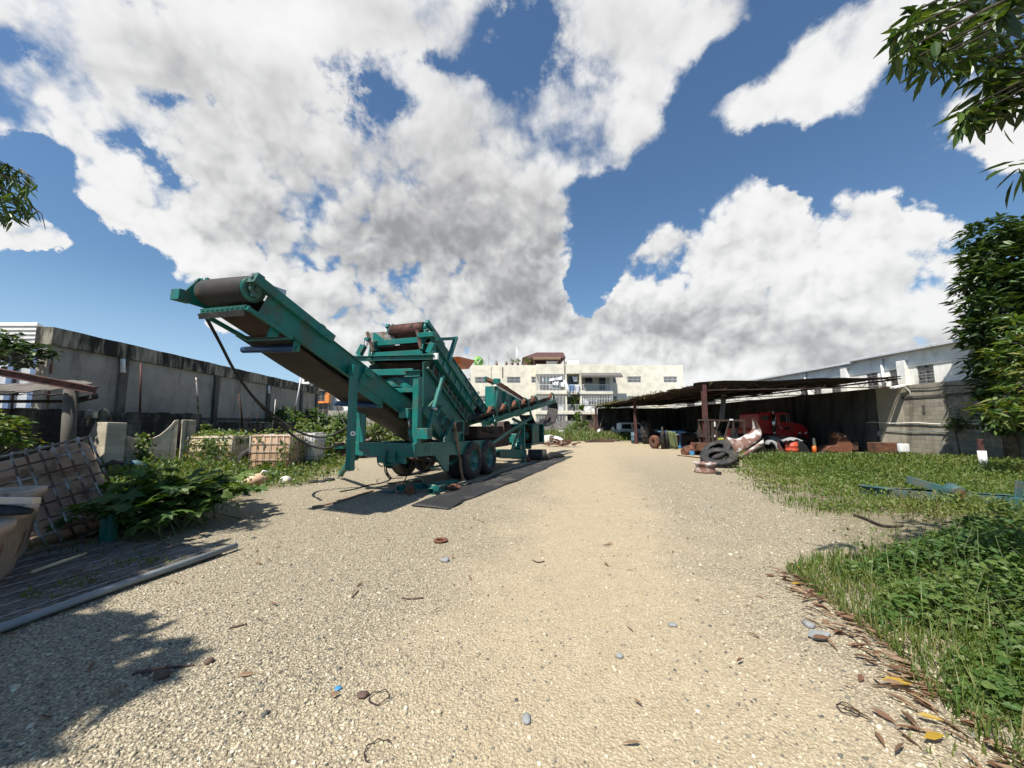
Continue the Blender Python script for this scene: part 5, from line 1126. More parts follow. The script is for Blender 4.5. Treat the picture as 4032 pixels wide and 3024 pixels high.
    e = MB(); z0, z1 = .72, 1.56; e.bb((-.85, u0 + .02, z1), (1.05, u1, z1 + .04)); e.bb((-.85, u0 + .02, z0 - .08), (1.05, u1, z0)); e.bb((-.85, u0 + .02, z0 + .001), (-.80, u1, z1 - .001)); e.bb((.98, u1 - .14, z0 + .001), (1.05, u1, z1 - .001)); e.bb((-.79, u1 - .05, z0 + .001), (.97, u1, z1 - .001)); e.build('cabinet', te, Pw, .006)
    e = MB(); e.bb((1.0, u0 + .03, z0 + .004), (1.05, u0 + (u1 - u0) * .52, z1 - .004)); e.build('door', td, Pw, .006); e = MB(); e.bb((-.7, u0 + .3, z0 + .02), (.8, u1 - .2, z0 + .6)); e.cyl((-.2, u0 + .5, z0 + .6), (.6, u0 + .9, z0 + .62), .16, 12); e.build('engine', M['rust'], Pw, .05)
    e = MB(); q = pk(830, 1090, .3); e.bb((-.2, q.y - .3, .75), (.6, q.y + .3, 1.15)); e.cyl((.6, q.y, 1.05), (.85, q.y, 1.05), .16, 14); e.cyl((.3, q.y + .4, .55), (.85, q.y + .4, .55), .1, 12); e.cyl((.3, q.y - .5, .6), (.7, q.y - .5, .6), .22, 16); e.build('pump', te, Pw, .03)
    q = pk(690, 870, .5); e = MB(); e.lathe((0.2, q.y, 1.35), (1, 0, .1), [(.001, -.4), (.22, -.4), (.34, -.1), (.34, .3), (.001, .3)], 20); e.build('tail_drum', M['rust_dark'], Sd)
    # dark clutter under the hoppers between the frames
    e = MB(); e.bb((-.6, .9, 1.09), (.85, 3.1, 1.5)); e.bb((-.5, 1.0, .75), (.8, 3.9, 1.08)); e.build('under_tank', M['rust_dark'], T, .05)
    # prop stick leaning on the side
    return T
MT = machine()
def prop():
    a = gnd(*c5b(1635, 1262)); b = wl(onv(c5b, 1508, 425, 1.14)); mb = MB(); v = b - a; mb.beam((0, 0, 0), v, .075, .06, up=(1, 0, 0)); o = mb.build('wooden_prop', M['wood'], loc=a, bevel=.004); tag(o, 'long wooden prop leaning against the machine in front of its wheels', 'prop')
    mb = MB(); mb.box((0.02, 0, .035), (.12, .10, .07)); mb.build('foot_block', M['blue_gr'], o, .006)
prop()
def hose(name, pts, r, label, cat='hose', m='black', group=None):
    """smooth hose through world points"""
    P = []; n = len(pts)
    for i in range(n - 1):
        p0, p1, p2, p3 = pts[max(0, i - 1)], pts[i], pts[i + 1], pts[min(n - 1, i + 2)]
        for k in range(8):
            t = k / 8; P.append(.5 * ((2 * p1) + (p2 - p0) * t + (2 * p0 - 5 * p1 + 4 * p2 - p3) * t * t + (3 * p1 - p0 - 3 * p2 + p3) * t ** 3))
    P.append(pts[-1]); o = P[0].copy(); mb = MB(); mb.tube([p - o for p in P], r, 8); return tag(mb.build(name, M[m], loc=o), label, cat, group)
def hoses():
    W_ = lambda f, x, y, v: wl(onv(f, x, y, v))
    ub_ = -6.0
    a = wl(onu(c1, 268, 415, -6.0))
    seq1 = [(268, 415, -6.0), (370, 600, -5.6), (470, 790, -5.2), (600, 975, -4.7), (720, 1085, -4.2), (860, 1190, -3.8), (1000, 1252, -3.4), (1130, 1252, -3.1), (1262, 1185, -2.9)]
    seq2 = [(275, 415, -6.02), (378, 610, -5.6), (480, 805, -5.2), (590, 965, -4.7), (700, 1090, -4.25), (830, 1210, -3.8), (960, 1300, -3.4), (1080, 1335, -3.1), (1190, 1318, -2.9), (1330, 1295, -2.72), (1480, 1290, -2.6)]
    for s, lb in ((seq1, 'upper of two black hoses sagging from the conveyor head'), (seq2, 'lower of two black hoses sagging from the conveyor head')):
        hose('hydraulic_hose', [wl(onu(c1, x, y, u)) for x, y, u in s], .024, lb, 'hose', 'rubber', 'hydraulic hoses of the machine')
    hose('thin_cable', [wl(onu(c1, x, y, u)) for x, y, u in ((1150, 960, -2.3), (1185, 1060, -2.35), (1225, 1150, -2.4), (1262, 1195, -2.5))], .012, 'thin black cable dropping behind the conveyor to the column', 'cable')
    uf = onv(c5b, 960, 915, 1.05).y
    for k, s in enumerate((((500, 905), (495, 1000), (500, 1120), (530, 1190), (580, 1245)), ((520, 905), (525, 1010), (520, 1110), (550, 1200), (590, 1240)), ((545, 930), (520, 1020), (530, 1130), (570, 1190), (600, 1235)), ((385, 900), (400, 1010), (450, 1055), (520, 1020), (545, 930)))):
        hose('hydraulic_hose', [wl(onu(c5b, x, y, uf - .10 + .03 * k)) for x, y in s], .013, ('leftmost black hose of the bunch under the front beam', 'middle black hose of the bunch under the front beam', 'rightmost black hose of the bunch under the front beam', 'black hose looping up left of the bunch under the front beam')[k], 'hose', 'black', 'hydraulic hoses of the machine')
    hose('hydraulic_hose', [wl(onu(c5b, x, y, uf + .25)) for x, y in ((945, 925), (960, 1050), (1020, 1115), (1090, 1100), (1150, 1030), (1170, 930))], .016, 'black hose hanging in a round loop below the chassis corner', 'hose', 'black', 'hydraulic hoses of the machine')
    hose('hydraulic_hose', [wl(onu(c5b, x, y, uf + .3)) for x, y in ((930, 905), (1050, 945), (1180, 950), (1280, 1000))], .016, 'black hose running along under the chassis side', 'hose', 'black', 'hydraulic hoses of the machine')
    g = lambda x, y, z=.015: gnd(*c5b(x, y), z)
    hose('ground_hose', [g(590, 1225), g(545, 1262), g(430, 1300), g(230, 1335), g(60, 1385), g(-150, 1420)], .016, 'black hose trailing to the left over the gravel', 'hose', 'rubber')
    hose('ground_hose', [g(590, 1228), g(760, 1222)], .012, 'short black rod of hose below the bunch of hoses', 'hose', 'rubber')
    hose('steel_rod', [g(530, 1302, .03), g(780, 1285, .03), g(1040, 1268, .03)], .018, 'rusty rod with a knob lying behind the teal beam', 'rod', 'rust_dark')
    a, b = gnd(*c5b(760, 1325)), wl(onu(c5b, 925, 930, uf + .1)); hose('iron_bar', [a, a.lerp(b, .5), b], .015, 'thin black bar leaning from the ground to the chassis corner', 'bar', 'rust_dark')
hoses()
# ------------------------------------------------------------------ things lying round the machine
def mats():
    L0 = [gnd(*c5b(870, 1640)), gnd(*c2(1180, 1540)), gnd(*c2(1420, 1455)), gnd(*c3(980, 1585)), gnd(*c3(1330, 1500)), gnd(*c3(1720, 1424))]
    R0 = [gnd(*cg(1368, 250)), gnd(*cg(1500, 185)), gnd(*cg(1760, 85)), gnd(*c2(1700, 1460)), gnd(*c2(1850, 1388)), gnd(*c2(2000, 1325))]
    o = L0[0].copy(); n = len(L0) - 1
    def fn(a, b):
        i = min(int(a * n), n - 1); f = a * n - i; p = L0[i].lerp(L0[i + 1], f).lerp(R0[i].lerp(R0[i + 1], f), b)
        e = .02 * math.sin(a * 31) + .015 * math.sin(a * 57 + 2) if b in (0, 1) else 0
        return (p.x - o.x + e, p.y - o.y, .022 + .012 * math.sin(a * 43 + b * 4) * (.4 + abs(b - .5)) + .008 * math.sin(a * 19))
    mb = MB(); mb.grid(fn, 60, 8); tag(mb.build('rubber_mat', M['mat'], loc=o, solid=.016), 'long strip of black conveyor belting laid on the gravel', 'rubber mat')
    p = [gnd(*c3(1330, 1500)), aty(*c3(1405, 1360), 17.6), gnd(*c3(1690, 1440)), gnd(*c3(1480, 1470))]; o = p[0].copy(); mb = MB()
    mb.grid(lambda a, b: p[0].lerp(p[1], a).lerp(p[3].lerp(p[2], a), b) - o + Vector((0, 0, .03 + .10 * a * math.sin(b * 3.1))), 10, 8); tag(mb.build('belt_flap', M['rubber'], loc=o, solid=.018), 'curled up flap of black belting at the far end of the mat', 'rubber flap')
    a, b = gnd(*c3(1030, 1400), .25), gnd(*c3(1350, 1400), .25); o = a.copy(); o.z = 0; mb = MB(); pts = []
    d = (b - a); s = Vector((-d.y, d.x, 0)).normalized()
    mb.grid(lambda u, v: Vector((0, 0, .26)) + d * u + (s * math.cos(v * 9.5) + Z * math.sin(v * 9.5)) * (.24 - .05 * v), 6, 40); tag(mb.build('rolled_belt', M['rubber'], loc=o, solid=.014), 'rolled black belting lying behind the rear post', 'rubber roll')
mats()
def square_tube(pa, pb, w, label, h=None):
    v = pb - pa; mb = MB(); d = v.normalized(); x = d.cross(Z).normalized(); h = h or w; t = .014
    for s in (-1, 1): mb.beam(x * s * (w / 2 - t / 2) + Z * (h / 2), v + x * s * (w / 2 - t / 2) + Z * (h / 2), t, h)
    mb.beam(Z * (t / 2), v + Z * (t / 2), w - 2 * t, t); mb.beam(Z * (h - t / 2), v + Z * (h - t / 2), w - 2 * t, t)
    return tag(mb.build('steel_beam', M['teal'], loc=pa, bevel=.003), label, 'steel beam', 'loose teal beams on the ground')
square_tube(gnd(*c5b(692, 1418)), gnd(*c5b(1525, 1318)), .13, 'long teal square beam lying under the machine front')
square_tube(gnd(*c5b(1165, 1468)), gnd(*c5b(1390, 1385)), .14, 'short hollow teal beam with its open end towards the viewer')
def loose():
    a, b = gnd(*c5b(1060, 1290), .09), gnd(*c5b(1240, 1368), .16); t = thing('hydraulic_ram', 'teal hydraulic ram lying across the two loose beams', 'hydraulic ram', a)
    v = b - a; mb = MB(); mb.cyl(v * .12, v, .055, 16); mb.cyl(v * .96, v * 1.03, .065, 14); mb.build('barrel', M['teal'], t); mb = MB(); mb.cyl(v * -.28 + Vector((0, 0, .12)), v * .14, .02, 10); mb.build('rod', M['steel'], t)
    p = gnd(*c5b(1400, 1385)); t = thing('angle_plate', 'teal angle bracket beside the short hollow beam', 'bracket', p); mb = MB(); mb.beam((-.02, .02, .01), (.36, -.05, .01), .16, .012); mb.beam((0, 0, .0), (.03, -.01, .16), .02, .16); mb.build('plate', M['teal_dusty'], t)
    def gear(p, r, h, tilt, label):
        mb = MB(); n = 14; prof = []
        for k in range(n * 2): rr = r if k % 2 else r * .82; prof += [(rr * math.cos(math.pi * (k - .3) / n), rr * math.sin(math.pi * (k - .3) / n)), (rr * math.cos(math.pi * (k + .3) / n), rr * math.sin(math.pi * (k + .3) / n))]
        mb.prism([(x, y, 0) for x, y in prof], (0, 0, h)); mb.lathe((0, 0, 0), Z, [(r * .2, -.01), (r * .45, -.01), (r * .45, h * 1.6), (r * .2, h * 1.6)], 20)
        tag(mb.build('sprocket', M['rust_bright'], loc=p, rot=tilt), label, 'sprocket')
    gear(gnd(*c5b(855, 1400), .12), .12, .05, (R(75), 0, R(20)), 'rusty sprocket standing on edge in front of the long teal beam'); gear(gnd(*c5b(1500, 1385), .02), .17, .07, (R(6), 0, .4), 'rusty sprocket lying flat beside the black mat')
    p = gnd(*c5b(820, 1450)); mb = MB(); mb.hexa([(-.25, -.03, 0), (.2, -.06, 0), (.22, .05, 0), (-.22, .06, 0), (-.22, -.02, .02), (.18, -.04, .025), (.2, .04, .03), (-.2, .05, .02)]); tag(mb.build('rusty_plate', M['rust'], loc=p), 'flat rusty scrap plate below the upright sprocket', 'scrap')
    a, b = gnd(*cg(640, 215)), gnd(*cg(892, 135)); mb = MB(); v = b - a; mb.beam(Z * .02, v + Z * .02, .09, .035); tag(mb.build('plank', M['wood'], loc=a, bevel=.003), 'weathered grey plank lying on the gravel left of the black mat', 'plank')
    a, b = gnd(*cg(525, 236)), gnd(*cg(640, 212)); mb = MB(); v = b - a; mb.beam(Z * .015, v + Z * .015, .07, .025); tag(mb.build('plank', M['wood'], loc=a, bevel=.003), 'short broken piece of board at the near end of the plank', 'plank')
    p = gnd(*c5b(540, 1440)); mb = MB(); mb.box((0, 0, .03), (.34, .12, .05), Matrix.Rotation(R(-25), 3, 'Z')); tag(mb.build('scrap_block', M['blue_gr'], loc=p, bevel=.006), 'small dark blue block on the shaded gravel', 'scrap')
    p = gnd(*c3(1030, 1520)); mb = MB(); mb.lathe((0, 0, .08), (1, .2, .2), [(.05, -.06), (.13, -.06), (.15, 0), (.13, .06), (.05, .06)], 16); tag(mb.build('rusty_hub', M['rust_bright'], loc=p), 'small orange rusty hub on the ground by the rear foot', 'scrap')
loose()
# ------------------------------------------------------------------ left side: tanks, bins, fence panel, old walls
def tank_parts(t, sx, sy, sz, mat, cagem, nx=5, nz=5, r=.011, bulge=True, cap_top=True):
    mb = MB(); mb.rbox((0, 0, sz / 2 + .06), (sx - .06, sy - .06, sz - .06), .10, 5)
    b = mb.build('tank_body', mat, t)
    e = MB(); e.cyl((0, 0, sz + .02), (0, 0, sz + .07), .10, 16); e.cyl((0, 0, sz + .07), (0, 0, sz + .085), .115, 16); e.build('filler_cap', M['black'], b)
    x, y = sx / 2, sy / 2; k = .07
    def ring(z):
        P = []
        for (cx, cy, a0) in ((x - k, y - k, 0), (-x + k, y - k, 90), (-x + k, -y + k, 180), (x - k, -y + k, 270)):
            for i in range(4): a = R(a0 + 30 * i); P.append((cx + k * math.cos(a), cy + k * math.sin(a), z))
        return P
    mb = MB()
    for i in range(nz): mb.tube(ring(.08 + (sz - .06) * i / (nz - 1)), r, 6, close=True)
    mb.build('cage_hoops', cagem, t)
    mb = MB(); q = r * 1.7
    for i in range(nx + 1):
        u = -x + .05 + (sx - .1) * i / nx; w = -y + .05 + (sy - .1) * i / nx
        for s in (-1, 1):
            mb.tube([(u, s * (y + q * .4), .03), (u, s * (y + q * .4), sz + .02)], r, 6); mb.tube([(s * (x + q * .4), w, .03), (s * (x + q * .4), w, sz + .02)], r, 6)
    mb.build('cage_uprights', cagem, t)
    mb = MB()
    for s in (-.28, .28): mb.tube([(-x, s * sy, sz + .035), (x, s * sy, sz + .035)], r * 1.1, 6)
    mb.build('top_bars', cagem, t)
def vines(parent, sx, sy, sz, n, side=(0, -1), name='creeper', m='leaf_vine', size=.11):
    """creeper leaves lying over the top and hanging down the faces of a box"""
    P = []; D = []; Nn = []
    strands = [(rng.uniform(-.5, .5) * sx, rng.choice([0, 1]), rng.uniform(.15, 1.0)) for _ in range(11)]
    for _ in range(n):
        if rng.random() < .40:
            P.append((rng.uniform(-.55, .55) * sx, rng.uniform(-.55, .55) * sy, sz + .04 + abs(rng.normal()) * .10)); Nn.append((rng.normal() * .4, rng.normal() * .4, 1)); a = rng.uniform(0, 6.28); D.append((math.cos(a), math.sin(a), -.3))
        else:
            s = strands[rng.integers(len(strands))]; z = sz * (1 - s[2] * rng.random() ** .8); o = rng.normal() * .09
            if s[1]: P.append((s[0] + o, -sy / 2 - .05 - abs(rng.normal()) * .03, z)); Nn.append((rng.normal() * .3, -1, .4))
            else: P.append((sx / 2 + .05 + abs(rng.normal()) * .03, s[0] / sx * sy + o, z)); Nn.append((1, rng.normal() * .3, .4))
            D.append((rng.normal() * .5, rng.normal() * .2, -1))
    return leaf_mesh(name, M[m], P, D, Nn, size * (.6 + .7 * rng.random(n)), size * (.55 + .6 * rng.random(n)), 'oval', parent)
def standing_tank(pl, pr, rz, sx, sy, sz, mat, label, nv):
    t = thing('liquid_tank', label, 'tank', ((pl.x + pr.x) / 2, (pl.y + pr.y) / 2, -.02), rz, 'caged liquid tanks in the weeds')
    tank_parts(t, sx, sy, sz, mat, M['galv2'], 6, 5)
    if nv: vines(t, sx, sy, sz, nv)
    return t
def row_of_tanks():
    # front corner, rotation so two faces show
    def place(front, rz, sx, sy, sz, mat, label, nv):
        c, s = math.cos(rz), math.sin(rz); ctr = Vector((front.x - (sx / 2 * c + sy / 2 * s), front.y - (sx / 2 * s - sy / 2 * c), -.02))
        t = thing('liquid_tank', label, 'tank', ctr, rz, 'caged liquid tanks in the weeds'); tank_parts(t, sx, sy, sz, mat, M['galv2'], 6, 5)
        if nv: vines(t, sx, sy, sz, nv)
    p = gnd(*cib(515, 500)); place(p, R(8), 1.6, 1.35, 1.12, M['ibc_yel'], 'yellowed caged tank smothered by creepers beside the arched wall', 620)
    p = gnd(*cib(1235, 535)); place(p, R(4), 1.42, 1.15, 1.20, M['ibc_tan'], 'pinkish tan caged tank in the middle with creepers on its corner', 210)
    p = gnd(*cib(1545, 485)); place(p, R(10), .85, 1.25, 1.22, M['ibc_white'], 'white caged tank nearest the machine with bare cage bars', 25)
row_of_tanks()
def tyre(name, label, loc, r, w, rot, rin=.55, lugs=0, group=None, mat='tyre', cat='tyre', parent=None):
    mb = MB(); h = w / 2; q = r * rin
    mb.lathe((0, 0, 0), Z, [(q, -h * .75), (q + .02, -h * .92), (r * .80, -h), (r * .95, -h * .92), (r, -h * .70), (r, -h * .06), (r * .985, -h * .05), (r * .985, h * .05), (r, h * .06), (r, h * .70), (r * .95, h * .92), (r * .80, h), (q + .02, h * .92), (q, h * .75), (q + .03, h * .5), (r * .85, h * .55), (r * .85, -h * .55), (q + .03, -h * .5)], 44)
    if lugs:
        for k in range(lugs):
            for s in (-1, 1):
                a = 2 * math.pi * (k + (.5 if s > 0 else 0)) / lugs; a2 = a + s * .10
                p = Vector((math.cos(a) * r, math.sin(a) * r, s * h * .95)); p2 = Vector((math.cos(a2) * r * 1.0, math.sin(a2) * r * 1.0, s * h * .08)); mb.beam(p, p2, r * .10, r * .09, up=(math.cos(a), math.sin(a), 0))
    o = mb.build(name, M[mat], parent, 0.0, loc, rot)
    if not parent: tag(o, label, cat, group)
    return o
def left_bits():
    p = aty(*cib(770, 425), 14.7); tyre('dumped_tyre', 'old black tyre on edge between the two tan tanks', p, .48, .34, (R(80), 0, R(35)), .5)
    mb = MB(); mb.lathe((0, 0, .25), (.6, -1, .1), [(.10, -.1), (.24, -.1), (.24, .1), (.10, .1)], 18); tag(mb.build('orange_drum_end', M['rust_bright'], loc=gnd(*cib(820, 500)) + Vector((0, .3, 0))), 'rusty orange wheel hub lying behind the old tyre', 'scrap')
    # pale float, stones, bits of pipe
    p = gnd(*cib(790, 735)); t = thing('float_jug', 'cream plastic jug lying on its side in the grass', 'jug', p + Vector((0, 0, .13)), R(25))
    mb = MB(); mb.lathe((0, 0, 0), (1, .2, .22), [(.001, -.26), (.09, -.25), (.16, -.16), (.175, 0), (.15, .14), (.07, .22), (.05, .23), (.05, .30), (.001, .30)], 20); mb.build('jug_body', M['ibc_tan'], t)
    mb = MB(); mb.tube([(.10, .0, .12), (.18, .02, .24), (.29, .04, .20)], .022, 8); mb.build('handle', M['white'], t)
    def stone(p, s, m, label, sq=.65, cat='stone'):
        bm_ = bmesh.new(); bmesh.ops.create_icosphere(bm_, subdivisions=2, radius=s); r_ = random.Random(int(p.x * 997 + p.y * 131))
        for v in bm_.verts:
            k = 1 + .16 * math.sin(v.co.x / s * 3 + p.x * 9) + .12 * math.sin(v.co.y / s * 4 + p.y * 5) + r_.uniform(-.07, .07); v.co *= k; v.co.z *= sq
        mb = MB(); mb.add([v.co + Vector((0, 0, s * sq * .6)) for v in bm_.verts], [[v.index for v in f.verts] for f in bm_.faces], True); bm_.free()
        tag(mb.build('stone', m, loc=p), label, cat)
    stone(gnd(*cib(1185, 700)), .17, M['stone_white'], 'rounded white stone in the grass right of the jug')
    stone(gnd(*cib(615, 720)), .11, M['stone_white'], 'small white stone left of the jug'); stone(gnd(*cib(880, 795)), .10, M['stone_white'], 'flat white chip at the gravel edge below the jug', .25)
    stone(gnd(*cib(900, 720)), .10, M['stone_white'], 'white pebble just right of the jug', .5)
    a, b = gnd(*cib(590, 775)), gnd(*cib(690, 868)); v = b - a; mb = MB(); mb.lathe(v * .5 + Vector((0, 0, .06)), v, [(.045, -v.length / 2), (.06, -v.length / 2), (.06, v.length / 2), (.045, v.length / 2)], 14); tag(mb.build('pipe_offcut', M['grey_pvc'], loc=a), 'grey plastic pipe offcut at the gravel edge', 'pipe')
    for (x, y, s, lb) in ((1530, 695, .13, 'dark clod at the left edge of the gravel'), (1640, 690, .10, 'dark flattened clod between the two near the outrigger leg'), (1730, 670, .14, 'dark lump nearest the outrigger foot')):
        stone(gnd(*cib(x, y)), s, M['rubber'], lb, .35, 'clod')
    stone(gnd(*cg(1345, 570)), .05, M['stone_grey'], 'dark grey stone on the open gravel below the rusty ring', .6)
    stone(gnd(*c8(275, 835)), .045, M['stone_grey'], 'black stone touching the pale slab', .5)
    for (f, x, y, s, lb) in ((crop(1400, 2300, 1.58), 1640, 455, .028, 'dark stone alone in the sandy wheel track'), (crop(1400, 2300, 1.58), 1972, 260, .03, 'flat dark stone at the right of the sandy track'), (crop(1400, 2300, 1.58), 1060, 850, .03, 'black jagged stone low in the middle'),
                              (crop(0, 2200, 1.58), 1295, 648, .032, 'dark brown stone just outside the tree shade'), (crop(0, 2200, 1.58), 1005, 735, .045, 'brown lump beside the flat wooden stick'), (crop(1400, 2300, 1.58), 45, 700, .03, 'reddish brown stone next to the wire ring'), (crop(0, 2200, 1.58), 2105, 812, .022, 'bright blue bottle cap on the gravel')):
        stone(gnd(*f(x, y)), s, M['blue'] if 'blue' in lb else (M['wood_dark'] if 'brown' in lb else M['stone_grey']), lb, .55 if 'cap' not in lb else .4, 'stone' if 'cap' not in lb else 'bottle cap')
    p = gnd(*c8(320, 895)); mb = MB(); mb.prism([(-.08, -.05, .008), (-.02, -.075, .01), (.10, -.03, .012), (.08, .01, .014), (-.02, .04, .02), (-.09, .0, .015)], (0, 0, .016)); tag(mb.build('slab', M['stone_grey'], loc=p, bevel=.004, rot=(0, 0, .25)), 'pale grey flat slab of stone beside the dry leaves', 'slab')
    # rusty ring, wire rings
    p = gnd(*cg(1320, 448)); mb = MB(); mb.lathe((0, 0, .022), Z, [(.05, -.012), (.092, -.012), (.096, .0), (.092, .012), (.05, .010)], 28); tag(mb.build('rusty_ring', M['rust_bright'], loc=p), 'orange rusty ring lying on the gravel', 'ring')
    for (f, x, y, r, arc, lb) in ((crop(1400, 2300, 1.58), 145, 715, .056, 6.28, 'small closed ring of dark wire on the gravel'), (crop(1400, 2300, 1.58), 140, 1050, .065, 3.6, 'open hook of dark wire at the bottom of the gravel'), (c8, 500, 1328, .048, 6.28, 'dark wire ring near the fallen leaves on the right')):
        p = gnd(*f(x, y)); mb = MB(); n = 26; mb.tube([(r * math.cos(arc * i / n + .8), r * math.sin(arc * i / n + .8), .012 + .006 * math.sin(i)) for i in range(n + (arc < 6))], .003, 6, close=arc > 6); tag(mb.build('wire_ring', M['rust_dark'], loc=p), lb, 'wire')
    p = gnd(*crop(0, 2200, 1.58)(1020, 700)); mb = MB(); mb.hexa([(-.16, -.05, 0), (.0, .01, .0), (.0, .035, .0), (-.16, -.02, 0), (-.16, -.05, .02), (.0, .01, .02), (.0, .035, .02), (-.16, -.02, .02)]); mb.hexa([(.001, .012, 0), (.15, .05, 0), (.15, .06, 0), (.001, .034, 0), (.001, .012, .015), (.15, .05, .01), (.15, .06, .01), (.001, .034, .015)]); tag(mb.build('flat_stick', M['wood_dark'], loc=p, bevel=.002), 'flat broken stick at the edge of the tree shade', 'stick')
    for (f, pts, lb) in ((cg, ((1080, 795), (1130, 802), (1212, 795)), 'thin dark twig in the middle of the gravel'), (cg, ((770, 795), (790, 770), (808, 752)), 'short brown twig on the left gravel'), (cg, ((5, 985), (60, 970), (110, 960)), 'dark twig low on the left gravel'), (crop(0, 2200, 1.58), ((1430, 430), (1480, 420), (1535, 405)), 'thin twig right of the shade tip'), (cg, ((1890, 560), (1925, 575), (1965, 568)), 'forked twig on the sandy track')):
        hose('twig', [gnd(*f(*q), .008) for q in pts], .007, lb, 'twig', 'wood_dark')
left_bits()
def arch_wall():
    P1 = Vector((-12.75, 12.45, 0)); P2 = Vector((-12.45, 14.9, 0))
    t = thing('arched_wall', 'crumbling arched concrete wall between two square pillars', 'wall', P1)
    a0 = gnd(*cl(860, 1370)); b0 = gnd(*cl(1475, 1312))
    # wall panel between pillars facing the viewer
    A_ = aty(*cl(935, 1300), 13.0); B_ = aty(*cl(1455, 1300), 14.2); d = (B_ - A_); d.z = 0
    zt = lambda x, y, Y: aty(*cl(x, y), Y).z
    edge = [(935, 975), (965, 1015), (1010, 1055), (1080, 1085), (1160, 1098), (1250, 1088), (1310, 1060), (1360, 1020), (1400, 980), (1430, 942), (1460, 938)]
    poly = []
    for (x, y) in edge:
        Y = 13.0 + 1.2 * (x - 935) / 520; q = aty(*cl(x, y), Y); poly.append(q - P1)
    lo = [Vector((poly[-1].x, poly[-1].y, 0)), Vector((poly[0].x, poly[0].y, 0))]; nrm = Vector((-d.y, d.x, 0)).normalized()
    mb = MB(); mb.prism(poly + lo, nrm * .16); mb.build('arched_panel', M['arch'], t, .006)
    def pillar(xl, xr, xm, yt, Y, nm):
        l, m_, r = (aty(*cl(x, yt), Y) for x in (xl, xm, xr)); h = m_.z; w = m_.x - l.x; dd_ = r.x - m_.x
        mb = MB(); mb.hexa([(l.x, Y + .15, -.05), (m_.x, Y, -.05), (r.x + .06, Y + .36, -.05), (l.x + .06, Y + .5, -.05), (l.x, Y + .15, h), (m_.x, Y, h), (r.x + .06, Y + .36, h - .02), (l.x + .06, Y + .5, h)])
        for i in range(len(mb.v)): mb.v[i] = tuple(Vector(mb.v[i]) - P1)
        mb.build('pillar', M['arch'], t, .012)
    pillar(735, 935, 875, 958, 12.4, 'pillar'); pillar(1455, 1525, 1492, 938, 14.2, 'pillar')
    l = aty(*cl(725, 1010), 12.5); mb = MB(); mb.prism([(l.x - .35, 12.62, 0), (l.x + .05, 12.62, 0), (l.x + .05, 12.62, 1.62), (l.x - .05, 12.62, 1.35), (l.x - .2, 12.62, 1.1), (l.x - .35, 12.62, 1.0)], (0, .15, 0))
    for i in range(len(mb.v)): mb.v[i] = tuple(Vector(mb.v[i]) - P1)
    mb.build('broken_panel', M['arch'], t, .006)
    p = aty(*cl(1480, 945), 14.2); q = aty(*cl(1465, 1110), 14.1); mb = MB(); mb.tube([p - P1, (p + q) / 2 - P1 + Vector((.03, -.1, .1)), q - P1], .012, 6); mb.tube([p - P1 + Vector((0, 0, .01)), aty(*cl(1425, 985), 14.0) - P1, aty(*cl(1400, 1030), 14.0) - P1], .012, 6); mb.build('bent_rebar', M['rust_dark'], t)
    a = aty(*cl(1215, 1080), 13.4) - P1; v = leaf_mesh('creeper', M['leaf_vine'], np.array([a]) + np.c_[rng.normal(size=260) * .13, -.1 - .05 * rng.random(260), -1.15 * rng.random(260) ** .9 + .12], rdir(260, -.6), rdir(260, .6) * np.array([1, .3, 1]) + np.array([0, -1, 0]), .14, .10, 'oval', t)
arch_wall()
def junk_on_pillar():
    p = aty(*cl(745, 905), 12.6); mb = MB(); mb.box((0, 0, .03), (.28, .16, .22)); mb.box((-.08, 0, .17), (.1, .14, .06)); mb.cyl((-.1, 0, -.35), (-.1, 0, -.08), .04, 8); tag(mb.build('old_meter', M['galv2'], loc=p, bevel=.01), 'old metal box standing on the wall left of the first pillar', 'box')
    p = aty(*cl(835, 950), 12.6); mb = MB(); mb.tube([(-.14, 0, 0), (-.13, 0, .3), (0, 0, .42), (.16, 0, .32), (.3, 0, .02)], .022, 8); tag(mb.build('bent_hose', M['rubber'], loc=p), 'black bent hose on top of the first pillar', 'hose')
junk_on_pillar()
def canopy():
    Y = 9.2; o = aty(*cl(590, 1030), Y); o.z = 0; t = thing('lean_to', 'rusty pipe and beam lean to under a sagging canvas sheet', 'shelter', o); L_ = lambda x, y, Y_=Y: aty(*cl(x, y), Y_) - o
    mb = MB(); a = L_(582, 660); mb.cyl((0, 0, 0), (a.x, .0, a.z), .125, 18); mb.build('post', M['pilaster'], t)
    a, b = L_(-240, 505, 8.6), L_(785, 700, 9.0); mb = MB(); mb.ibeam(a, b, .14, .17, .02); mb.build('beam', M['redpost'], t, .004)
    tl, tr, br, bl = L_(-250, 660, 10.2), L_(690, 612, 10.4), L_(765, 640, 9.2), L_(-250, 720, 8.8)
    mb = MB(); mb.grid(lambda u, v: tl.lerp(tr, u).lerp(bl.lerp(br, u), v) + Vector((0, 0, .02 * math.sin(u * 11 + v * 2) - .10 * math.sin(math.pi * u) * v + .012 * math.sin(u * 37))), 34, 8); mb.build('canvas_sheet', M['tarp'], t, solid=.02)
    mb = MB(); mb.beam(L_(-250, 722, 9.1), L_(130, 722, 9.1), .12, .10); mb.beam(L_(620, 785, 9.6), L_(775, 748, 9.3), .12, .10); mb.beam(L_(-250, 790, 10.5), L_(640, 788, 10.4), .1, .08); mb.build('rafter', M['dark'], t, .004)
    mb = MB(); mb.grid(lambda u, v: L_(-250, 735, 11.5).lerp(L_(640, 725, 11.5), u).lerp(L_(-250, 730, 9.3).lerp(L_(640, 740, 9.5), u), v) + Vector((0, 0, .02 * math.sin(u * 40))), 30, 3); mb.build('inner_sheet', M['rust_dark'], t, solid=.01)
canopy()
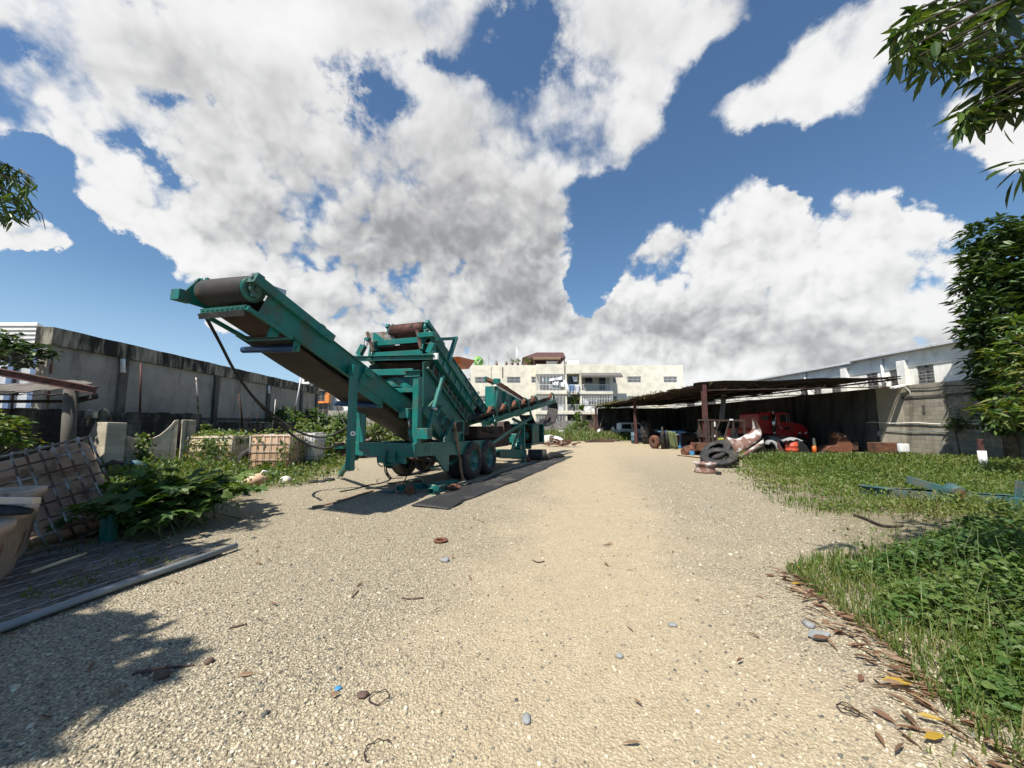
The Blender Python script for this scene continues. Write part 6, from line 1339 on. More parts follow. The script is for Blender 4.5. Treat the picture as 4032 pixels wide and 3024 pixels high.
def tipped_tank():
    # big caged tank lying over on one edge: axes fitted to its visible face
    c = Vector((-6.95, 5.95, .80)); ang = R(-27)
    t = thing('tipped_tank', 'large dirty pink tank lying tilted in a bent galvanised cage', 'tank', c, rot=(0, 0, 0))
    o = aty(*c7(175, 300), 5.62); ex = aty(*c7(640, 195), 6.1) - o; ey = aty(*c7(490, 925), 5.35) - o
    X_ = ex.normalized(); Y_ = (ey - X_ * ey.dot(X_)).normalized(); N_ = X_.cross(Y_); N_ = N_ if N_.y > 0 else -N_     # N_ points away from the viewer
    Lx, Ly, Lz = ex.length, ey.length, .95
    P = lambda a, b, d: o + X_ * a + Y_ * b + N_ * d - c
    rad = .16
    def sect(a, ins):   # rounded section in (b, d)
        Q = []
        for (cb, cd_, a0) in ((rad, rad, 180), (Ly - rad, rad, 270), (Ly - rad, Lz - rad, 0), (rad, Lz - rad, 90)):
            for k in range(5): g = R(a0 + 90 * k / 4); Q.append((cb + (rad - ins) * math.cos(g) * 1.0, cd_ + (rad - ins) * math.sin(g)))
        return Q
    mb = MB(); rows = [(k * Lx / 1.28 if k > 0 else k, i_) for k, i_ in [(-.85, .05), (-.8, .02), (.0, .03), (.35, .0), (.40, .035), (.45, .0), (1.05, .02), (1.17, .05), (1.22, .10)]]; m_ = 20; b0 = 0
    for (a, ins) in rows: mb.v += [tuple(P(a, q[0], q[1] + .02 + .02 * math.sin(a * 9 + q[0] * 5))) for q in sect(a, ins + .012)]
    for i in range(len(rows) - 1):
        for k in range(m_): mb.f.append((i * m_ + k, i * m_ + (k + 1) % m_, (i + 1) * m_ + (k + 1) % m_, (i + 1) * m_ + k)); mb.s.append(True)
    mb.f.append(tuple(range(m_))); mb.s.append(False); mb.f.append(tuple((len(rows) - 1) * m_ + k for k in range(m_))); mb.s.append(False)
    mb.build('tank_body', M['ibc_pink'], t)
    mb = MB(); n = 7
    for i in range(n):
        a = (-1 + i) * Lx / (n - 2); Q = sect(a, -.035)
        mb.tube([P(a + .012 * math.sin(k), q[0], q[1]) for k, q in enumerate(Q)], .0145, 8, close=True)
    mb.build('cage_hoops', M['galv'], t)
    mb = MB()
    for k in range(7): b = .08 + (Ly - .16) * k / 6; mb.tube([P(-.85, b, -.02), P(.3, b + .01, -.035), P(Lx + .02, b, -.02)], .012, 6)
    for k in range(4): d = .15 + (Lz - .3) * k / 3; mb.tube([P(-.85, -.035, d), P(Lx + .02, -.035, d)], .0165, 6); mb.tube([P(-.85, Ly + .035, d), P(Lx + .02, Ly + .035, d)], .0165, 6)
    mb.build('cage_bars', M['galv'], t)
    mb = MB(); pts = [P(Lx * .97, q[0], q[1] + .05) for q in sect(0, .06)]; mb.tube(pts[10:20], .05, 8); mb.build('dark_rim', M['blue_gr'], t)
    mb = MB(); q = P(.72, .72, -.06); mb.tube([q + X_ * -.12, q + X_ * .02 + Z * .03, q + X_ * .16 - Z * .05], [.02, .035, .015], 8); mb.build('rag', M['rubber'], t)
tipped_tank()
def bins():
    def bin_(corner, label, sx, sy, h, rz):
        t = thing('plastic_bin', label, 'bin', corner, rz, 'grimy plastic bins'); mb = MB(); r = .13; th = .045
        def ring(k, z, ins):
            P = []; x, y = sx / 2 * k - ins, sy / 2 * k - ins
            for (cx, cy, a0) in ((x - r, y - r, 0), (-x + r, y - r, 90), (-x + r, -y + r, 180), (x - r, -y + r, 270)):
                for i in range(6): a = R(a0 + 18 * i); P.append((cx + r * math.cos(a) - sx / 2, cy + r * math.sin(a) + sy / 2, z))
            return P
        lv = [ring(.80, 0.0, 0), ring(.83, .06, 0), ring(.97, h - .10, 0), ring(1.03, h - .09, 0), ring(1.03, h, 0), ring(1.0, h + .01, .03), ring(.96, h - .03, th), ring(.82, .10, th)]; m_ = len(lv[0])
        for P in lv: mb.v += P
        for i in range(len(lv) - 1):
            for k in range(m_): mb.f.append((i * m_ + k, i * m_ + (k + 1) % m_, (i + 1) * m_ + (k + 1) % m_, (i + 1) * m_ + k)); mb.s.append(True)
        mb.f.append(tuple(reversed(range(m_)))); mb.s.append(False); mb.f.append(tuple((len(lv) - 1) * m_ + k for k in range(m_))); mb.s.append(False)
        mb.build('bin_body', M['bin'], t)
        return t
    bin_(Vector((-4.93, 3.97, .03)), 'grimy plastic bin standing nearest the fence panel', 1.1, .60, .70, R(38))
    bin_(Vector((-4.47, 3.42, .03)), 'grimy plastic bin cut off by the photo edge in front of its twin', 1.1, .60, .66, R(38))
    bin_(Vector((-5.45, 4.47, .03)), 'grimy plastic bin behind with a steel bar lying across', 1.0, .60, .80, R(38))
    p = gnd(*c7(95, 690), .845); mb = MB(); mb.beam((-.55, -.02, .02), (.18, .04, .0), .075, .05); tag(mb.build('steel_bar', M['steel'], loc=p), 'short flat steel bar lying on the rear bin', 'bar')
    p = gnd(*c7(110, 765), .745); mb = MB(); mb.tube([(-.55, 0, .02), (-.25, .03, .03), (0, 0, .02), (.13, .02, .0)], [.04, .035, .04, .03], 10); mb.tube([(-.4, -.1, .01), (0.05, -.06, .01), (.16, -.02, .0)], [.03, .035, .02], 8); tag(mb.build('black_gloves', M['rubber'], loc=p), 'crumpled black rubber gloves on the bin rim', 'gloves')
bins()
def fence_panel():
    a = gnd(*c7(1712, 1046)); b = gnd(*c7(200, 1590)); c = gnd(*c7(880, 996)); o = a.copy()
    u = (b - a); u = u.normalized(); w = (c - a); w = (w - u * w.dot(u)); wl_ = w.length; w.normalize(); Ln = 4.6; W_ = 2.15
    t = thing('fence_panel', 'chain link gate panel with a pipe frame lying over planks', 'fence panel', o); P = lambda s, k, z=0.0: u * s + w * k + Z * z
    mb = MB(); mb.tube([P(.0, 0, .06), P(1.2, .03, .055), P(2.4, -.01, .05), P(Ln, .02, .05)], .034, 12); mb.build('frame_pipe', M['grey_pvc'], t)
    mb = MB(); mb.tube([P(.2, W_, .06), P(Ln, W_ + .05, .06)], .03, 10); mb.build('frame_pipe', M['wood'], t)
    n = 13; mb = MB()
    for i in range(n):
        k = .10 + (W_ - .2) * i / (n - 1); k0 = random.uniform(-.05, .25); mb.beam(P(k0 + .1 * i / n, k, .022 + random.uniform(-.004, .006)), P(Ln, k + random.uniform(-.02, .02), .022), .145, .028)
    mb.build('boards', M['deck'], t, .004)
    mb = MB()
    for i in range(7): k = .22 + i * .28; mb.tube([P(.15, k, .052), P(Ln * .5, k + .02, .056), P(Ln, k - .02, .05)], .007, 5)
    mb.build('tension_wire', M['galv2'], t)
    mb = MB(); p = .11; m_ = int((Ln + W_) / p)
    for i in range(m_):
        for sgn in (1, -1):
            s0 = i * p - W_ if sgn > 0 else i * p; s1 = s0 + sgn * W_; k0, k1 = 0.03, W_ - .03
            S0, S1, K0, K1 = s0, s1, k0, k1
            def clip(sa, ka, sb, kb, lim, hi):
                f = (lim - sa) / (sb - sa); return lim, ka + (kb - ka) * f
            if S0 < .1: S0, K0 = clip(S0, K0, S1, K1, .1, 0) if S1 > .1 else (None, None)
            if S0 is None: continue
            if S1 < .1: S1, K1 = clip(s0, k0, s1, k1, .1, 0)
            if S0 > Ln:
                if S1 > Ln: continue
                S0, K0 = clip(s0, k0, s1, k1, Ln, 1)
            if S1 > Ln: S1, K1 = clip(s0, k0, s1, k1, Ln, 1)
            mb.tube([P(S0, K0, .045), P(S1, K1, .045)], .0016, 3, caps=False)
    mb.build('wire_mesh', M['galv2'], t)
    q = gnd(*c7(225, 1205), .07); r_ = gnd(*c7(620, 1070), .07); mb = MB(); v = r_ - q; mb.tube([Z * .0, v * .5 + Z * .02 + w * -.05, v], .018, 8); tag(mb.build('bamboo_cane', M['ibc_yel'], loc=q), 'pale cane lying along the back of the fence panel', 'cane')
    # tufts through the mesh and dry leaves
    for (x, y, lb) in ((1060, 1170, 'green weed tuft growing through the middle of the fence panel'), (520, 1340, 'small green tuft at the left of the fence panel'), (700, 1300, 'dry weed tuft beside the small green one'), (290, 1420, 'low green tuft at the near end of the fence panel')):
        p = gnd(*c7(x, y)); n_ = 110 if x == 1060 else 36; r2 = .19 if x == 1060 else .10; pp = rng.normal(size=(n_, 3)) * np.array([r2, r2 * .5, .03]); pp[:, 2] = abs(pp[:, 2]) + .04
        o_ = leaf_mesh('weed_tuft', M['leaf_weed' if 'dry' not in lb else 'dry_weed'], pp, rdir(n_, .6), rdir(n_, 1), .055, .018, 'oval'); o_.location = p; tag(o_, lb, 'weed')
fence_panel()
def teal_scrap_left():
    p = gnd(*cl(1000, 1390)); mb = MB(); mb.tube([(-.5, 0, .2), (-.2, -.05, .3), (.3, .1, .32), (.55, .2, .22)], [.08, .14, .14, .08], 12); tag(mb.build('dark_pipe', M['blue_gr'], loc=p), 'dark blue green pipe in the weeds before the arched wall', 'pipe')
    p = gnd(*c7(780, 990)); mb = MB(); mb.rbox((0, 0, .20), (.15, .15, .40), .04, 3); mb.cyl((0, 0, .40), (0, 0, .45), .035, 10); tag(mb.build('green_bottle', M['teal'], loc=p), 'translucent teal plastic can behind the broad leaves', 'can')
    # white panel on teal beam behind the conveyor post
    a = gnd(*cib(1790, 400)); t = thing('old_boat_part', 'flaking white panel resting on a teal beam behind the machine leg', 'scrap', a, R(8)); mb = MB(); mb.beam((0, 0, .55), (1.35, .25, .62), .12, .22); mb.build('beam', M['teal'], t, .006)
    mb = MB(); mb.grid(lambda u, v: (-.1 + 1.5 * u, -.1 + v * .9 + u * .2, .70 + .06 * u + .05 * math.sin(u * 7) * v + .12 * v), 12, 5); mb.build('white_panel', M['white_rust'], t, solid=.04)
    mb = MB(); mb.bb((0, .1, 0), (1.2, .9, .45)); mb.build('dark_base', M['rust_dark'], t, .04)
    p = gnd(*cl(1535, 1240)); mb = MB(); mb.tube([(-.25, 0, .1), (-.15, 0, .3), (.1, 0, .42), (.35, 0, .42)], .045, 10); tag(mb.build('white_hose', M['white'], loc=p), 'white bent hose beside the second pillar', 'hose')
    p = aty(*cib(980, 175), 16.5); mb = MB(); mb.rbox((0, 0, -.65), (1.0, .8, 1.3), .15, 4); tag(mb.build('grey_drum', M['galv2'], loc=p), 'grey drum top showing above the creepers behind the tanks', 'drum')
    p = aty(*cib(1400, 145), 15.6); mb = MB(); mb.cyl((-.9, 0, 0), (.5, .1, .02), .07, 10); tag(mb.build('black_pipe', M['rubber'], loc=p), 'black pipe lying along the top of the white tank', 'pipe')
teal_scrap_left()
# ------------------------------------------------------------------ open shed on the right
XF, XB, SY0, SY1 = 9.9, 20.19, 19.8, 46.3
def shed():
    O = Vector((XF, SY0, 0)); t = thing('open_shed', 'long open fronted shed with a rusted sheet roof and red posts', 'shed', O)
    zf = lambda y: 3.52 + .05 * math.sin(y * .23 + .4) + (.18 if y < .5 else 0); zb = 3.98; W_ = XB - XF; Ln = SY1 - SY0
    # roof sheets: corrugated, edges uneven, a few lifted
    mb = MB(); n = int(Ln / .95)
    for i in range(n):
        y0 = i * Ln / n - .12; y1 = (i + 1) * Ln / n + .03; lift = random.uniform(-.02, .05); o0 = random.uniform(-.55, -.12)
        for j, (xa, xb) in enumerate(((o0, W_ * .36), (W_ * .35, W_ * .70), (W_ * .69, W_ - .03 - random.uniform(0, .12)))):
            def fn(u, v, xa=xa, xb=xb, y0=y0, y1=y1, lift=lift, j=j):
                x = xa + (xb - xa) * v; y = y0 + (y1 - y0) * u; return (x, y, zf(y) + (zb - zf(y)) * x / W_ + .028 * math.sin(u * 2 * math.pi * 9) + lift * (1 - v) * (j == 0) + j * .012 + .03 * (i % 2) + .04 * math.sin(x * 1.3 + i))
            mb.grid(fn, 36, 3)
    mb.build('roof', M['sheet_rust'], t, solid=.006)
    def truss(y, sag=.0):
        mb = MB(); zt = lambda x: zf(y) + (zb - zf(y)) * x / W_ - .06; m = 20
        mb.beam((0, y, zt(0)), (W_, y, zt(W_)), .05, .05); mb.beam((0, y, zt(0) - .34), (W_, y, zt(W_) - .42), .05, .05)
        for k in range(m):
            a, b = W_ * k / m, W_ * (k + 1) / m; lo = lambda x: zt(x) - .34 - .08 * x / W_
            mb.beam((a, y, zt(a) if k % 2 else lo(a)), (b, y, lo(b) if k % 2 else zt(b)), .022, .022)
        mb.build('truss', M['rust_dark'], t)
    for y in (.05, 5.6, 11.2, 18.2, 25.6): truss(y)
    mb = MB()
    for x in (.0, W_ * .25, W_ * .5, W_ * .75, W_ - .3): mb.beam((x, -.05, zf(0) + (zb - zf(0)) * x / W_ - .10), (x, Ln, zf(Ln) + (zb - zf(Ln)) * x / W_ - .10), .06, .09)
    mb.build('purlins', M['rust_dark'], t)
    for y in (0, 11.25, 25.7):
        mb = MB(); mb.ibeam((0, y, 0), (0, y, zf(y) - .12), .2, .2, .016, up=(0, 1, 0)); mb.bb((-.18, y - .18, 0), (.18, y + .18, .02)); mb.build('post', M['redpost'], t, .002)
    a = Vector((W_ * .58, 2.5, 3.5)); mb = MB(); mb.beam((4.1, 6.0, 1.9), (4.9, 7.0, 3.6), .30, .08); mb.build('loose_board', M['stone_grey'], t)
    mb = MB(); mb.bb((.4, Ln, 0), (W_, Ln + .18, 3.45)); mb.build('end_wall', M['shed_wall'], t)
    mb = MB(); mb.bb((W_ - .06, 1.5, 0), (W_ - .015, Ln - .02, 3.53)); mb.build('shade_lining', M['shed_wall'], t)  # dark sheet laid over the tan wall for the shed's inner shade
    mb = MB(); mb.tube([(.4, Ln - .4, 0), (.1, Ln - .1, 1.6), (-.5, Ln, 3.4), (.2, Ln + .3, 4.0)], .03, 6); mb.build('dry_creeper_stem', M['wood'], t)
    for (y0, n_) in ((20, 420), (8, 160)):
        nn = n_; P = np.c_[rng.uniform(-.5, .4, nn), y0 + rng.normal(size=nn) * 3.2, np.full(nn, 3.62) + rng.normal(size=nn) * .05]; leaf_mesh('roof_litter', M['dry_weed'], P, rdir(nn, -.1), rdir(nn, 1), .22, .08, 'oval', t)
shed()

def wheel_at(parent, loc, r, w, axis='Y', rim='rust_dark', hub=True):
    e = bpy.data.objects.new('wheel', None); COL.objects.link(e); e.parent = parent; e.location = loc
    ax = (0, 1, 0) if axis == 'Y' else (1, 0, 0); h = w / 2; mb = MB()
    mb.lathe((0, 0, 0), ax, [(r * .56, -h * .8), (r * .62, -h), (r * .9, -h), (r, -h * .6), (r, h * .6), (r * .9, h), (r * .62, h), (r * .56, h * .8)], 28); mb.build('tyre', M['tyre'], e)
    mb = MB(); mb.lathe((0, 0, 0), ax, [(.001, -h * .5), (r * .3, -h * .7), (r * .4, -h * .4), (r * .57, -h * .75), (r * .57, h * .75), (r * .4, h * .4), (r * .3, h * .7), (.001, h * .5)], 20, closed=False); mb.build('rim', M[rim], e); return e

def red_truck():
    Y = 25.0; o = aty(*c6b(1180, 1300), Y); o.z = 0; t = thing('red_truck', 'red bonneted truck with an exhaust stack parked deep in the shed', 'truck', o)
    q = lambda x, y: (aty(*c6b(x, y), Y) - o)
    W_ = 2.1; S_ = lambda pts: [q(*p) for p in pts]
    f5 = lambda x, y: aty(*c5(x, y), Y) - o
    cab = S_([(1190, 160), (1230, 135), (1640, 128), (1850, 140), (1868, 200), (1880, 350), (1880, 655), (1640, 655), (1590, 600), (1190, 600)])
    mb = MB(); mb.prism(cab, (0, W_, 0)); mb.build('cab', M['red'], t, .03)
    hood = [q(1884, 350)] + [f5(*p) for p in ((1830, 640), (1960, 672), (2005, 715), (2032, 798), (1990, 798), (1965, 770), (1935, 752), (1885, 752), (1855, 775), (1845, 800), (1810, 800))] + [q(1884, 655)]
    mb = MB(); mb.prism([p + Vector((0, .12, 0)) for p in hood], (0, W_ - .24, 0)); mb.build('hood', M['red'], t, .04)
    fw = [f5(*p) for p in ((1842, 808), (1858, 762), (1890, 745), (1940, 745), (1975, 765), (1998, 800), (1985, 806), (1962, 778), (1935, 762), (1890, 762), (1868, 785), (1860, 815))]
    mb = MB(); mb.prism([p + Vector((0, -.08, 0)) for p in fw], (0, .3, 0)); mb.build('wheel_arch', M['red'], t, .01)
    for x in (1900, 1960): p = f5(x, 750); mb = MB(); mb.bb((p.x - .07, p.y - .10, p.z - .03), (p.x + .08, p.y - .085, p.z + .06)); mb.build('white_patch', M['white'], t)
    def pane(name, pts, m, dy=-.012, th=.02):
        mb = MB(); mb.prism([q(*p) + Vector((0, dy, 0)) for p in pts], (0, th, 0)); return mb.build(name, M[m], t)
    pane('side_window', [(1650, 190), (1760, 170), (1800, 345), (1655, 330)], 'glass'); pane('quarter_glass', [(1790, 180), (1840, 190), (1868, 350), (1812, 345)], 'glass'); pane('sleeper_window', [(1250, 215), (1420, 205), (1420, 300), (1255, 300)], 'glass')
    d = MB(); d.prism([q(*p) + Vector((0, -.018, 0)) for p in ((1640, 360), (1870, 370), (1870, 650), (1650, 650))], (0, .016, 0)); dr = d.build('door', M['red'], t, .006)
    mb = MB(); mb.prism([q(*p) + Vector((0, -.03, 0)) for p in ((1750, 455), (1860, 455), (1862, 515), (1752, 515))], (0, .011, 0)); mb.build('door_window', M['glass'], dr)
    mb = MB(); p = q(1665, 465); mb.bb((p.x - .05, p.y - .05, p.z - .03), (p.x + .06, p.y - .019, p.z + .03)); mb.build('handle', M['chrome'], dr)
    mb = MB(); a, b = q(1590, 310), q(1620, 480); mb.tube([a + Vector((0, -.08, 0)), b + Vector((0, -.08, 0))], .02, 6); mb.build('grab_rail', M['chrome'], t)
    mb = MB(); a, b = q(1765, 165), q(1800, 340); mb.beam(a + Vector((0, -.04, 0)), b + Vector((0, -.04, 0)), .04, .03); a, b = q(1820, 175), q(1860, 380); mb.beam(a + Vector((0, -.05, 0)), b + Vector((0, -.05, 0)), .03, .03); mb.build('window_strip', M['chrome'], t)
    mb = MB(); a, b = q(1480, 190), q(1490, 540); mb.cyl(a + Vector((0, -.16, 0)), b + Vector((0, -.16, 0)), .135, 18); c = q(1465, 85); mb.cyl(c + Vector((0, -.16, 0)), a + Vector((0, -.16, 0)), .045, 10); mb.tube([b + Vector((0, -.16, 0)), b + Vector((.05, -.16, -.2)), b + Vector((.25, 0, -.3))], .06, 8); mb.build('exhaust_stack', M['chrome'], t)
    for x in (1300, 1500, 1560): p = q(x, 118); mb = MB(); mb.cyl(p + Vector((0, .3, -.03)), p + Vector((0, .3, .06)), .05, 8); mb.build('roof_light', M['orange'], t)
    mb = MB(); a, b = q(1440, 680), q(1810, 690); mb.bb((a.x - 1.2, .2, a.z - .10), (f5(2000, 0).x, .45, a.z)); mb.bb((a.x - 1.2, 1.5, a.z - .10), (f5(2000, 0).x, 1.75, a.z)); mb.build('chassis_rail', M['rust_dark'], t)
    mb = MB(); a = q(1560, 770); mb.cyl((a.x - .45, .1, a.z + .1), (a.x + .85, .1, a.z + .1), .30, 18); mb.build('fuel_tank', M['galv2'], t)
    wheel_at(t, (f5(1920, 0).x, .2, .48), .48, .3); wheel_at(t, (f5(1920, 0).x, 1.85, .48), .48, .3); wheel_at(t, (q(1200, 0).x, .25, .5), .5, .5); wheel_at(t, (q(1200, 0).x, 1.8, .5), .5, .5)
    t.location.x += .35
red_truck()

def forklift():
    Y = 19.6; o = aty(*c6b(600, 1080), Y); o.z = 0; t = thing('forklift', 'old yellow and black forklift with an open overhead guard facing left', 'forklift', o); q = lambda x, y, d=0.0: aty(*c6b(x, y), Y) - o + Vector((0, d, 0)); mk = M['rust_dark']
    mb = MB()
    for x in (150, 205): a, b = q(x, 280), q(x, 1080); mb.beam(Vector((a.x, 0, a.z)), Vector((a.x, 0, .05)), .10, .08, up=(0, 1, 0)); mb.beam(Vector((a.x + .05, .75, a.z)), Vector((a.x + .05, .75, .05)), .10, .08, up=(0, 1, 0))
    for x in (300, 375): a = q(x, 285); mb.beam(Vector((a.x, .05, a.z)), Vector((a.x, .05, .1)), .12, .09, up=(0, 1, 0)); mb.beam(Vector((a.x, .7, a.z)), Vector((a.x, .7, .1)), .12, .09, up=(0, 1, 0))
    a, b = q(140, 290), q(380, 290); mb.bb((a.x, -.03, a.z - .06), (b.x, .8, a.z + .02)); mb.bb((a.x, .02, .9), (b.x, .78, .98)); mb.build('mast', mk, t, .006)
    mb = MB(); a = q(180, 950); mb.bb((a.x - .42, -.1, .25), (a.x + .1, .85, .62)); mb.bb((a.x - .3, -.12, .02), (a.x - .18, .02, .25)); mb.build('fork_carriage', M['rust'], t, .01)
    mb = MB(); a, b = q(250, 300), q(250, 900); mb.cyl(Vector((a.x, .38, a.z)), Vector((a.x, .38, .3)), .055, 12); mb.tube([Vector((a.x + .06, .3, a.z - .05)), Vector((a.x + .05, .3, .5))], .02, 6); mb.build('lift_ram', M['black'], t)
    mb = MB(); z = q(0, 300).z
    for d in (0, .95): mb.beam(q(400, 312, d), q(1015, 310, d), .07, .08)
    for x in (400, 540, 680, 820, 1010): a = q(x, 308); mb.beam(Vector((a.x, 0, z)), Vector((a.x, .95, z)), .05, .05)
    mb.build('overhead_guard', mk, t, .006)
    mb = MB()
    for d in (0, .95):
        for a, b, w in (((670, 330), (530, 830), .07), ((985, 330), (1010, 640), .08)): mb = MB(); mb.beam(q(*a, d), q(*b, d), w, w); mb.build('guard_leg', mk, t, .006)
    for (x0, y0, x1, y1) in ((325, 335, 355, 440), (330, 620, 352, 665), (660, 275, 740, 305)): a, b = q(x0, y0), q(x1, y1); mb = MB(); mb.bb((a.x, -.075, b.z), (b.x, -.055, a.z)); mb.build('worn_white_decal', M['white'], t)
    mb = MB(); body = [q(*p) for p in ((440, 690), (555, 690), (640, 700), (720, 850), (860, 1040), (840, 1060), (690, 1080), (640, 860), (440, 850))]; mb.prism(body, (0, 1.0, 0)); mb.build('body', M['yellow'], t, .03)
    mb = MB(); a, b = q(640, 860), q(1010, 1060); mb.bb((a.x, .02, .25), (b.x + .1, 1.0, q(0, 800).z)); mb.build('counterweight', M['yellow'], t, .06)
    mb = MB(); a = q(770, 650); mb.rbox((a.x + .1, .5, a.z - .1), (.5, .5, .14), .06); mb.rbox((a.x + .33, .5, a.z + .14), (.12, .5, .45), .05); mb.build('seat', M['black'], t)
    mb = MB(); a = q(500, 600); mb.tube([Vector((a.x, .5, a.z - .2)), Vector((a.x + .1, .5, a.z + .05))], .025, 8); mb.lathe((a.x + .12, .5, a.z + .08), (.5, 0, 1), [(.15, -.012), (.175, 0), (.15, .012)], 20); mb.build('steering_wheel', M['black'], t)
    mb = MB()
    for k in range(7): a = q(340 + 22 * k, 520 + 20 * (k % 3)); mb.tube([a, a + Vector((.06, .2, -.25)), a + Vector((.02, .3, -.5))], .014, 6)
    mb.build('hose_bundle', M['black'], t)
    wheel_at(t, (q(430, 0).x, .05, .3), .3, .22, 'Y', 'yellow'); wheel_at(t, (q(430, 0).x, .95, .3), .3, .22, 'Y', 'yellow'); wheel_at(t, (q(880, 0).x, .05, .25), .25, .2, 'Y', 'yellow')
forklift()

def fender():
    Yt = 17.3; T_ = [(600, 660), (620, 640), (700, 690), (830, 712), (940, 660), (1040, 590), (1130, 560), (1175, 480), (1180, 380), (1150, 262)]
    T2 = [(598, 680), (625, 760), (740, 850), (850, 830), (980, 770), (1120, 690), (1230, 620), (1310, 540), (1300, 420), (1205, 262)]
    M_ = [(598, 690), (640, 830), (745, 905), (860, 930), (1000, 860), (1130, 800), (1260, 730), (1340, 640), (1350, 500), (1210, 268)]
    B_ = [(610, 700), (700, 870), (800, 990), (880, 1040), (1010, 960), (1140, 870), (1270, 790), (1395, 680), (1380, 480), (1215, 275)]
    B2 = [(870, 1050), (900, 1100), (940, 1142), (1040, 1100), (1140, 1050), (1240, 985), (1330, 920), (1430, 850), (1445, 825), (1410, 700)]
    U2 = [(880, 1042), (900, 1050), (930, 1050), (1020, 985), (1140, 905), (1230, 845), (1310, 790), (1395, 725), (1405, 720), (1405, 690)]
    o = aty(*c6b(950, 1140), Yt); o.z = 0; t = thing('rusty_fender', 'rusted white vehicle fender panel leaning against the forklift', 'fender', o)
    q = lambda p, Y: aty(*c6b(*p), Y) - o
    rows = [[q(p, Yt + .35) for p in T_], [q(p, Yt + .10) for p in T2], [q(p, Yt - .05) for p in M_], [q(p, Yt - .02) for p in B_]]
    mb = MB(); n = len(T_); mb.v = [tuple(p) for r in rows for p in r]; mb.f = [(i * n + k, i * n + k + 1, (i + 1) * n + k + 1, (i + 1) * n + k) for i in range(3) for k in range(n - 1)]; mb.s = [True] * len(mb.f); ob = mb.build('upper_shell', M['white_rust'], t, solid=.03)
    sm = ob.modifiers.new('sub', 'SUBSURF'); sm.levels = 2; sm.render_levels = 2
    rows = [[q(p, Yt + .02) for p in U2], [q(((a[0] + b[0]) / 2, (a[1] + b[1]) / 2), Yt - .12) for a, b in zip(U2, B2)], [q(p, Yt + .04) for p in B2]]
    mb = MB(); mb.v = [tuple(p) for r in rows for p in r]; mb.f = [(i * n + k, i * n + k + 1, (i + 1) * n + k + 1, (i + 1) * n + k) for i in range(2) for k in range(n - 1)]; mb.s = [True] * len(mb.f); ob = mb.build('lower_shell', M['white_rust'], t, solid=.03)
    sm = ob.modifiers.new('sub', 'SUBSURF'); sm.levels = 2; sm.render_levels = 2
    a, b = q((930, 1130), Yt + .25), q((1400, 850), Yt + .45); mb = MB(); mb.beam(Vector((a.x, a.y, 0)), b, .1, .1); mb.beam(Vector((b.x, b.y, 0)), b, .08, .08); mb.build('stay', M['rust_dark'], t)
fender()
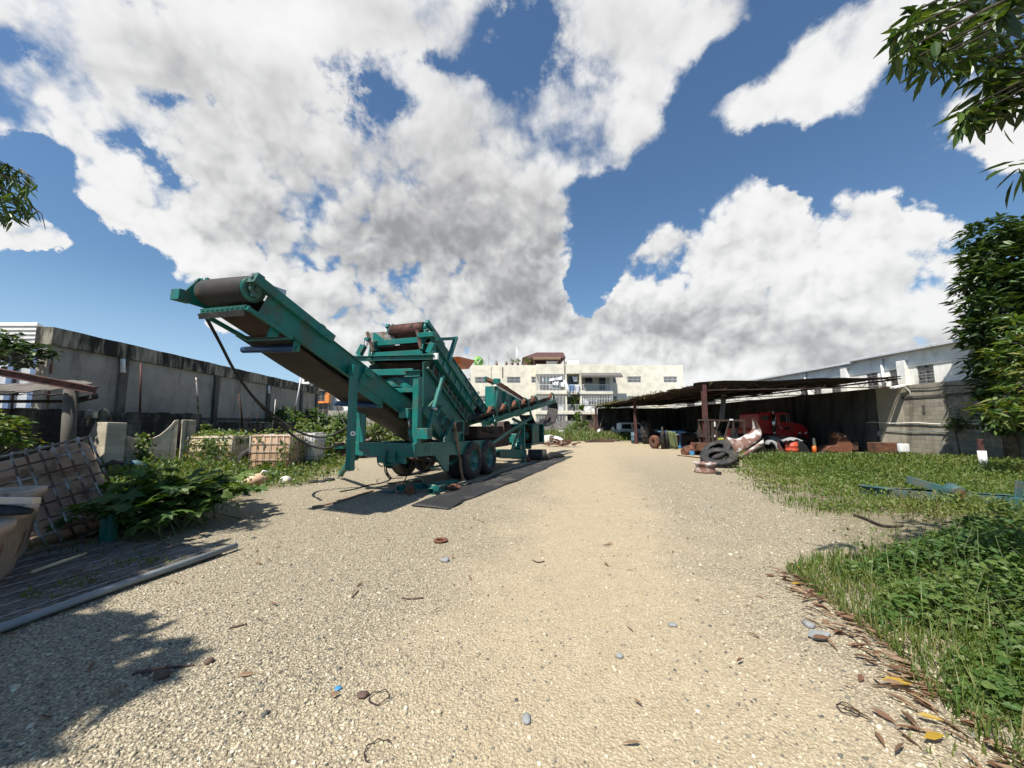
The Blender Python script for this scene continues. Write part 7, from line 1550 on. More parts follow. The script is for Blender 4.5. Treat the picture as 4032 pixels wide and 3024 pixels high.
def shed_stuff():
    p = gnd(*c6b(270, 1285)); tyre('truck_tyre', 'big worn tyre leaning on the flat tyre at the shed corner', p + Vector((.38, .25, .50)), .60, .32, (R(12), R(-36), 0), .55, group='dumped tyres', mat='rubber')
    p = gnd(*c6b(640, 1350)); tyre('truck_tyre', 'worn tyre lying tilted below the rusted fender', p + Vector((0, .55, .30)), .62, .30, (R(20), R(-15), 0), .55, 22, group='dumped tyres', mat='rubber')
    p = gnd(*c6b(240, 1462)); t = thing('wheel_rim', 'white and rust steel wheel rim lying flat on the gravel', 'wheel rim', p + Vector((0, .25, 0)))
    mb = MB(); mb.lathe((0, 0, 0), Z, [(.24, .0), (.34, .0), (.345, .05), (.30, .08), (.285, .17), (.30, .25), (.345, .28), (.34, .33), (.29, .31), (.25, .2), (.26, .06)], 36); mb.build('rim_barrel', M['white_rust'], t)
    mb = MB(); mb.lathe((0, 0, .12), Z, [(.10, 0), (.26, .0), (.26, .02), (.10, .02)], 24); mb.build('rim_disc', M['rust'], t)
    p = gnd(*c6b(440, 1490)); mb = MB(); mb.rbox((0, 0, .05), (.16, .12, .10), .04, 3); tag(mb.build('black_block', M['rubber'], loc=p), 'small black block beside the white wheel rim', 'scrap')
    p = gnd(*c5(470, 855)); tyre('loader_tyre', 'huge lugged loader tyre standing under the shed edge', p + Vector((.2, .2, .86)), .88, .62, (R(88), 0, R(62)), .5, 18, cat='tyre')
    p = gnd(*c5(370, 850)); t = thing('blue_drum', 'blue grey steel drum beside the huge loader tyre', 'drum', p); mb = MB(); mb.lathe((0, 0, 0), Z, [(.001, 0), (.30, 0), (.30, .28), (.315, .30), (.30, .32), (.30, .58), (.315, .6), (.30, .62), (.30, .9), (.28, .9), (.28, .86), (.001, .86)], 28); mb.build('drum_shell', M['blue_gr'], t)
    # white pickup with its front torn
    Y = 41; o = aty(*c5(195, 800), Y); o.z = 0; t = thing('white_pickup', 'white pickup with a crushed front parked at the far shed end', 'pickup', o); q = lambda x, y, d=0: aty(*c5(x, y), Y) - o + Vector((0, d, 0))
    body = [q(*p) for p in ((195, 770), (222, 728), (300, 715), (345, 715), (600, 715), (600, 800), (345, 800), (330, 770), (290, 758), (262, 775), (255, 800), (200, 800))]; mb = MB(); mb.prism(body, (0, 1.7, 0)); mb.build('body', M['white'], t, .04)
    cab = [q(*p) for p in ((228, 722), (232, 655), (260, 648), (420, 648), (440, 715), (345, 714))]; mb = MB(); mb.prism([p + Vector((0, .1, 0)) for p in cab], (0, 1.5, 0)); mb.build('cab', M['white'], t, .04)
    mb = MB(); mb.prism([q(*p, .09) for p in ((244, 708), (246, 665), (330, 662), (340, 708))], (0, -.02, 0)); mb.prism([q(*p, .09) for p in ((352, 708), (345, 662), (415, 662), (428, 708))], (0, -.02, 0)); mb.build('side_windows', M['glass'], t)
    mb = MB(); mb.bb((q(212, 0).x, -.02, q(0, 775).z), (q(255, 0).x, -.005, q(0, 735).z)); mb.build('broken_front', M['black'], t); mb = MB(); a = q(200, 790); mb.rbox((a.x + .1, .6, a.z + .1), (.5, 1.6, .35), .1); mb.build('bumper', M['white'], t)
    for x in (297, 560): wheel_at(t, (q(x, 0).x, .0, .36), .36, .24); wheel_at(t, (q(x, 0).x, 1.6, .36), .36, .24)
    p = aty(*c5(315, 775), Y - .5); d = rdir(60, .3); leaf_mesh('weed_in_wheel', M['leaf_weed'], d * .45 * rng.random((60, 1)), d, rdir(60, 1), .3, .12).location = p; tag(bpy.data.objects['weed_in_wheel'], 'green weed sprouting at the pickup front wheel', 'weed')
    # white suv, silver car
    def car(x0, x1, yt, yb, Y, label, m, name, wins, front):
        o = aty(*c5(x0, yb), Y); o.z = 0; t = thing(name, label, 'car', o); q = lambda x, y, d=0: aty(*c5(x, y), Y) - o + Vector((0, d, 0)); w = q(x1, 0).x; zt = q(0, yt).z; zb = max(.25, q(0, yb).z)
        mb = MB(); mb.rbox((w / 2, 2.0, (zb + zt * .62) / 2), (w, 4.0, zt * .62 - zb + .1), .18, 4); mb.build('body', m, t)
        mb = MB(); zz = zt * .62; mb.hexa([(.05, .5, zz), (w - .05, .5, zz), (w - .05, 3.6, zz), (.05, 3.6, zz), (.2, 1.0, zt), (w - .2, 1.0, zt), (w - .2, 3.3, zt), (.2, 3.3, zt)]); c_ = mb.build('cabin', m, t, .05)
        mb = MB(); mb.add([(.14, .54, zz + .05), (w - .14, .54, zz + .05), (w - .24, .93, zt - .06), (.24, .93, zt - .06)], [(0, 1, 2, 3)]); mb.build('windscreen', M['glass'], c_, solid=.03)
        mb = MB(); mb.bb((w * .25, -.02, zb + .2), (w * .75, .03, zb + .38)); mb.build('grille', M['black'], t)
        for s in (.04, w - .36): mb = MB(); mb.bb((s, -.02, zb + .28), (s + .32, .05, zb + .45)); mb.build('headlight', M['chrome'], t)
        for s in (.1, w - .1):
            for y in (.8, 3.2): wheel_at(t, (s, y, .33), .33, .2, 'X')
    car(950, 1060, 752, 862, 28.5, 'white car nosing out of the dark behind the first red post', M['white'], 'parked_car', 1, 1)
    car(1190, 1380, 700, 850, 26.0, 'grey car in the gloom behind the forklift guard', M['galv2'], 'parked_car', 1, 1)
    # pale blue generator and the rusty axle, hand truck, bottles
    Y = 25.2; o = aty(*c5(705, 890), Y); o.z = 0; t = thing('generator', 'pale blue generator frame standing open beside the huge tyre', 'generator', o); q = lambda x, y, d=0: aty(*c5(x, y), Y) - o + Vector((0, d, 0))
    a, b = q(645, 732), q(860, 745); z = a.z; mb = MB(); mb.bb((a.x, 0, z - .08), (b.x, 1.0, z)); z1 = q(0, 875).z
    for x in (708, 770): c = q(x, 0).x; mb.bb((c - .05, -.02, z1), (c + .05, .05, z - .081))
    mb.bb((q(712, 0).x, .06, q(0, 775).z), (q(780, 0).x, .12, q(0, 750).z)); mb.bb((q(705, 0).x, -.03, z1 - .12), (b.x + .1, 1, z1 - .001)); mb.build('frame', M['blue'], t, .008)
    mb = MB(); a_ = q(720, 790); mb.rbox((a_.x + .5, .5, a_.z - .2), (1.0, .6, .7), .1); mb.cyl((a_.x + 1.0, .5, a_.z - .1), (a_.x + 1.7, .5, a_.z - .1), .28, 16); mb.build('engine', M['rust_dark'], t, .02)
    mb = MB(); mb.bb((q(722, 0).x, -.04, q(0, 810).z), (q(768, 0).x, -.021, q(0, 782).z)); mb.build('rusty_panel', M['rust_bright'], t); mb = MB(); mb.bb((q(735, 0).x, -.04, q(0, 770).z), (q(765, 0).x, -.021, q(0, 757).z)); mb.build('label_plate', M['white'], t)
    p = gnd(*c5(562, 900)); t = thing('rusty_axle', 'rusty wheel drum on a short axle in front of the generator', 'axle', p + Vector((0, 0, .42))); mb = MB(); mb.lathe((0, 0, 0), (1, .3, 0), [(.1, -.14), (.40, -.14), (.43, -.1), (.43, .1), (.40, .14), (.1, .14)], 26); mb.build('wheel_drum', M['rust'], t); mb = MB(); mb.cyl((0, 0, 0), (1.3, .35, .02), .09, 10); mb.build('shaft', M['rust_dark'], t)
    p = gnd(*c5(680, 905)); t = thing('gas_bottles', 'dark cutting torch trolley draped with an olive cloth', 'trolley', p); mb = MB(); mb.lathe((-.25, 0, 0), Z, [(.001, 0), (.13, 0), (.13, 1.15), (.06, 1.3), (.04, 1.42), (.001, 1.42)], 16); mb.lathe((.05, .1, 0), Z, [(.001, 0), (.15, 0), (.15, .95), (.07, 1.1), (.04, 1.2), (.001, 1.2)], 16); mb.beam((-.5, .15, .1), (-.25, .1, 1.2), .05, .05); mb.build('bottles', M['black'], t)
    mb = MB(); mb.grid(lambda u, v: (.0 + .5 * u + .15 * v, -.2 + .08 * math.sin(u * 9), 1.1 - 1.05 * v + .05 * math.sin(u * 7)), 12, 6); mb.build('olive_cloth', M['olive'], t, solid=.02)
    p = gnd(*c5(590, 830)); mb = MB(); mb.tube([(-1.0, -.4, .9), (0, 0, 1.15), (1.1, .1, 1.25)], .05, 8); mb.tube([(-1.0, -.2, .8), (.3, .2, 1.0)], .035, 8); tag(mb.build('tow_bar', M['rust_dark'], loc=p), 'dark tow bar reaching from the huge tyre to the generator', 'bar')
    # heap of scrap at the first post
    p = gnd(*c5(930, 960)); t = thing('scrap_log', 'rusty barrel shaped scrap lying by the first red post', 'scrap', p); mb = MB(); mb.lathe((.2, .2, .26), (1, .35, .15), [(.001, -.75), (.20, -.75), (.27, -.5), (.27, .5), (.2, .78), (.001, .78)], 18); mb.build('shell', M['rust'], t)
    p = gnd(*c5(1000, 965)); mb = MB()
    for k in range(9): a = random.uniform(0, 3); mb.beam((random.uniform(-.4, .4), random.uniform(-.2, .3), .06 + .07 * k), (random.uniform(-.4, .5) + .4 * math.cos(a), random.uniform(-.2, .3), .1 + .06 * k), random.uniform(.05, .16), .05)
    tag(mb.build('scrap_heap', M['rust'], loc=p), 'pile of rusty steel scraps at the foot of the forklift mast', 'scrap')
    p = gnd(*c5(922, 965)); mb = MB(); mb.rbox((0, 0, .11), (.22, .2, .22), .06, 3); mb.cyl((0, 0, .2), (.04, 0, .27), .03, 8); tag(mb.build('blue_jug', M['blue'], loc=p), 'bright blue plastic jug by the rusty scrap', 'jug')
    a, b = gnd(*c5(780, 965), .03), gnd(*c5(1070, 995), .03)
    for k, lb in enumerate(('upper of two rusty bars lying across the gravel edge', 'lower of two rusty bars lying across the gravel edge')): hose('steel_rod', [a + Vector((.3 * k, -.25 * k, 0)), (a + b) / 2 + Vector((0, -.2 * k, 0)), b + Vector((0, -.3 * k, 0))], .022, lb, 'rod', 'rust')
    # orange tank with black cover behind the forklift seat
    p = aty(*c6b(900, 590), 22.2); t = thing('orange_tank', 'orange horizontal tank in the dark behind the forklift', 'tank', Vector((p.x, p.y, 0))); mb = MB(); mb.lathe((0, 0, p.z), (1, .1, 0), [(.001, -.75), (.2, -.72), (.32, -.55), (.34, 0), (.32, .55), (.2, .72), (.001, .75)], 22); mb.build('tank_shell', M['red_orange'], t); mb = MB(); mb.bb((-.5, -.25, 0), (.5, .25, p.z - .25)); mb.cyl((-.6, -.3, p.z - .25), (.1, -.3, p.z - .25), .26, 14); mb.build('stand', M['black'], t, .03)
    # red drum with grey sheet
    p = gnd(*c6b(2040, 1042)); p = aty(*c6b(2040, 1042), 20.6); p.z = 0; z = aty(*c6b(2040, 770), 20.6).z; t = thing('red_drum', 'battered orange red drum with a crumpled sheet on top', 'drum', p); mb = MB(); mb.lathe((0, 0, 0), Z, [(.001, 0), (.29, 0), (.285, z * .3), (.30, z * .33), (.285, z * .36), (.28, z * .62), (.30, z * .66), (.285, z * .69), (.27, z), (.001, z)], 26); mb.build('drum_shell', M['red_orange'], t)
    mb = MB(); mb.grid(lambda u, v: (-.38 + .8 * u, -.3 + .6 * v, z + .04 + .18 * math.sin(u * 3) * math.sin(v * 2.5 + .4) + .04 * math.sin(u * 13 + v * 8)), 12, 8); mb.build('crumpled_sheet', M['stone_grey'], t, solid=.015)
    # grey plastic fender and pink one
    o = aty(*c6b(1640, 1000), 20.4); o.z = 0; q = lambda x, y, d=0: aty(*c6b(x, y), 20.4) - o + Vector((0, d, 0)); t = thing('grey_fender', 'grey wheel arch panel with a faded red wing propped in the weeds', 'fender', o)
    arc = [(1520, 830), (1560, 760), (1610, 738), (1680, 770), (1760, 850), (1840, 960)]; inn = [(1530, 850), (1575, 800), (1610, 790), (1670, 850), (1730, 960), (1740, 1010)]; mb = MB()
    n = len(arc); mb.v = [tuple(q(*p, .35)) for p in arc] + [tuple(q(*p, .0)) for p in arc] + [tuple(q(*p, .02)) for p in inn]; mb.f = [(r * n + k, r * n + k + 1, (r + 1) * n + k + 1, (r + 1) * n + k) for r in range(2) for k in range(n - 1)]; mb.s = [True] * len(mb.f); mb.build('arch_panel', M['stone_grey'], t, solid=.02)
    mb = MB(); mb.prism([q(*p, -.05) for p in ((1712, 760), (1735, 775), (1780, 850), (1870, 990), (1740, 1005), (1700, 850))], (0, .03, 0)); mb.build('red_wing', M['redmesh'], t)
    # black car door / wheel arch right of the drum, exhaust pipe, yellow-band, rusty bucket
    o = aty(*c5(2000, 960), 20.9); o.z = 0; q = lambda x, y, d=0: aty(*c5(x, y), 20.9) - o + Vector((0, d, 0)); t = thing('car_shell', 'dark cut off car corner behind the orange red drum', 'scrap', o); mb = MB(); mb.prism([q(*p) for p in ((1945, 960), (1945, 830), (1985, 828), (2040, 880), (2060, 930), (2060, 965))], (0, .6, 0)); mb.build('panel', M['black'], t, .02); mb = MB(); mb.prism([q(*p, -.012) for p in ((1960, 915), (1962, 850), (1985, 850), (2020, 890), (2030, 915))], (0, .01, 0)); mb.build('pane', M['glass'], t)
    p = aty(*c6(210, 1045), 21.3); p.z = 0; t = thing('exhaust_pipe', 'upright chrome exhaust pipe with a curved tip and yellow base', 'pipe', p); z = aty(*c6(205, 935), 21.3).z; mb = MB(); mb.tube([(0, 0, .2), (0, 0, z - .15), (.0, 0, z), (-.08, 0, z + .05)], .085, 12); mb.build('chrome_pipe', M['chrome'], t); mb = MB(); mb.cyl((0, 0, 0), (0, 0, .38), .1, 12); mb.build('base', M['orange'], t)
    o = aty(*c6(400, 1045), 21.2); o.z = 0; q = lambda x, y, d=0: aty(*c6(x, y), 21.2) - o + Vector((0, d, 0)); t = thing('rusty_bucket', 'rusty orange excavator bucket with lifting eyes under the shed edge', 'bucket', o)
    mb = MB(); mb.prism([q(*p) for p in ((290, 1050), (300, 1010), (330, 985), (385, 985), (400, 925), (425, 895), (455, 900), (468, 930), (505, 975), (510, 1000), (495, 1045))], (0, .7, 0)); mb.build('bucket_shell', M['rust_bright'], t, .03)
    mb = MB(); mb.prism([q(*p, -.03) for p in ((340, 905), (350, 880), (385, 875), (420, 893), (455, 900), (462, 925), (440, 950), (400, 925), (360, 925))], (0, .12, 0)); mb.build('lifting_eye', M['rust'], t, .02); mb = MB(); c = q(382, 900); mb.cyl(c + Vector((0, -.06, 0)), c + Vector((0, .2, 0)), .05, 12); c = q(440, 912); mb.cyl(c + Vector((0, -.06, 0)), c + Vector((0, .2, 0)), .05, 12); mb.build('pin', M['galv2'], t)
    mb = MB(); mb.prism([q(*p, .1) for p in ((505, 965), (555, 960), (560, 1020), (510, 1020))], (0, .4, 0)); mb.prism([q(*p, .0) for p in ((285, 1035), (300, 1020), (340, 1035), (400, 1030), (400, 1055), (285, 1055))], (0, .5, 0)); mb.build('side_cutter', M['rust_dark'], t)
    p = aty(*c6(735, 1005), 19.3); p.z = 0; mb = MB(); mb.box((0, 0, .42), (1.1, .5, .5)); tag(mb.build('rusty_box', M['rust'], loc=p, bevel=.02), 'rusty low box standing in the weeds at the foot of the wall', 'box')
    p = aty(*c6(893, 1015), 17.5); p.z = 0; mb = MB(); mb.rbox((0, 0, .52), (.42, .2, .36), .05, 3); tag(mb.build('white_box', M['white'], loc=p), 'white plastic box half sunk in the tall weeds', 'box')
    p = aty(*c6(1497, 1050), 13.6); p.z = 0; z = aty(*c6(1497, 935), 13.6).z; t = thing('short_post', 'short post white below and red brown above, left of the tree trunk', 'post', p); mb = MB(); mb.cyl((0, 0, 0), (0, 0, z * .62), .11, 14); mb.build('white_base', M['white_pvc'], t); mb = MB(); mb.beam((0, 0, z * .62 + .001), (-.01, 0, z), .15, .09, up=(0, 1, 0)); mb.build('rusty_top', M['redpost'], t, .01)
    # dim things along the back wall of the shed
    for k, (x, y, Y, m, lb) in enumerate(((460, 640, 44, 'rust_dark', 'leftmost dark engine block stacked against the back of the shed'), (560, 690, 40, 'rust_dark', 'second dark engine block along the back of the shed'), (900, 760, 33, 'black', 'black machine housing between generator and white car'), (860, 800, 27, 'rust_dark', 'dark gearbox beside the generator'))):
        p = aty(*c5(x, y), Y); p.z = 0; mb = MB(); r_ = random.Random(k)
        for i in range(7): mb.box((r_.uniform(-.6, .6), r_.uniform(-.3, .5), r_.uniform(.2, .9)), (r_.uniform(.3, .9), r_.uniform(.3, .6), r_.uniform(.2, .6)), Matrix.Rotation(r_.uniform(-.4, .4), 3, 'Y'))
        mb.cyl((-.3, -.4, .5), (.4, -.45, .6), .2, 14); tag(mb.build('machine_part', M[m], loc=p, bevel=.03), lb, 'machine part', 'scrap along the shed wall')
shed_stuff()
# ------------------------------------------------------------------ far end of the yard
def far_bits():
    p = gnd(*cap(960, 1000)); t = thing('white_pipe', 'white concrete pipe and a curved offcut on the debris heap', 'pipe', p + Vector((0, .3, 0))); mb = MB(); mb.lathe((-.45, 0, .36), (.75, -.6, .1), [(.28, -.3), (.38, -.3), (.38, .3), (.28, .3)], 22); mb.build('pipe_ring', M['stone_white'], t); mb = MB(); mb.tube([(0, .2, .5), (.4, .1, .35), (.8, -.1, .12)], [.2, .24, .15], 12); mb.build('offcut', M['white'], t)
    for k, (x, y, w, lb) in enumerate(((905, 965, 1.6, 'brown scrap heap left of the white concrete pipe'), (1000, 1012, 1.2, 'low brown scrap heap right in front of the concrete pipe'), (835, 930, 1.4, 'tan and brown junk heap behind the power unit'))):
        p = gnd(*cap(x, y)); mb = MB(); r_ = random.Random(k + 5)
        for i in range(26): a = r_.uniform(0, 6.28); L_ = r_.uniform(.2, .9); c = Vector((r_.gauss(0, w * .5), r_.gauss(0, .5), .1 + abs(r_.gauss(0, .18)))); d = Vector((math.cos(a), math.sin(a) * .6, r_.uniform(-.2, .3))) * L_; mb.beam(c - d / 2, c + d / 2, r_.uniform(.05, .25), r_.uniform(.03, .12))
        tag(mb.build('scrap_heap', M['rust'] if k < 2 else M['cardboard'], loc=p), lb, 'scrap heap')
    for k, (xa, ya, xb, yb, lb) in enumerate(((1228, 978, 1470, 975, 'long dark plank lying in front of the far grass'), (1300, 962, 1520, 968, 'dark plank lying behind the long one'), (1330, 948, 1400, 945, 'short dark plank with a round end in the far grass'))):
        a, b = gnd(*cap(xa, ya)), gnd(*cap(xb, yb)); v = b - a; mb = MB(); mb.beam(Z * .08, v + Z * .1, .35, .16); mb.beam(v * .2 + Z * .2, v * .7 + Z * .22, .2, .1); tag(mb.build('plank', M['wood_dark'], loc=a, bevel=.01), lb, 'plank')
    p = aty(*cap(1258, 925), 42); p.z = 0; mb = MB(); z = aty(*cap(1258, 888), 42).z; mb.lathe((0, 0, 0), Z, [(.001, 0), (.34, 0), (.28, z), (.001, z)], 16); tag(mb.build('white_bucket', M['white'], loc=p), 'upturned white bucket in the far grass', 'bucket')
    p = aty(*cap(1018, 890), 42); mb = MB(); mb.rbox((0, 0, 0), (.5, .3, .42), .08, 3); mb.cyl((0, 0, -p.z), (0, 0, -.2), .06, 8); tag(mb.build('white_box', M['white'], loc=p), 'white box on a stick left of the white bucket', 'box')
    p = aty(*cap(1345, 908), 43); p.z = 0; z = aty(*cap(1345, 860), 43).z; mb = MB(); mb.tube([(0, 0, .05), (0, 0, z * .4), (.05, 0, z * .8), (.12, 0, z)], [.5, .45, .2, .05], 12); tag(mb.build('white_sack', M['cloth_white'], loc=p), 'white sack tied to a point in the far grass', 'sack')
    p = aty(*cap(1400, 905), 44); p.z = 0; mb = MB(); mb.grid(lambda u, v: (-1.0 + 2.4 * u, .9 * v, .3 + .95 * math.sin(u * 2.6 + .3) * math.sin(v * 2.4 + .5) + .08 * math.sin(u * 19 + v * 9)), 18, 10); tag(mb.build('black_tarp', M['rubber'], loc=p, solid=.03), 'black tarpaulin heap at the far corner of the shed', 'tarpaulin')
    p = aty(*cap(1468, 905), 42); p.z = 0; mb = MB(); mb.prism([(-.2, 0, .2), (.1, 0, .1), (.35, 0, .6), (.1, 0, 1.3), (-.1, 0, 1.2)], (0, .1, 0)); tag(mb.build('bent_sheet', M['white'], loc=p, bevel=.03), 'white bent panel leaning by the black tarpaulin', 'panel')
    a, b = aty(*cap(1387, 728), 44), aty(*cap(1362, 820), 44); mb = MB(); mb.tube([(0, 0, 0), (b - a) * 1.6], .05, 6); tag(mb.build('leaning_pole', M['wood'], loc=a), 'pale pole leaning beside the far shed post', 'pole')
    mb = MB(); p = gnd(*cap(1290, 945)); mb.lathe((0, 0, .3), (0, 1, 0), [(.2, -.1), (.42, -.1), (.42, .1), (.2, .1)], 18); tag(mb.build('truck_tyre', M['rubber'], loc=p), 'dark tyre half hidden in the far grass', 'tyre')
far_bits()
# ------------------------------------------------------------------ blue green beam lying in the grass on the right
def grass_beam():
    a = gnd(*c6(590, 1400)); b = gnd(*c6(2000, 1505)); a.z = -.02; t = thing('steel_chassis', 'faded blue green steel chassis beam lying in the grass', 'steel chassis', a); v = b - a; v.z = 0; d = v.normalized(); n = Vector((-d.y, d.x, 0)); m = M['teal_old']
    mb = MB(); mb.channel(d * .45 + Z * .14, v + Z * .14, .08, .24, .014, side=1); mb.channel(n * .5 + d * .2 + Z * .14, v + n * .55 + Z * .14, .08, .22, .014, side=-1); mb.build('rail', m, t, .003)
    mb = MB(); mb.prism([d * .45 + Z * .02, n * .5 + d * .05 + Z * .04, n * .5 + d * .05 + Z * .27, d * .45 + Z * .26], d * -.02 - n * .0); mb.beam(n * .5 + d * .05 + Z * .26, d * .47 + Z * .27, .16, .02); mb.build('end_plate', m, t, .004)
    mb = MB(); q0, q1 = n * .1 + d * 1.45 + Z * .24, n * .3 + d * .85 + Z * .44
    for s in (0, .14, .28): mb.beam(q0 + n * s * .3, q1 + n * s, .07, .14)
    mb.cyl(d * 1.42 - n * .05 + Z * .26, d * 1.42 + n * .35 + Z * .30, .13, 18); mb.build('hinge_arm', m, t, .004); mb = MB(); mb.cyl(d * 1.42 - n * .08 + Z * .26, d * 1.42 - n * .05 + Z * .262, .08, 14); mb.build('pin', M['rust'], t)
    mb = MB(); mb.beam(d * 2.2 + n * .1 + Z * .2, d * 2.25 + n * .1 + Z * .56, .035, .14, up=(1, 0, 0)); mb.build('upright_lug', m, t, .006); mb = MB(); mb.beam(d * 2.7 + n * .3 + Z * .2, d * 2.62 + n * .3 + Z * .72, .05, .14, up=(1, 0, 0)); mb.build('rusty_lug', M['rust_bright'], t, .006)
    hose('ground_hose', [gnd(*c6(520, 1520), .02), gnd(*c6(600, 1545), .03), gnd(*c6(680, 1580), .03), gnd(*c6(740, 1600), .03), gnd(*c6(820, 1606), .02), gnd(*c6(885, 1600), .02)], .02, 'brown hose curving over the stones in front of the chassis beam', 'hose', 'rust_dark')
grass_beam()
# ------------------------------------------------------------------ vegetation
def branch_mesh(mb, pts, r0, r1):
    n = len(pts); mb.tube(pts, [r0 + (r1 - r0) * i / (n - 1) for i in range(n)], 8)
def rosettes(centers, n_leaf, length, droop=.45, width=.24, out=None):
    """whorls of long drooping leaves at the branch tips"""
    P, D, Nn, Ln = [], [], [], []
    for i, c in enumerate(centers):
        k = n_leaf + rng.integers(-3, 4)
        for j in range(k):
            a = rng.uniform(0, 6.283); e = rng.uniform(-.9, .45) - droop; d = np.array([math.cos(a) * math.cos(e), math.sin(a) * math.cos(e), math.sin(e)])
            if out is not None: d = d + out[i] * .5
            P.append(c + rng.normal(size=3) * .035); D.append(d); Nn.append(np.array([-d[0] * .3, -d[1] * .3, 1]) + rng.normal(size=3) * .35); Ln.append(length * rng.uniform(.6, 1.2))
    Ln = np.array(Ln); return P, D, Nn, Ln, Ln * width
def near_trees():
    # the tree overhead on the right: its branch tips reach into the picture
    t = thing('mango_tree', 'long leaved mango tree reaching into the upper right corner', 'tree', (6.2, -.8, 0))
    o = Vector((6.2, -.8, 0)); mb = MB(); branch_mesh(mb, [(0, 0, 0), (.05, .1, 1.2), (-.1, .3, 2.6), (-.3, .8, 3.8)], .22, .13); mb.build('trunk', M['bark'], t)
    tips = [dd(x, y) + (Y,) for x, y, Y in ((1945, 75, 3.2), (1958, 110, 3.1), (1972, 62, 3.3), (1985, 125, 3.15), (1998, 88, 3.3), (2005, 45, 3.4), (2012, 138, 3.2), (2030, 75, 3.35), (2038, 118, 3.2), (2048, 30, 3.5), (2058, 95, 3.3), (2068, 140, 3.15), (2082, 60, 3.4), (2095, 115, 3.3), (2108, 25, 3.6), (2115, 150, 3.15), (2125, 85, 3.4), (2138, 165, 3.1), (2150, 120, 3.3), (2165, 180, 3.1), (2175, 140, 3.25), (2188, 195, 3.1), (2200, 160, 3.2), (2178, 40, 3.5), (2205, 90, 3.3),
            (2140, 200, 3.1), (2170, 225, 3.1), (2128, 232, 3.1), (2110, 252, 3.1), (2092, 240, 3.1), (1990, 20, 3.6), (2030, 5, 3.5), (1975, 30, 3.6), (2075, 5, 3.6), (2150, 5, 3.6))]
    C_ = [np.array(aty(*q)) - np.array(o) for q in tips]
    n0 = len(C_)
    while len(C_) < 270:      # the rest of the crown, above and outside the frame
        p = np.array([rng.normal(4.9, 1.35), rng.normal(1.5, 1.0), rng.normal(4.9, .55)]); k = p[1]
        if k > .3 and p[0] / k < 1.36 and (p[2] - 1.6) / k < 1.36: continue
        C_.append(p - np.array(o))
    args = rosettes(C_[:n0], 15, .225, .35, .24); leaf_mesh('crown', M['leaf_mango'], *args[:3], args[3], args[4], 'lance', t)
    args = rosettes(C_[n0:], 13, .26, .35, .24); leaf_mesh('crown', M['leaf_mango'], *args[:3], args[3], args[4], 'lance', t)
    mb = MB(); hub = Vector((-.5, 1.3, 4.3))
    branch_mesh(mb, [(-.3, .8, 3.8), (-.5, 1.3, 4.3)], .12, .08)
    for i, c in enumerate(C_):
        if i % 3 and i > n0: continue
        c = Vector(c); m = hub.lerp(c, .5) + Vector((0, 0, .25)); branch_mesh(mb, [hub, m, c + Vector((0, 0, .02))], .035 if i % 5 == 0 else .014, .006)
    q = [Vector(np.array(aty(*dd(x, y), 3.08))) - o for x, y in ((2195, 215), (2172, 250), (2150, 262), (2140, 285), (2118, 292))]; branch_mesh(mb, q, .012, .004)
    mb.build('branches', M['bark'], t)
    P = [np.array(aty(*dd(x, y), 3.08)) - np.array(o) for x, y in ((2140, 262), (2112, 255), (2095, 258), (2080, 268), (2168, 278), (2118, 292))]
    D = [(-.4, 0, -.5), (-.6, .1, -.5), (-.6, -.1, -.9), (-.5, 0, -1), (.35, .1, -.9), (-.1, 0, -1)]; leaf_mesh('hanging_leaves', M['leaf_mango'], P, D, rdir(6, .5), np.array([.16, .2, .24, .24, .17, .05]), np.array([.05, .05, .055, .055, .06, .03]), 'lance', t)
    # the tree on the left
    o = Vector((-10.5, .5, 0)); t = thing('mango_tree', 'dark mango tree whose drooping twigs show at the left edge', 'tree', o)
    mb = MB(); branch_mesh(mb, [(0, 0, 0), (.1, .1, 1.5), (.3, .2, 3.2), (.8, .4, 4.6)], .3, .2); mb.build('trunk', M['bark'], t)
    C_ = []
    for x, y in ((0, 362), (15, 362), (28, 362), (42, 372), (12, 385), (30, 392), (48, 395), (5, 410), (25, 418), (45, 425), (58, 402), (10, 440), (35, 445), (52, 450), (0, 455), (20, 462), (-15, 380), (-20, 430), (-20, 350)):
        C_.append(np.array(aty(*dd(x, y), 4.2 + rng.uniform(-.2, .2))) - np.array(o))
    n0 = len(C_); tries = 0
    while len(C_) < 980 and tries < 20000:
        tries += 1; d = rdir(1)[0] * rng.random() ** .4; p = np.array([-7.2, 1.5, 6.2]) + d * np.array([3.2, 4.8, 1.8])
        dp = p[1] * .995 + (p[2] - 1.6) * .102
        if dp > .2 and p[0] / dp > -1.47: continue
        # leave the ground in front of the machine in the sun
        sx, sy = p[0] + .39 * p[2], p[1] + .49 * p[2]
        edge = -2.2 - .25 * (3.0 - sy) if sy < 3.0 else (-2.2 - 3.1 * (sy - 3.0) if sy < 3.5 else (-3.75 - .12 * (sy - 3.5) if sy < 5.3 else -4.75))
        if sx > edge or sy > 9.0: continue
        C_.append(p - np.array(o))
    args = rosettes(C_[:n0], 9, .19, .55, .17); leaf_mesh('crown', M['leaf_mango'], *args[:3], args[3], args[4], 'lance', t)
    args = rosettes(C_[n0:], 17, .34, .3, .36); leaf_mesh('crown', M['leaf_mango'], *args[:3], args[3], args[4], 'lance', t)
    mb = MB(); hub = Vector((1.2, .8, 5.2)); branch_mesh(mb, [(.8, .4, 4.6), hub], .18, .13)
    for i, c in enumerate(C_):
        if i % 6 and i >= n0: continue
        c = Vector(c); m = hub.lerp(c, .55) + Vector((0, 0, .35)); branch_mesh(mb, [hub, m, c], .05 if i % 4 == 0 else .02, .006)
    mb.build('branches', M['bark'], t)
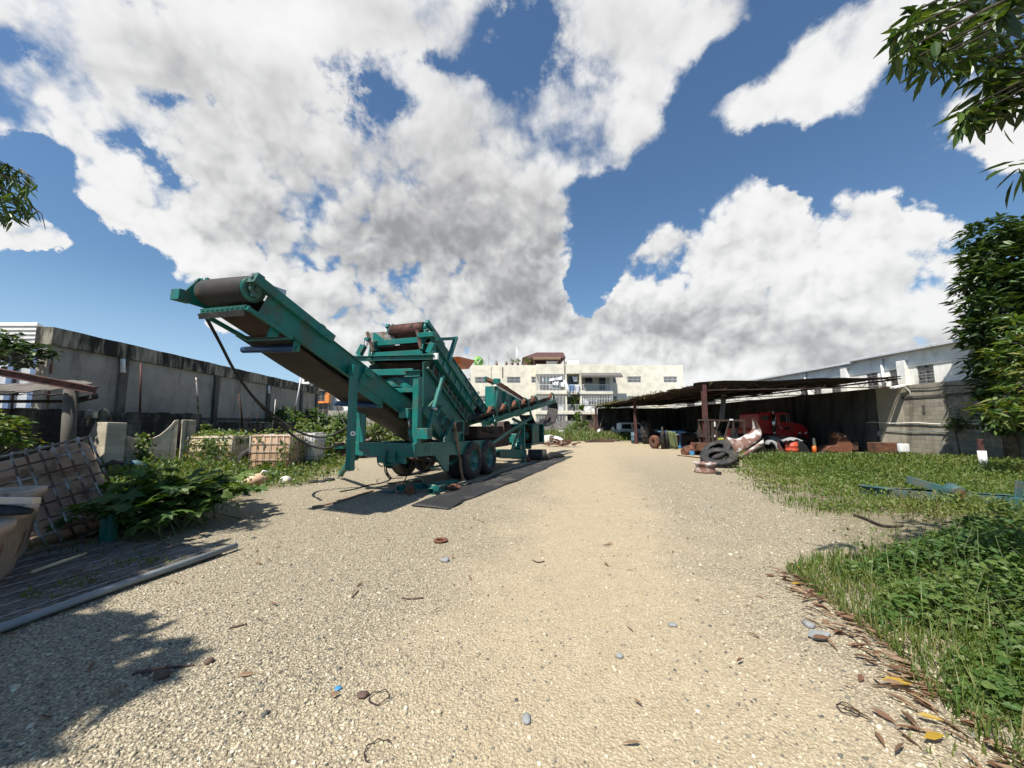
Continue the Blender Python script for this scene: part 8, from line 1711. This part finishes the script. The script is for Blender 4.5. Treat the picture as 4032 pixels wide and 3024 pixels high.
    for pts in (((45, 365), (65, 385), (82, 405)), ((55, 392), (66, 402), (78, 411)), ((55, 425), (68, 445), (90, 462), (98, 495)), ((66, 440), (80, 458), (88, 480)), ((66, 442), (70, 462))):
        mb = MB(); q = [Vector(np.array(aty(*dd(x, y), 4.2))) - o for x, y in pts]; branch_mesh(mb, q, .008, .003); mb.build('bare_twig', M['bark'], t)
near_trees()

def clump_tree(name, label, base, trunk_pts, clumps, leaf, width, per, mat, shape='oval', seed=0, droop=.25):
    """clumps: (centre, radius) in world; leaves sit on the shells of the clumps in drooping sprays"""
    o = Vector(base); t = thing(name, label, 'tree' if 'tree' in name else 'shrub', o)
    mb = MB(); tp = [Vector(p) - o for p in trunk_pts]; branch_mesh(mb, tp, .22 if 'tree' in name else .04, .10 if 'tree' in name else .02)
    for c, r in clumps: c = Vector(c) - o; k = min(tp, key=lambda q: (q - c).length); branch_mesh(mb, [k, k.lerp(c, .6) + Vector((0, 0, .1 * r)), c], .06 if 'tree' in name else .015, .015)
    mb.build('trunk', M['bark'], t)
    P, D, Nn = [], [], []
    for c, r in clumps:
        c = np.array(c) - np.array(o); n = int(per * (r / .8) ** 2); d = rdir(n, .12); q = c + d * np.array([r, r, r * .72]) * (.55 + .5 * rng.random((n, 1)))
        # sprays: a few leaves share each point
        for i in range(n):
            for j in range(4):
                a = rng.uniform(0, 6.28); v = d[i] * .5 + np.array([math.cos(a), math.sin(a), -droop + rng.normal() * .25]); P.append(q[i] + v * .03 + rng.normal(size=3) * .05); D.append(v); Nn.append(d[i] * .45 + np.array([0, 0, .9]) + rng.normal(size=3) * .28)
    n = len(P); leaf_mesh('crown', M[mat], P, D, Nn, leaf * (.65 + .7 * rng.random(n)), width * (.65 + .6 * rng.random(n)), shape, t)
    return t
def trees():
    def W_(x, y, Y): return tuple(aty(*dd(x, y), Y))
    cl_ = [(2140, 505, 15.5, 46), (2122, 555, 15.3, 42), (2170, 545, 15.8, 62), (2205, 510, 16, 50), (2108, 602, 15.2, 36), (2140, 610, 15.2, 58), (2200, 610, 15.4, 66), (2118, 655, 14.8, 42), (2165, 670, 15.2, 64), (2108, 705, 14.8, 30), (2130, 720, 14.8, 48), (2190, 735, 15, 66), (2150, 780, 15, 56), (2215, 800, 15, 70), (2170, 840, 15.2, 60), (2215, 880, 15.2, 66), (2235, 600, 15.5, 80), (2260, 700, 15.5, 90), (2250, 500, 16.2, 70), (2280, 850, 15.5, 90), (2185, 900, 15.4, 46)]
    b = gnd(*dd(2158, 995)); clump_tree('broadleaf_tree', 'tall dense dark green tree growing against the boundary wall', (20.0, 15.6, 0), [(20.0, 15.6, 0), (20.0, 15.6, 2), (20.2, 15.7, 4.5), (20.5, 15.8, 7.0)], [(W_(x, y, Y), r * Y / 831 * rng.uniform(.75, 1.15)) for x, y, Y, r in cl_], .36, .17, 80, 'leaf_tree')
    cl_ = [(2145, 765, 11.5, 20), (2175, 775, 11.3, 26), (2205, 745, 11.2, 34), (2200, 800, 11.2, 30), (2168, 860, 11, 26), (2200, 850, 11, 32), (2135, 882, 11, 22), (2165, 890, 10.9, 24), (2200, 900, 10.8, 30), (2215, 700, 11.5, 34), (2240, 800, 11, 50)]
    clump_tree('young_tree', 'lighter green young tree with drooping sprays in front of the tall dark tree', (15.6, 11.2, 0), [(15.6, 11.2, 0), (15.5, 11.2, 1.5), (15.4, 11.2, 3.2)], [(W_(x, y, Y), r * Y / 831) for x, y, Y, r in cl_], .30, .10, 85, 'leaf_vine')
    cl_ = [(2075, 855, 17.6, 20), (2095, 845, 17.6, 22), (2115, 865, 17.5, 24), (2085, 885, 17.5, 24), (2110, 895, 17.4, 24), (2070, 912, 17.4, 18), (2095, 915, 17.3, 22), (2125, 845, 17.7, 22), (2060, 922, 17.4, 12), (2135, 890, 17.4, 26), (2120, 920, 17.2, 20)]
    clump_tree('wall_shrub', 'bushy olive green shrub against the block wall left of the tall tree', (19.9, 17.3, 0), [(19.9, 17.3, 0), (19.8, 17.3, 1.2)], [(W_(x, y, Y), r * Y / 831) for x, y, Y, r in cl_], .16, .075, 210, 'leaf_vine')
    # creeper heap and shrub at the far left
    cl_ = [(10, 745, 11.5, 26), (40, 752, 11.5, 26), (70, 758, 11.6, 22), (98, 762, 11.7, 15), (25, 775, 11.4, 20), (60, 778, 11.5, 18), (-20, 760, 11.4, 40), (112, 770, 11.8, 9), (15, 722, 11.5, 14)]
    clump_tree('wall_shrub', 'creeper heap hanging over the chain link fence at the left edge', (-14.6, 11.2, 0), [(-14.6, 11.2, 0), (-14.8, 11.4, 2), (-15, 11.5, 3.4)], [(W_(x, y, Y), r * Y / 831) for x, y, Y, r in cl_], .17, .13, 170, 'leaf_tree')
    cl_ = [(0, 935, 8.5, 34), (30, 940, 8.6, 26), (55, 952, 8.7, 17), (15, 915, 8.6, 22), (-25, 920, 8.6, 40), (72, 960, 8.7, 10)]
    clump_tree('wall_shrub', 'green leafy shrub at the left edge behind the tipped tank', (-11.3, 8.6, 0), [(-11.3, 8.6, 0), (-11.4, 8.6, .8)], [(W_(x, y, Y), r * Y / 831) for x, y, Y, r in cl_], .13, .09, 230, 'leaf_vine')
    # green mounds and creepers behind the tanks
    for k, (name, label, Y, cs, sz, mat, per) in enumerate((
        ('creeper_mound', 'bright green creeper mound rising highest behind the white tank', 19.5, ((655, 915, 12), (668, 925, 20), (690, 935, 22), (650, 940, 20), (710, 940, 20), (630, 950, 14)), .17, 'leaf_vine', 110),
        ('creeper_mound', 'bright green creeper mound right of the highest one beside the machine leg', 18.5, ((728, 925, 14), (740, 940, 20), (722, 950, 18), (760, 950, 20), (705, 955, 14), (770, 935, 14)), .17, 'leaf_vine', 110),
        ('creeper_mound', 'yellow green bush seen under the conveyor beyond the machine', 21, ((790, 930, 18), (805, 945, 18), (820, 925, 16), (780, 950, 14), (840, 940, 18), (860, 950, 16)), .18, 'leaf_weed', 110),
        ('wall_creeper', 'dark creeper hanging on the low wall above the white tank', 26, ((600, 895, 11), (618, 892, 14), (640, 898, 12), (608, 912, 14), (632, 915, 14), (590, 908, 8), (572, 895, 7), (566, 915, 7)), .22, 'leaf_bush', 70),
        ('wall_creeper', 'dark hedge of creeper under the orange house', 30, ((672, 893, 13), (690, 905, 14), (710, 908, 12), (735, 905, 14), (755, 908, 12), (695, 922, 12), (725, 922, 12), (752, 925, 12), (670, 912, 10)), .26, 'leaf_bush', 70),
        ('vine_patch', 'tangle of vine leaves on the low ground behind the yellowed tank', 17, ((440, 940, 10), (465, 938, 12), (490, 940, 12), (515, 945, 10), (540, 948, 10), (445, 925, 7), (560, 950, 10), (585, 955, 10)), .15, 'leaf_vine', 120),
        ('far_bush', 'leafy green bush at the far end of the yard before the end wall', 46, ((1235, 925, 12), (1250, 912, 10), (1262, 930, 14), (1245, 935, 14), (1280, 935, 10), (1248, 895, 6), (1256, 880, 4), (1225, 940, 10), (1265, 915, 6)), .34, 'leaf_weed', 40),
        ('far_bush', 'thin vine climbing at the corner of the shed and the balconies', 47.5, ((1300, 885, 4), (1315, 880, 5), (1308, 890, 4), (1325, 886, 4)), .3, 'leaf_bush', 30))):
        W2 = [(tuple(aty(*dd(x, y), Y + rng.uniform(-.4, .4))), r * Y / 831) for x, y, r in cs]; c0 = W2[0][0]; o = Vector((c0[0], c0[1], 0)); t = thing(name, label, 'shrub', o); mb = MB()
        for c, r in W2: c = Vector(c) - o; branch_mesh(mb, [Vector((c.x * .6, c.y, 0)), c * .5 + Vector((.03, 0, 0)), c], .02, .008)
        mb.build('stems', M['stem'], t); P, D, Nn = [], [], []
        for c, r in W2:
            c = np.array(c) - np.array(o); n = int(per * 2.2); d = rdir(n, .1); q = c + d * r * np.array([1.15, 1.15, .9]) * (.35 + .7 * rng.random((n, 1))); a = rdir(n, -.25); P.append(q); D.append(a + d * .4); Nn.append(d * .5 + np.array([0, -.25, .8]) + rng.normal(size=(n, 3)) * .3)
            m = int(per * .6); q = c + np.c_[rng.normal(size=m) * r, rng.normal(size=m) * r * .5, -rng.random(m) * max(.1, c[2])]; P.append(q); D.append(rdir(m, -.2)); Nn.append(rdir(m, .8))
        P, D, Nn = (np.concatenate(v) for v in (P, D, Nn)); n = len(P); leaf_mesh('leaves', M[mat], P, D, Nn, sz * (.6 + .7 * rng.random(n)), sz * .72 * (.6 + .6 * rng.random(n)), 'oval', t)
trees()

def broad_bush():
    """big lobed leaves on sprawling stems at the left edge of the gravel"""
    o = Vector((-5.35, 6.2, 0)); t = thing('broadleaf_bush', 'sprawling bush with large lobed leaves beside the tipped tank', 'bush', o)
    P, D, Nn = [], [], []; mb = MB()
    for k in range(60):
        b = Vector((rng.normal() * .45, rng.normal() * .35, 0)); a = rng.uniform(0, 6.28); rad = rng.uniform(.3, 1.25); e = Vector((math.cos(a) * rad * .95, math.sin(a) * rad * .98, rng.uniform(.25, .95) * (1.15 - .45 * rad)))
        m = b.lerp(e, .5) + Vector((0, 0, .18)); branch_mesh(mb, [b, m, e], .012, .005)
        for j in range(15):
            f = rng.uniform(.35, 1.0); q = b.lerp(m, f * 2) if f < .5 else m.lerp(e, f * 2 - 1); ang = rng.uniform(0, 6.28); r2 = rng.uniform(.05, .2)
            p = np.array(q) + np.array([math.cos(ang) * r2, math.sin(ang) * r2, rng.uniform(.0, .10)]); P.append(p); D.append((math.cos(ang), math.sin(ang), -.25 + rng.normal() * .2)); Nn.append((rng.normal() * .3 - .15, rng.normal() * .3 - .2, 1))
    mb.build('stems', M['stem'], t); n = len(P); P = np.array(P); P[:, 2] = np.maximum(P[:, 2], .05); s = .13 + .12 * rng.random(n); leaf_mesh('leaves', M['leaf_big'], P, D, Nn, s, s * 1.05, 'lobed', t)
    leaf_mesh('yellow_leaf', M['yellow_leaf'], [np.array(aty(*c7(1375, 660), 7.0)) - np.array(o)], [(.3, -.6, -.8)], [(0, -1, .6)], .24, .22, 'lobed', t)
broad_bush()

def inter(y, ys, xs): return np.interp(y, ys, xs)
RBY = [1.5, 2.0, 2.5, 3.0, 3.75, 4.4, 5.0, 5.6, 6.6, 7.4, 8.2, 10, 12.4, 16, 20]; RBX = [2.15, 2.3, 2.42, 2.65, 2.8, 2.95, 4.0, 5.0, 5.6, 5.0, 5.0, 5.9, 6.9, 9.1, 11.0]
LBY = [4.5, 5.5, 6.4, 8.6, 10, 11.4, 13, 18, 27, 34]; LBX = [-4.4, -4.6, -4.9, -5.6, -5.4, -5.0, -5.4, -7.4, -8.9, -9.5]
def blades(name, label, X, Y, H, Wd, mat, lean=.35, rnd=None):
    n = len(X); a = rng.uniform(0, 6.283, n); tilt = np.abs(rng.normal(size=n)) * lean; d = np.c_[np.cos(a) * np.sin(tilt), np.sin(a) * np.sin(tilt), np.cos(tilt)]; nn = np.c_[np.cos(a + 1.57), np.sin(a + 1.57), np.zeros(n)]; nn = np.cross(d, nn)
    o = leaf_mesh(name, M[mat], np.c_[X, Y, np.zeros(n) - .01], d, nn, H, Wd, 'blade', None, rnd); return tag(o, label, 'grass', kind='stuff')
def patchy(X, Y, n): return np.clip(.55 * rng.random(n) + .45 * (.5 + .5 * np.sin(X * .9 + 2 * np.sin(Y * .7)) * np.sin(Y * .8 + 1.7 * np.sin(X * .5))) + .06 * rng.normal(size=n), 0, 1)
def grass_fields():
    # ---- right field, denser and finer near the viewer
    n = 210000; Y = 1.2 + 19.0 * rng.random(n) ** 1.35; X = 2 + 18.1 * rng.random(n); xb = inter(Y, RBY, RBX) + .35 * np.sin(Y * 2.3) + .2 * np.sin(Y * 5.1 + 1); k = X - xb
    vis = (X < 1.42 * Y + 3); clumpy = .5 + .5 * np.sin(X * 1.9 + np.sin(Y * 1.3) * 2) * np.sin(Y * 1.7 + np.sin(X * .9) * 2)
    pr = np.clip(k / 2.2 + .06, 0, 1) * (.10 + .9 * clumpy); pocket = np.exp(-(((X - 5.9) / 1.7) ** 2 + ((Y - 6.2) / .8) ** 2)); pr *= 1 - .6 * pocket
    keep = vis & (rng.random(n) < pr); X, Y, k = X[keep], Y[keep], k[keep]; n = len(X)
    H = (.06 + .15 * rng.random(n)) * (1 - .35 * np.clip((5.2 - Y) / 1.5, 0, 1)) * (.5 + .5 * np.clip(k / 2, 0, 1)) * (.6 + .8 * (.5 + .5 * np.sin(X * 1.9 + np.sin(Y * 1.3) * 2) * np.sin(Y * 1.7))); Wd = .007 + .0016 * Y
    blades('grass', 'short rough grass spreading from the gravel to the boundary wall', X, Y, H, Wd, 'grass', .35, patchy(X, Y, n))
    # ---- leafy weeds among the grass
    m = 1900; Yc = 3.0 + 16.3 * rng.random(m) ** 1.1; Xc = 3 + 17 * rng.random(m); k = Xc - inter(Yc, RBY, RBX); pk = np.exp(-(((Xc - 5.9) / 1.7) ** 2 + ((Yc - 6.2) / .8) ** 2)); keep = (k > .25) & (Xc < 1.42 * Yc + 3) & (rng.random(m) > pk) & (rng.random(m) < np.clip(k / 2.2, .15, 1)); Xc, Yc = Xc[keep], Yc[keep]; qa, qb = gnd(*c6(1000, 1475)), gnd(*c6(1819, 1508)); u = rng.random(20); Xc = np.r_[Xc, qa.x + (qb.x - qa.x) * u]; Yc = np.r_[Yc, qa.y + (qb.y - qa.y) * u + .12 * rng.normal(size=20)]
    P, D, Nn, S_ = [], [], [], []
    for x, y in zip(Xc, Yc):
        tall = 1.0 + .8 * math.exp(-(((x - 9.3) / 2.2) ** 2 + ((y - 14.5) / 2.6) ** 2)); q = rng.integers(26, 60); r = rng.uniform(.14, .5) * (1 + y * .03); h = rng.uniform(.10, .36) * tall * (1 - .45 * min(1, max(0, (y - 15) / 3))); d = rdir(q, .3); P.append(np.array([x, y, h * .45]) + d * np.array([r, r, h * .6]) * (.3 + .8 * rng.random((q, 1)))); D.append(d + rdir(q, -.2) * .5); Nn.append(rdir(q, .9)); S_.append((.034 + .0042 * y) * (.6 + .7 * rng.random(q)))
    P, D, Nn, S_ = (np.concatenate(v) for v in (P, D, Nn, S_)); P[:, 2] = np.maximum(P[:, 2], .015)
    tag(leaf_mesh('weeds', M['leaf_weed'], P, D, Nn, S_, S_ * .55, 'oval', None, patchy(P[:, 0], P[:, 1], len(P))), 'low leafy weeds mixed into the grass on the right', 'weeds', kind='stuff')
    # seed heads and tall stalks
    n = 1300; Y = 4.8 + 14 * rng.random(n) ** 1.2; X = 2.5 + 17 * rng.random(n); k = X - inter(Y, RBY, RBX); keep = (k > .3) & (X < 1.42 * Y + 2.5); X, Y = X[keep], Y[keep]; n = len(X)
    blades('dry_stalks', 'thin dry grass stalks standing above the weeds', X, Y, .30 + .35 * rng.random(n), .004 + .0012 * Y, 'dry_weed', .3)
    # ---- left ground cover
    n = 90000; Y = 4.8 + 29 * rng.random(n) ** 1.25; X = -15 + 11.5 * rng.random(n); xb = inter(Y, LBY, LBX) + .3 * np.sin(Y * 1.9) + .2 * np.sin(Y * 4.3); k = xb - X; cl2 = .5 + .5 * np.sin(X * 2.1 + np.sin(Y) * 2) * np.sin(Y * 1.6 + np.sin(X * 1.1) * 2)
    keep = (X > -1.45 * Y - .3) & (rng.random(n) < np.clip(k / 1.3 + .08, 0, 1) * (.2 + .8 * cl2)) & (X > -14.2); X, Y, k = X[keep], Y[keep], k[keep]; n = len(X)
    blades('grass', 'patchy grass and creeping weeds around the plastic tanks', X, Y, (.07 + .16 * rng.random(n)) * (.5 + .6 * np.clip(k / 2, 0, 1)), .007 + .0016 * Y, 'grass', .5)
    m = 3000; Yc = 6.0 + 26 * rng.random(m) ** 1.2; Xc = -14.5 + 11 * rng.random(m); k = inter(Yc, LBY, LBX) - Xc; keep = (k > .15) & (Xc > -1.45 * Yc) & (rng.random(m) < np.clip(k / 2, .12, 1)); Xc, Yc, k = Xc[keep], Yc[keep], k[keep]
    P, D, Nn, S_ = [], [], [], []
    for x, y, kk in zip(Xc, Yc, k):
        back = 1 + 1.0 * min(1, max(0, (kk - 2) / 3)); q = rng.integers(14, 28); r = rng.uniform(.12, .36); h = rng.uniform(.10, .26) * back; d = rdir(q, .3); P.append(np.array([x, y, h * .45]) + d * np.array([r, r, h * .6]) * (.3 + .8 * rng.random((q, 1)))); D.append(d + rdir(q, -.2) * .5); Nn.append(rdir(q, .9)); S_.append((.045 + .0048 * y) * (.6 + .7 * rng.random(q)))
    P, D, Nn, S_ = (np.concatenate(v) for v in (P, D, Nn, S_)); P[:, 2] = np.maximum(P[:, 2], .015)
    tag(leaf_mesh('weeds', M['leaf_vine'], P, D, Nn, S_, S_ * .7, 'oval'), 'creeping leafy weeds around the tanks on the left', 'weeds', kind='stuff')
    # ---- far grass before the end wall
    n = 26000; X = -3 + 15.5 * rng.random(n); Y = 31 + 18 * rng.random(n); xb = .5 * np.sin(X * 1.3) + 34.5 + .25 * np.abs(X - 5); k = Y - xb; keep = (rng.random(n) < np.clip(k / 2, 0, 1)) & (X < 11.5); X, Y, k = X[keep], Y[keep], k[keep]; n = len(X)
    blades('grass', 'tall green grass in front of the wall at the far end', X, Y, (.35 + .65 * rng.random(n)) * np.clip(.4 + k / 5, .4, 1.1), .075, 'grass', .35)
    # ---- the dark weed bank at the lower right
    o = Vector((4.3, 3.4, 0)); t = thing('weed_bank', 'thick bank of small leaved green weeds at the lower right corner', 'bush', o); P, D, Nn = [], [], []; n = 20500
    Y = 1.6 + 3.6 * rng.random(n * 2); X = 2.4 + 4.6 * rng.random(n * 2); xe = inter(Y, [1.5, 2.4, 3.0, 3.6, 4.2, 4.8, 5.2], [2.5, 2.7, 3.05, 3.25, 3.6, 4.3, 5.4]) + .20 * np.sin(Y * 7) + .1 * np.sin(Y * 13); k = X - xe; keep = (k > 0) & (X < 1.42 * Y + 2.5); X, Y, k = X[keep][:n], Y[keep][:n], k[keep][:n]; n = len(X)
    top = .62 * np.clip(k / .9, 0.06, 1) ** .7 * (.70 + .30 * np.sin(X * 4.1 + 1) * np.sin(Y * 3.7) + .12 * np.sin(X * 11) * np.sin(Y * 9)); top *= .62 + .5 * (.5 + .5 * np.sin(X * 2.3 + 2 * np.sin(Y * 1.9))) * (.5 + .5 * np.sin(Y * 2.6 + X)) + .3 * rng.random(n) ** 4; z = top * (1 - .6 * rng.random(n) ** 1.4); a = rng.uniform(0, 6.28, n)
    P = np.c_[X - o.x, Y - o.y, z]; D = np.c_[np.cos(a), np.sin(a), -.1 + .3 * rng.normal(size=n)]; Nn = np.c_[rng.normal(size=n) * .6 - .1, rng.normal(size=n) * .6 - .1, np.ones(n)]; s = .035 + .06 * rng.random(n); leaf_mesh('leaves', M['leaf_bush'], P, D, Nn, s, s * .55, 'oval', t, patchy(X * 2, Y * 2, n))
    mb = MB()
    for i in range(120):
        x, y = rng.uniform(2.9, 6), rng.uniform(1.9, 4.8)
        if x - float(inter(y, [1.5, 2.4, 3.0, 3.6, 4.2, 4.8, 5.2], [2.45, 2.62, 2.95, 3.15, 3.45, 4.1, 5.2])) < .2: continue
        h = rng.uniform(.3, .75); mb.tube([(x - o.x, y - o.y, 0), (x - o.x + rng.normal() * .05, y - o.y + rng.normal() * .05, h * .6), (x - o.x + rng.normal() * .15, y - o.y + rng.normal() * .15, h)], [.004, .003, .0015], 4, caps=False)
    mb.build('stems', M['stem'], t)
    n = 800; Y = 1.7 + 3.2 * rng.random(n); X = inter(Y, RBY, RBX) + .35 + 2.6 * rng.random(n); blades('grass', 'long thin grass growing up through the weed bank', X, Y, .25 + .30 * rng.random(n), .005 + .0008 * Y, 'leaf_weed', .5)
    n = 3600; Y = 1.4 + 3.4 * rng.random(n); X = inter(Y, RBY, RBX) + .05 + .9 * rng.random(n) ** 1.3; blades('grass', 'fine grass fringing the weed bank at the lower right', X, Y, .05 + .17 * rng.random(n), .006 + .001 * Y, 'grass', .6)
grass_fields()

def litter():
    # dry leaves along the grass edge at the lower right, and a few over the gravel
    n = 320; Y = 1.3 + 3.2 * rng.random(n) ** 1.1; X = inter(Y, RBY, RBX) + .12 - .50 * np.abs(rng.normal(size=n)) * np.clip(.5 + (2.6 - Y) * .3, .35, .9); a = rng.normal(-.65, .6, n)
    tag(leaf_mesh('leaf_litter', M['dry_leaf'], np.c_[X, Y, .018 + .02 * rng.random(n)], np.c_[np.cos(a), np.sin(a), .08 * rng.normal(size=n)], np.c_[rng.normal(size=(n, 2)) * .45, np.ones(n)], .07 + .13 * rng.random(n), .014 + .02 * rng.random(n), 'lance'), 'brown dry mango leaves strewn along the grass edge', 'leaf litter', kind='stuff')
    n = 90; Y = 1.6 + 8 * rng.random(n); X = -4 + 7 * rng.random(n); a = rng.uniform(0, 6.28, n)
    tag(leaf_mesh('leaf_litter', M['dry_leaf'], np.c_[X, Y, .015 + .012 * rng.random(n)], np.c_[np.cos(a), np.sin(a), .1 * rng.normal(size=n)], np.c_[rng.normal(size=(n, 2)) * .4, np.ones(n)], .05 + .07 * rng.random(n), .014 + .014 * rng.random(n), 'lance'), 'scattered small dry leaves and husks on the gravel', 'leaf litter', kind='stuff')
    for f, x, y, L_, a, lb in ((c8, 790, 1195, .17, -.25, 'olive yellow curled leaf lying on the brown leaves'), (c8, 985, 1405, .11, -.5, 'bright yellow spotted leaf on the leaf litter'), (c8, 1010, 1520, .13, .1, 'yellow green leaf lowest on the leaf litter'), (c8, 200, 607, .10, .1, 'yellow leaf lying on gravel at the grass tip'), (c8, 215, 510, .08, 1.0, 'small yellow leaf standing in the grass above the other'), (c8, 350, 930, .14, -.1, 'orange brown curled leaf beside the pale slab')):
        p = gnd(*f(x, y)); o = leaf_mesh('fallen_leaf', M['yellow_leaf'] if 'orange' not in lb else M['dry_leaf'], [(-L_ / 2 * math.cos(a), -L_ / 2 * math.sin(a), .035)], [(math.cos(a), math.sin(a), .1)], [(.2, -.5, 1)], L_, L_ * .26, 'lance'); o.location = p; tag(o, lb, 'leaf')
litter()
def pebbles():
    # loose stones over the nearer gravel: squashed, irregular little solids
    n = 46000; Y = 1.35 + 9.5 * rng.random(n) ** 2.0; X = (rng.random(n) * 2 - 1) * (1.36 * Y + .3)
    tr = np.abs(X - (.15 + .19 * Y)) + .5 * np.sin(X * 2.1 + Y) * np.sin(Y * 1.7); keep = (X < inter(Y, RBY, RBX) + .3) & (X > np.where(Y > 5, inter(Y, LBY, LBX), -9) - .2) & (rng.random(n) < np.clip(.10 + tr * .5, 0, 1)); X, Y = X[keep], Y[keep]; n = len(X)
    ico = np.array([(0, 0, 1), (.894, 0, .447), (.276, .851, .447), (-.724, .526, .447), (-.724, -.526, .447), (.276, -.851, .447), (.724, .526, -.447), (-.276, .851, -.447), (-.894, 0, -.447), (-.276, -.851, -.447), (.724, -.526, -.447), (0, 0, -1)])
    Fc = np.array([(0, 1, 2), (0, 2, 3), (0, 3, 4), (0, 4, 5), (0, 5, 1), (1, 6, 2), (2, 7, 3), (3, 8, 4), (4, 9, 5), (5, 10, 1), (6, 7, 2), (7, 8, 3), (8, 9, 4), (9, 10, 5), (10, 6, 1)])
    s = (.0038 + .0034 * rng.random(n) + .005 * rng.random(n) ** 7) * (1 + .05 * Y); big = rng.random(n) < .012; s[big] *= 1.9
    V = ico[None] * (1 + .22 * rng.normal(size=(n, 12, 1)).clip(-1.2, 1.2)) * np.c_[s * (1 + .45 * rng.random(n)), s, s * (.5 + .3 * rng.random(n))][:, None, :]
    a = rng.uniform(0, 6.28, n); c, sn = np.cos(a)[:, None], np.sin(a)[:, None]; x = V[:, :, 0] * c - V[:, :, 1] * sn; y = V[:, :, 0] * sn + V[:, :, 1] * c; V = np.stack([x + X[:, None], y + Y[:, None], V[:, :, 2] + s[:, None] * .3], -1)
    FF = (np.arange(n)[:, None, None] * 12 + Fc[None]).reshape(-1, 3)
    tag(raw_mesh('loose_gravel', V.reshape(-1, 3), FF, M['pebble'], None, np.repeat(rng.random(n), len(Fc)), True), 'loose pale pebbles scattered over the yard', 'gravel', kind='stuff')
pebbles()
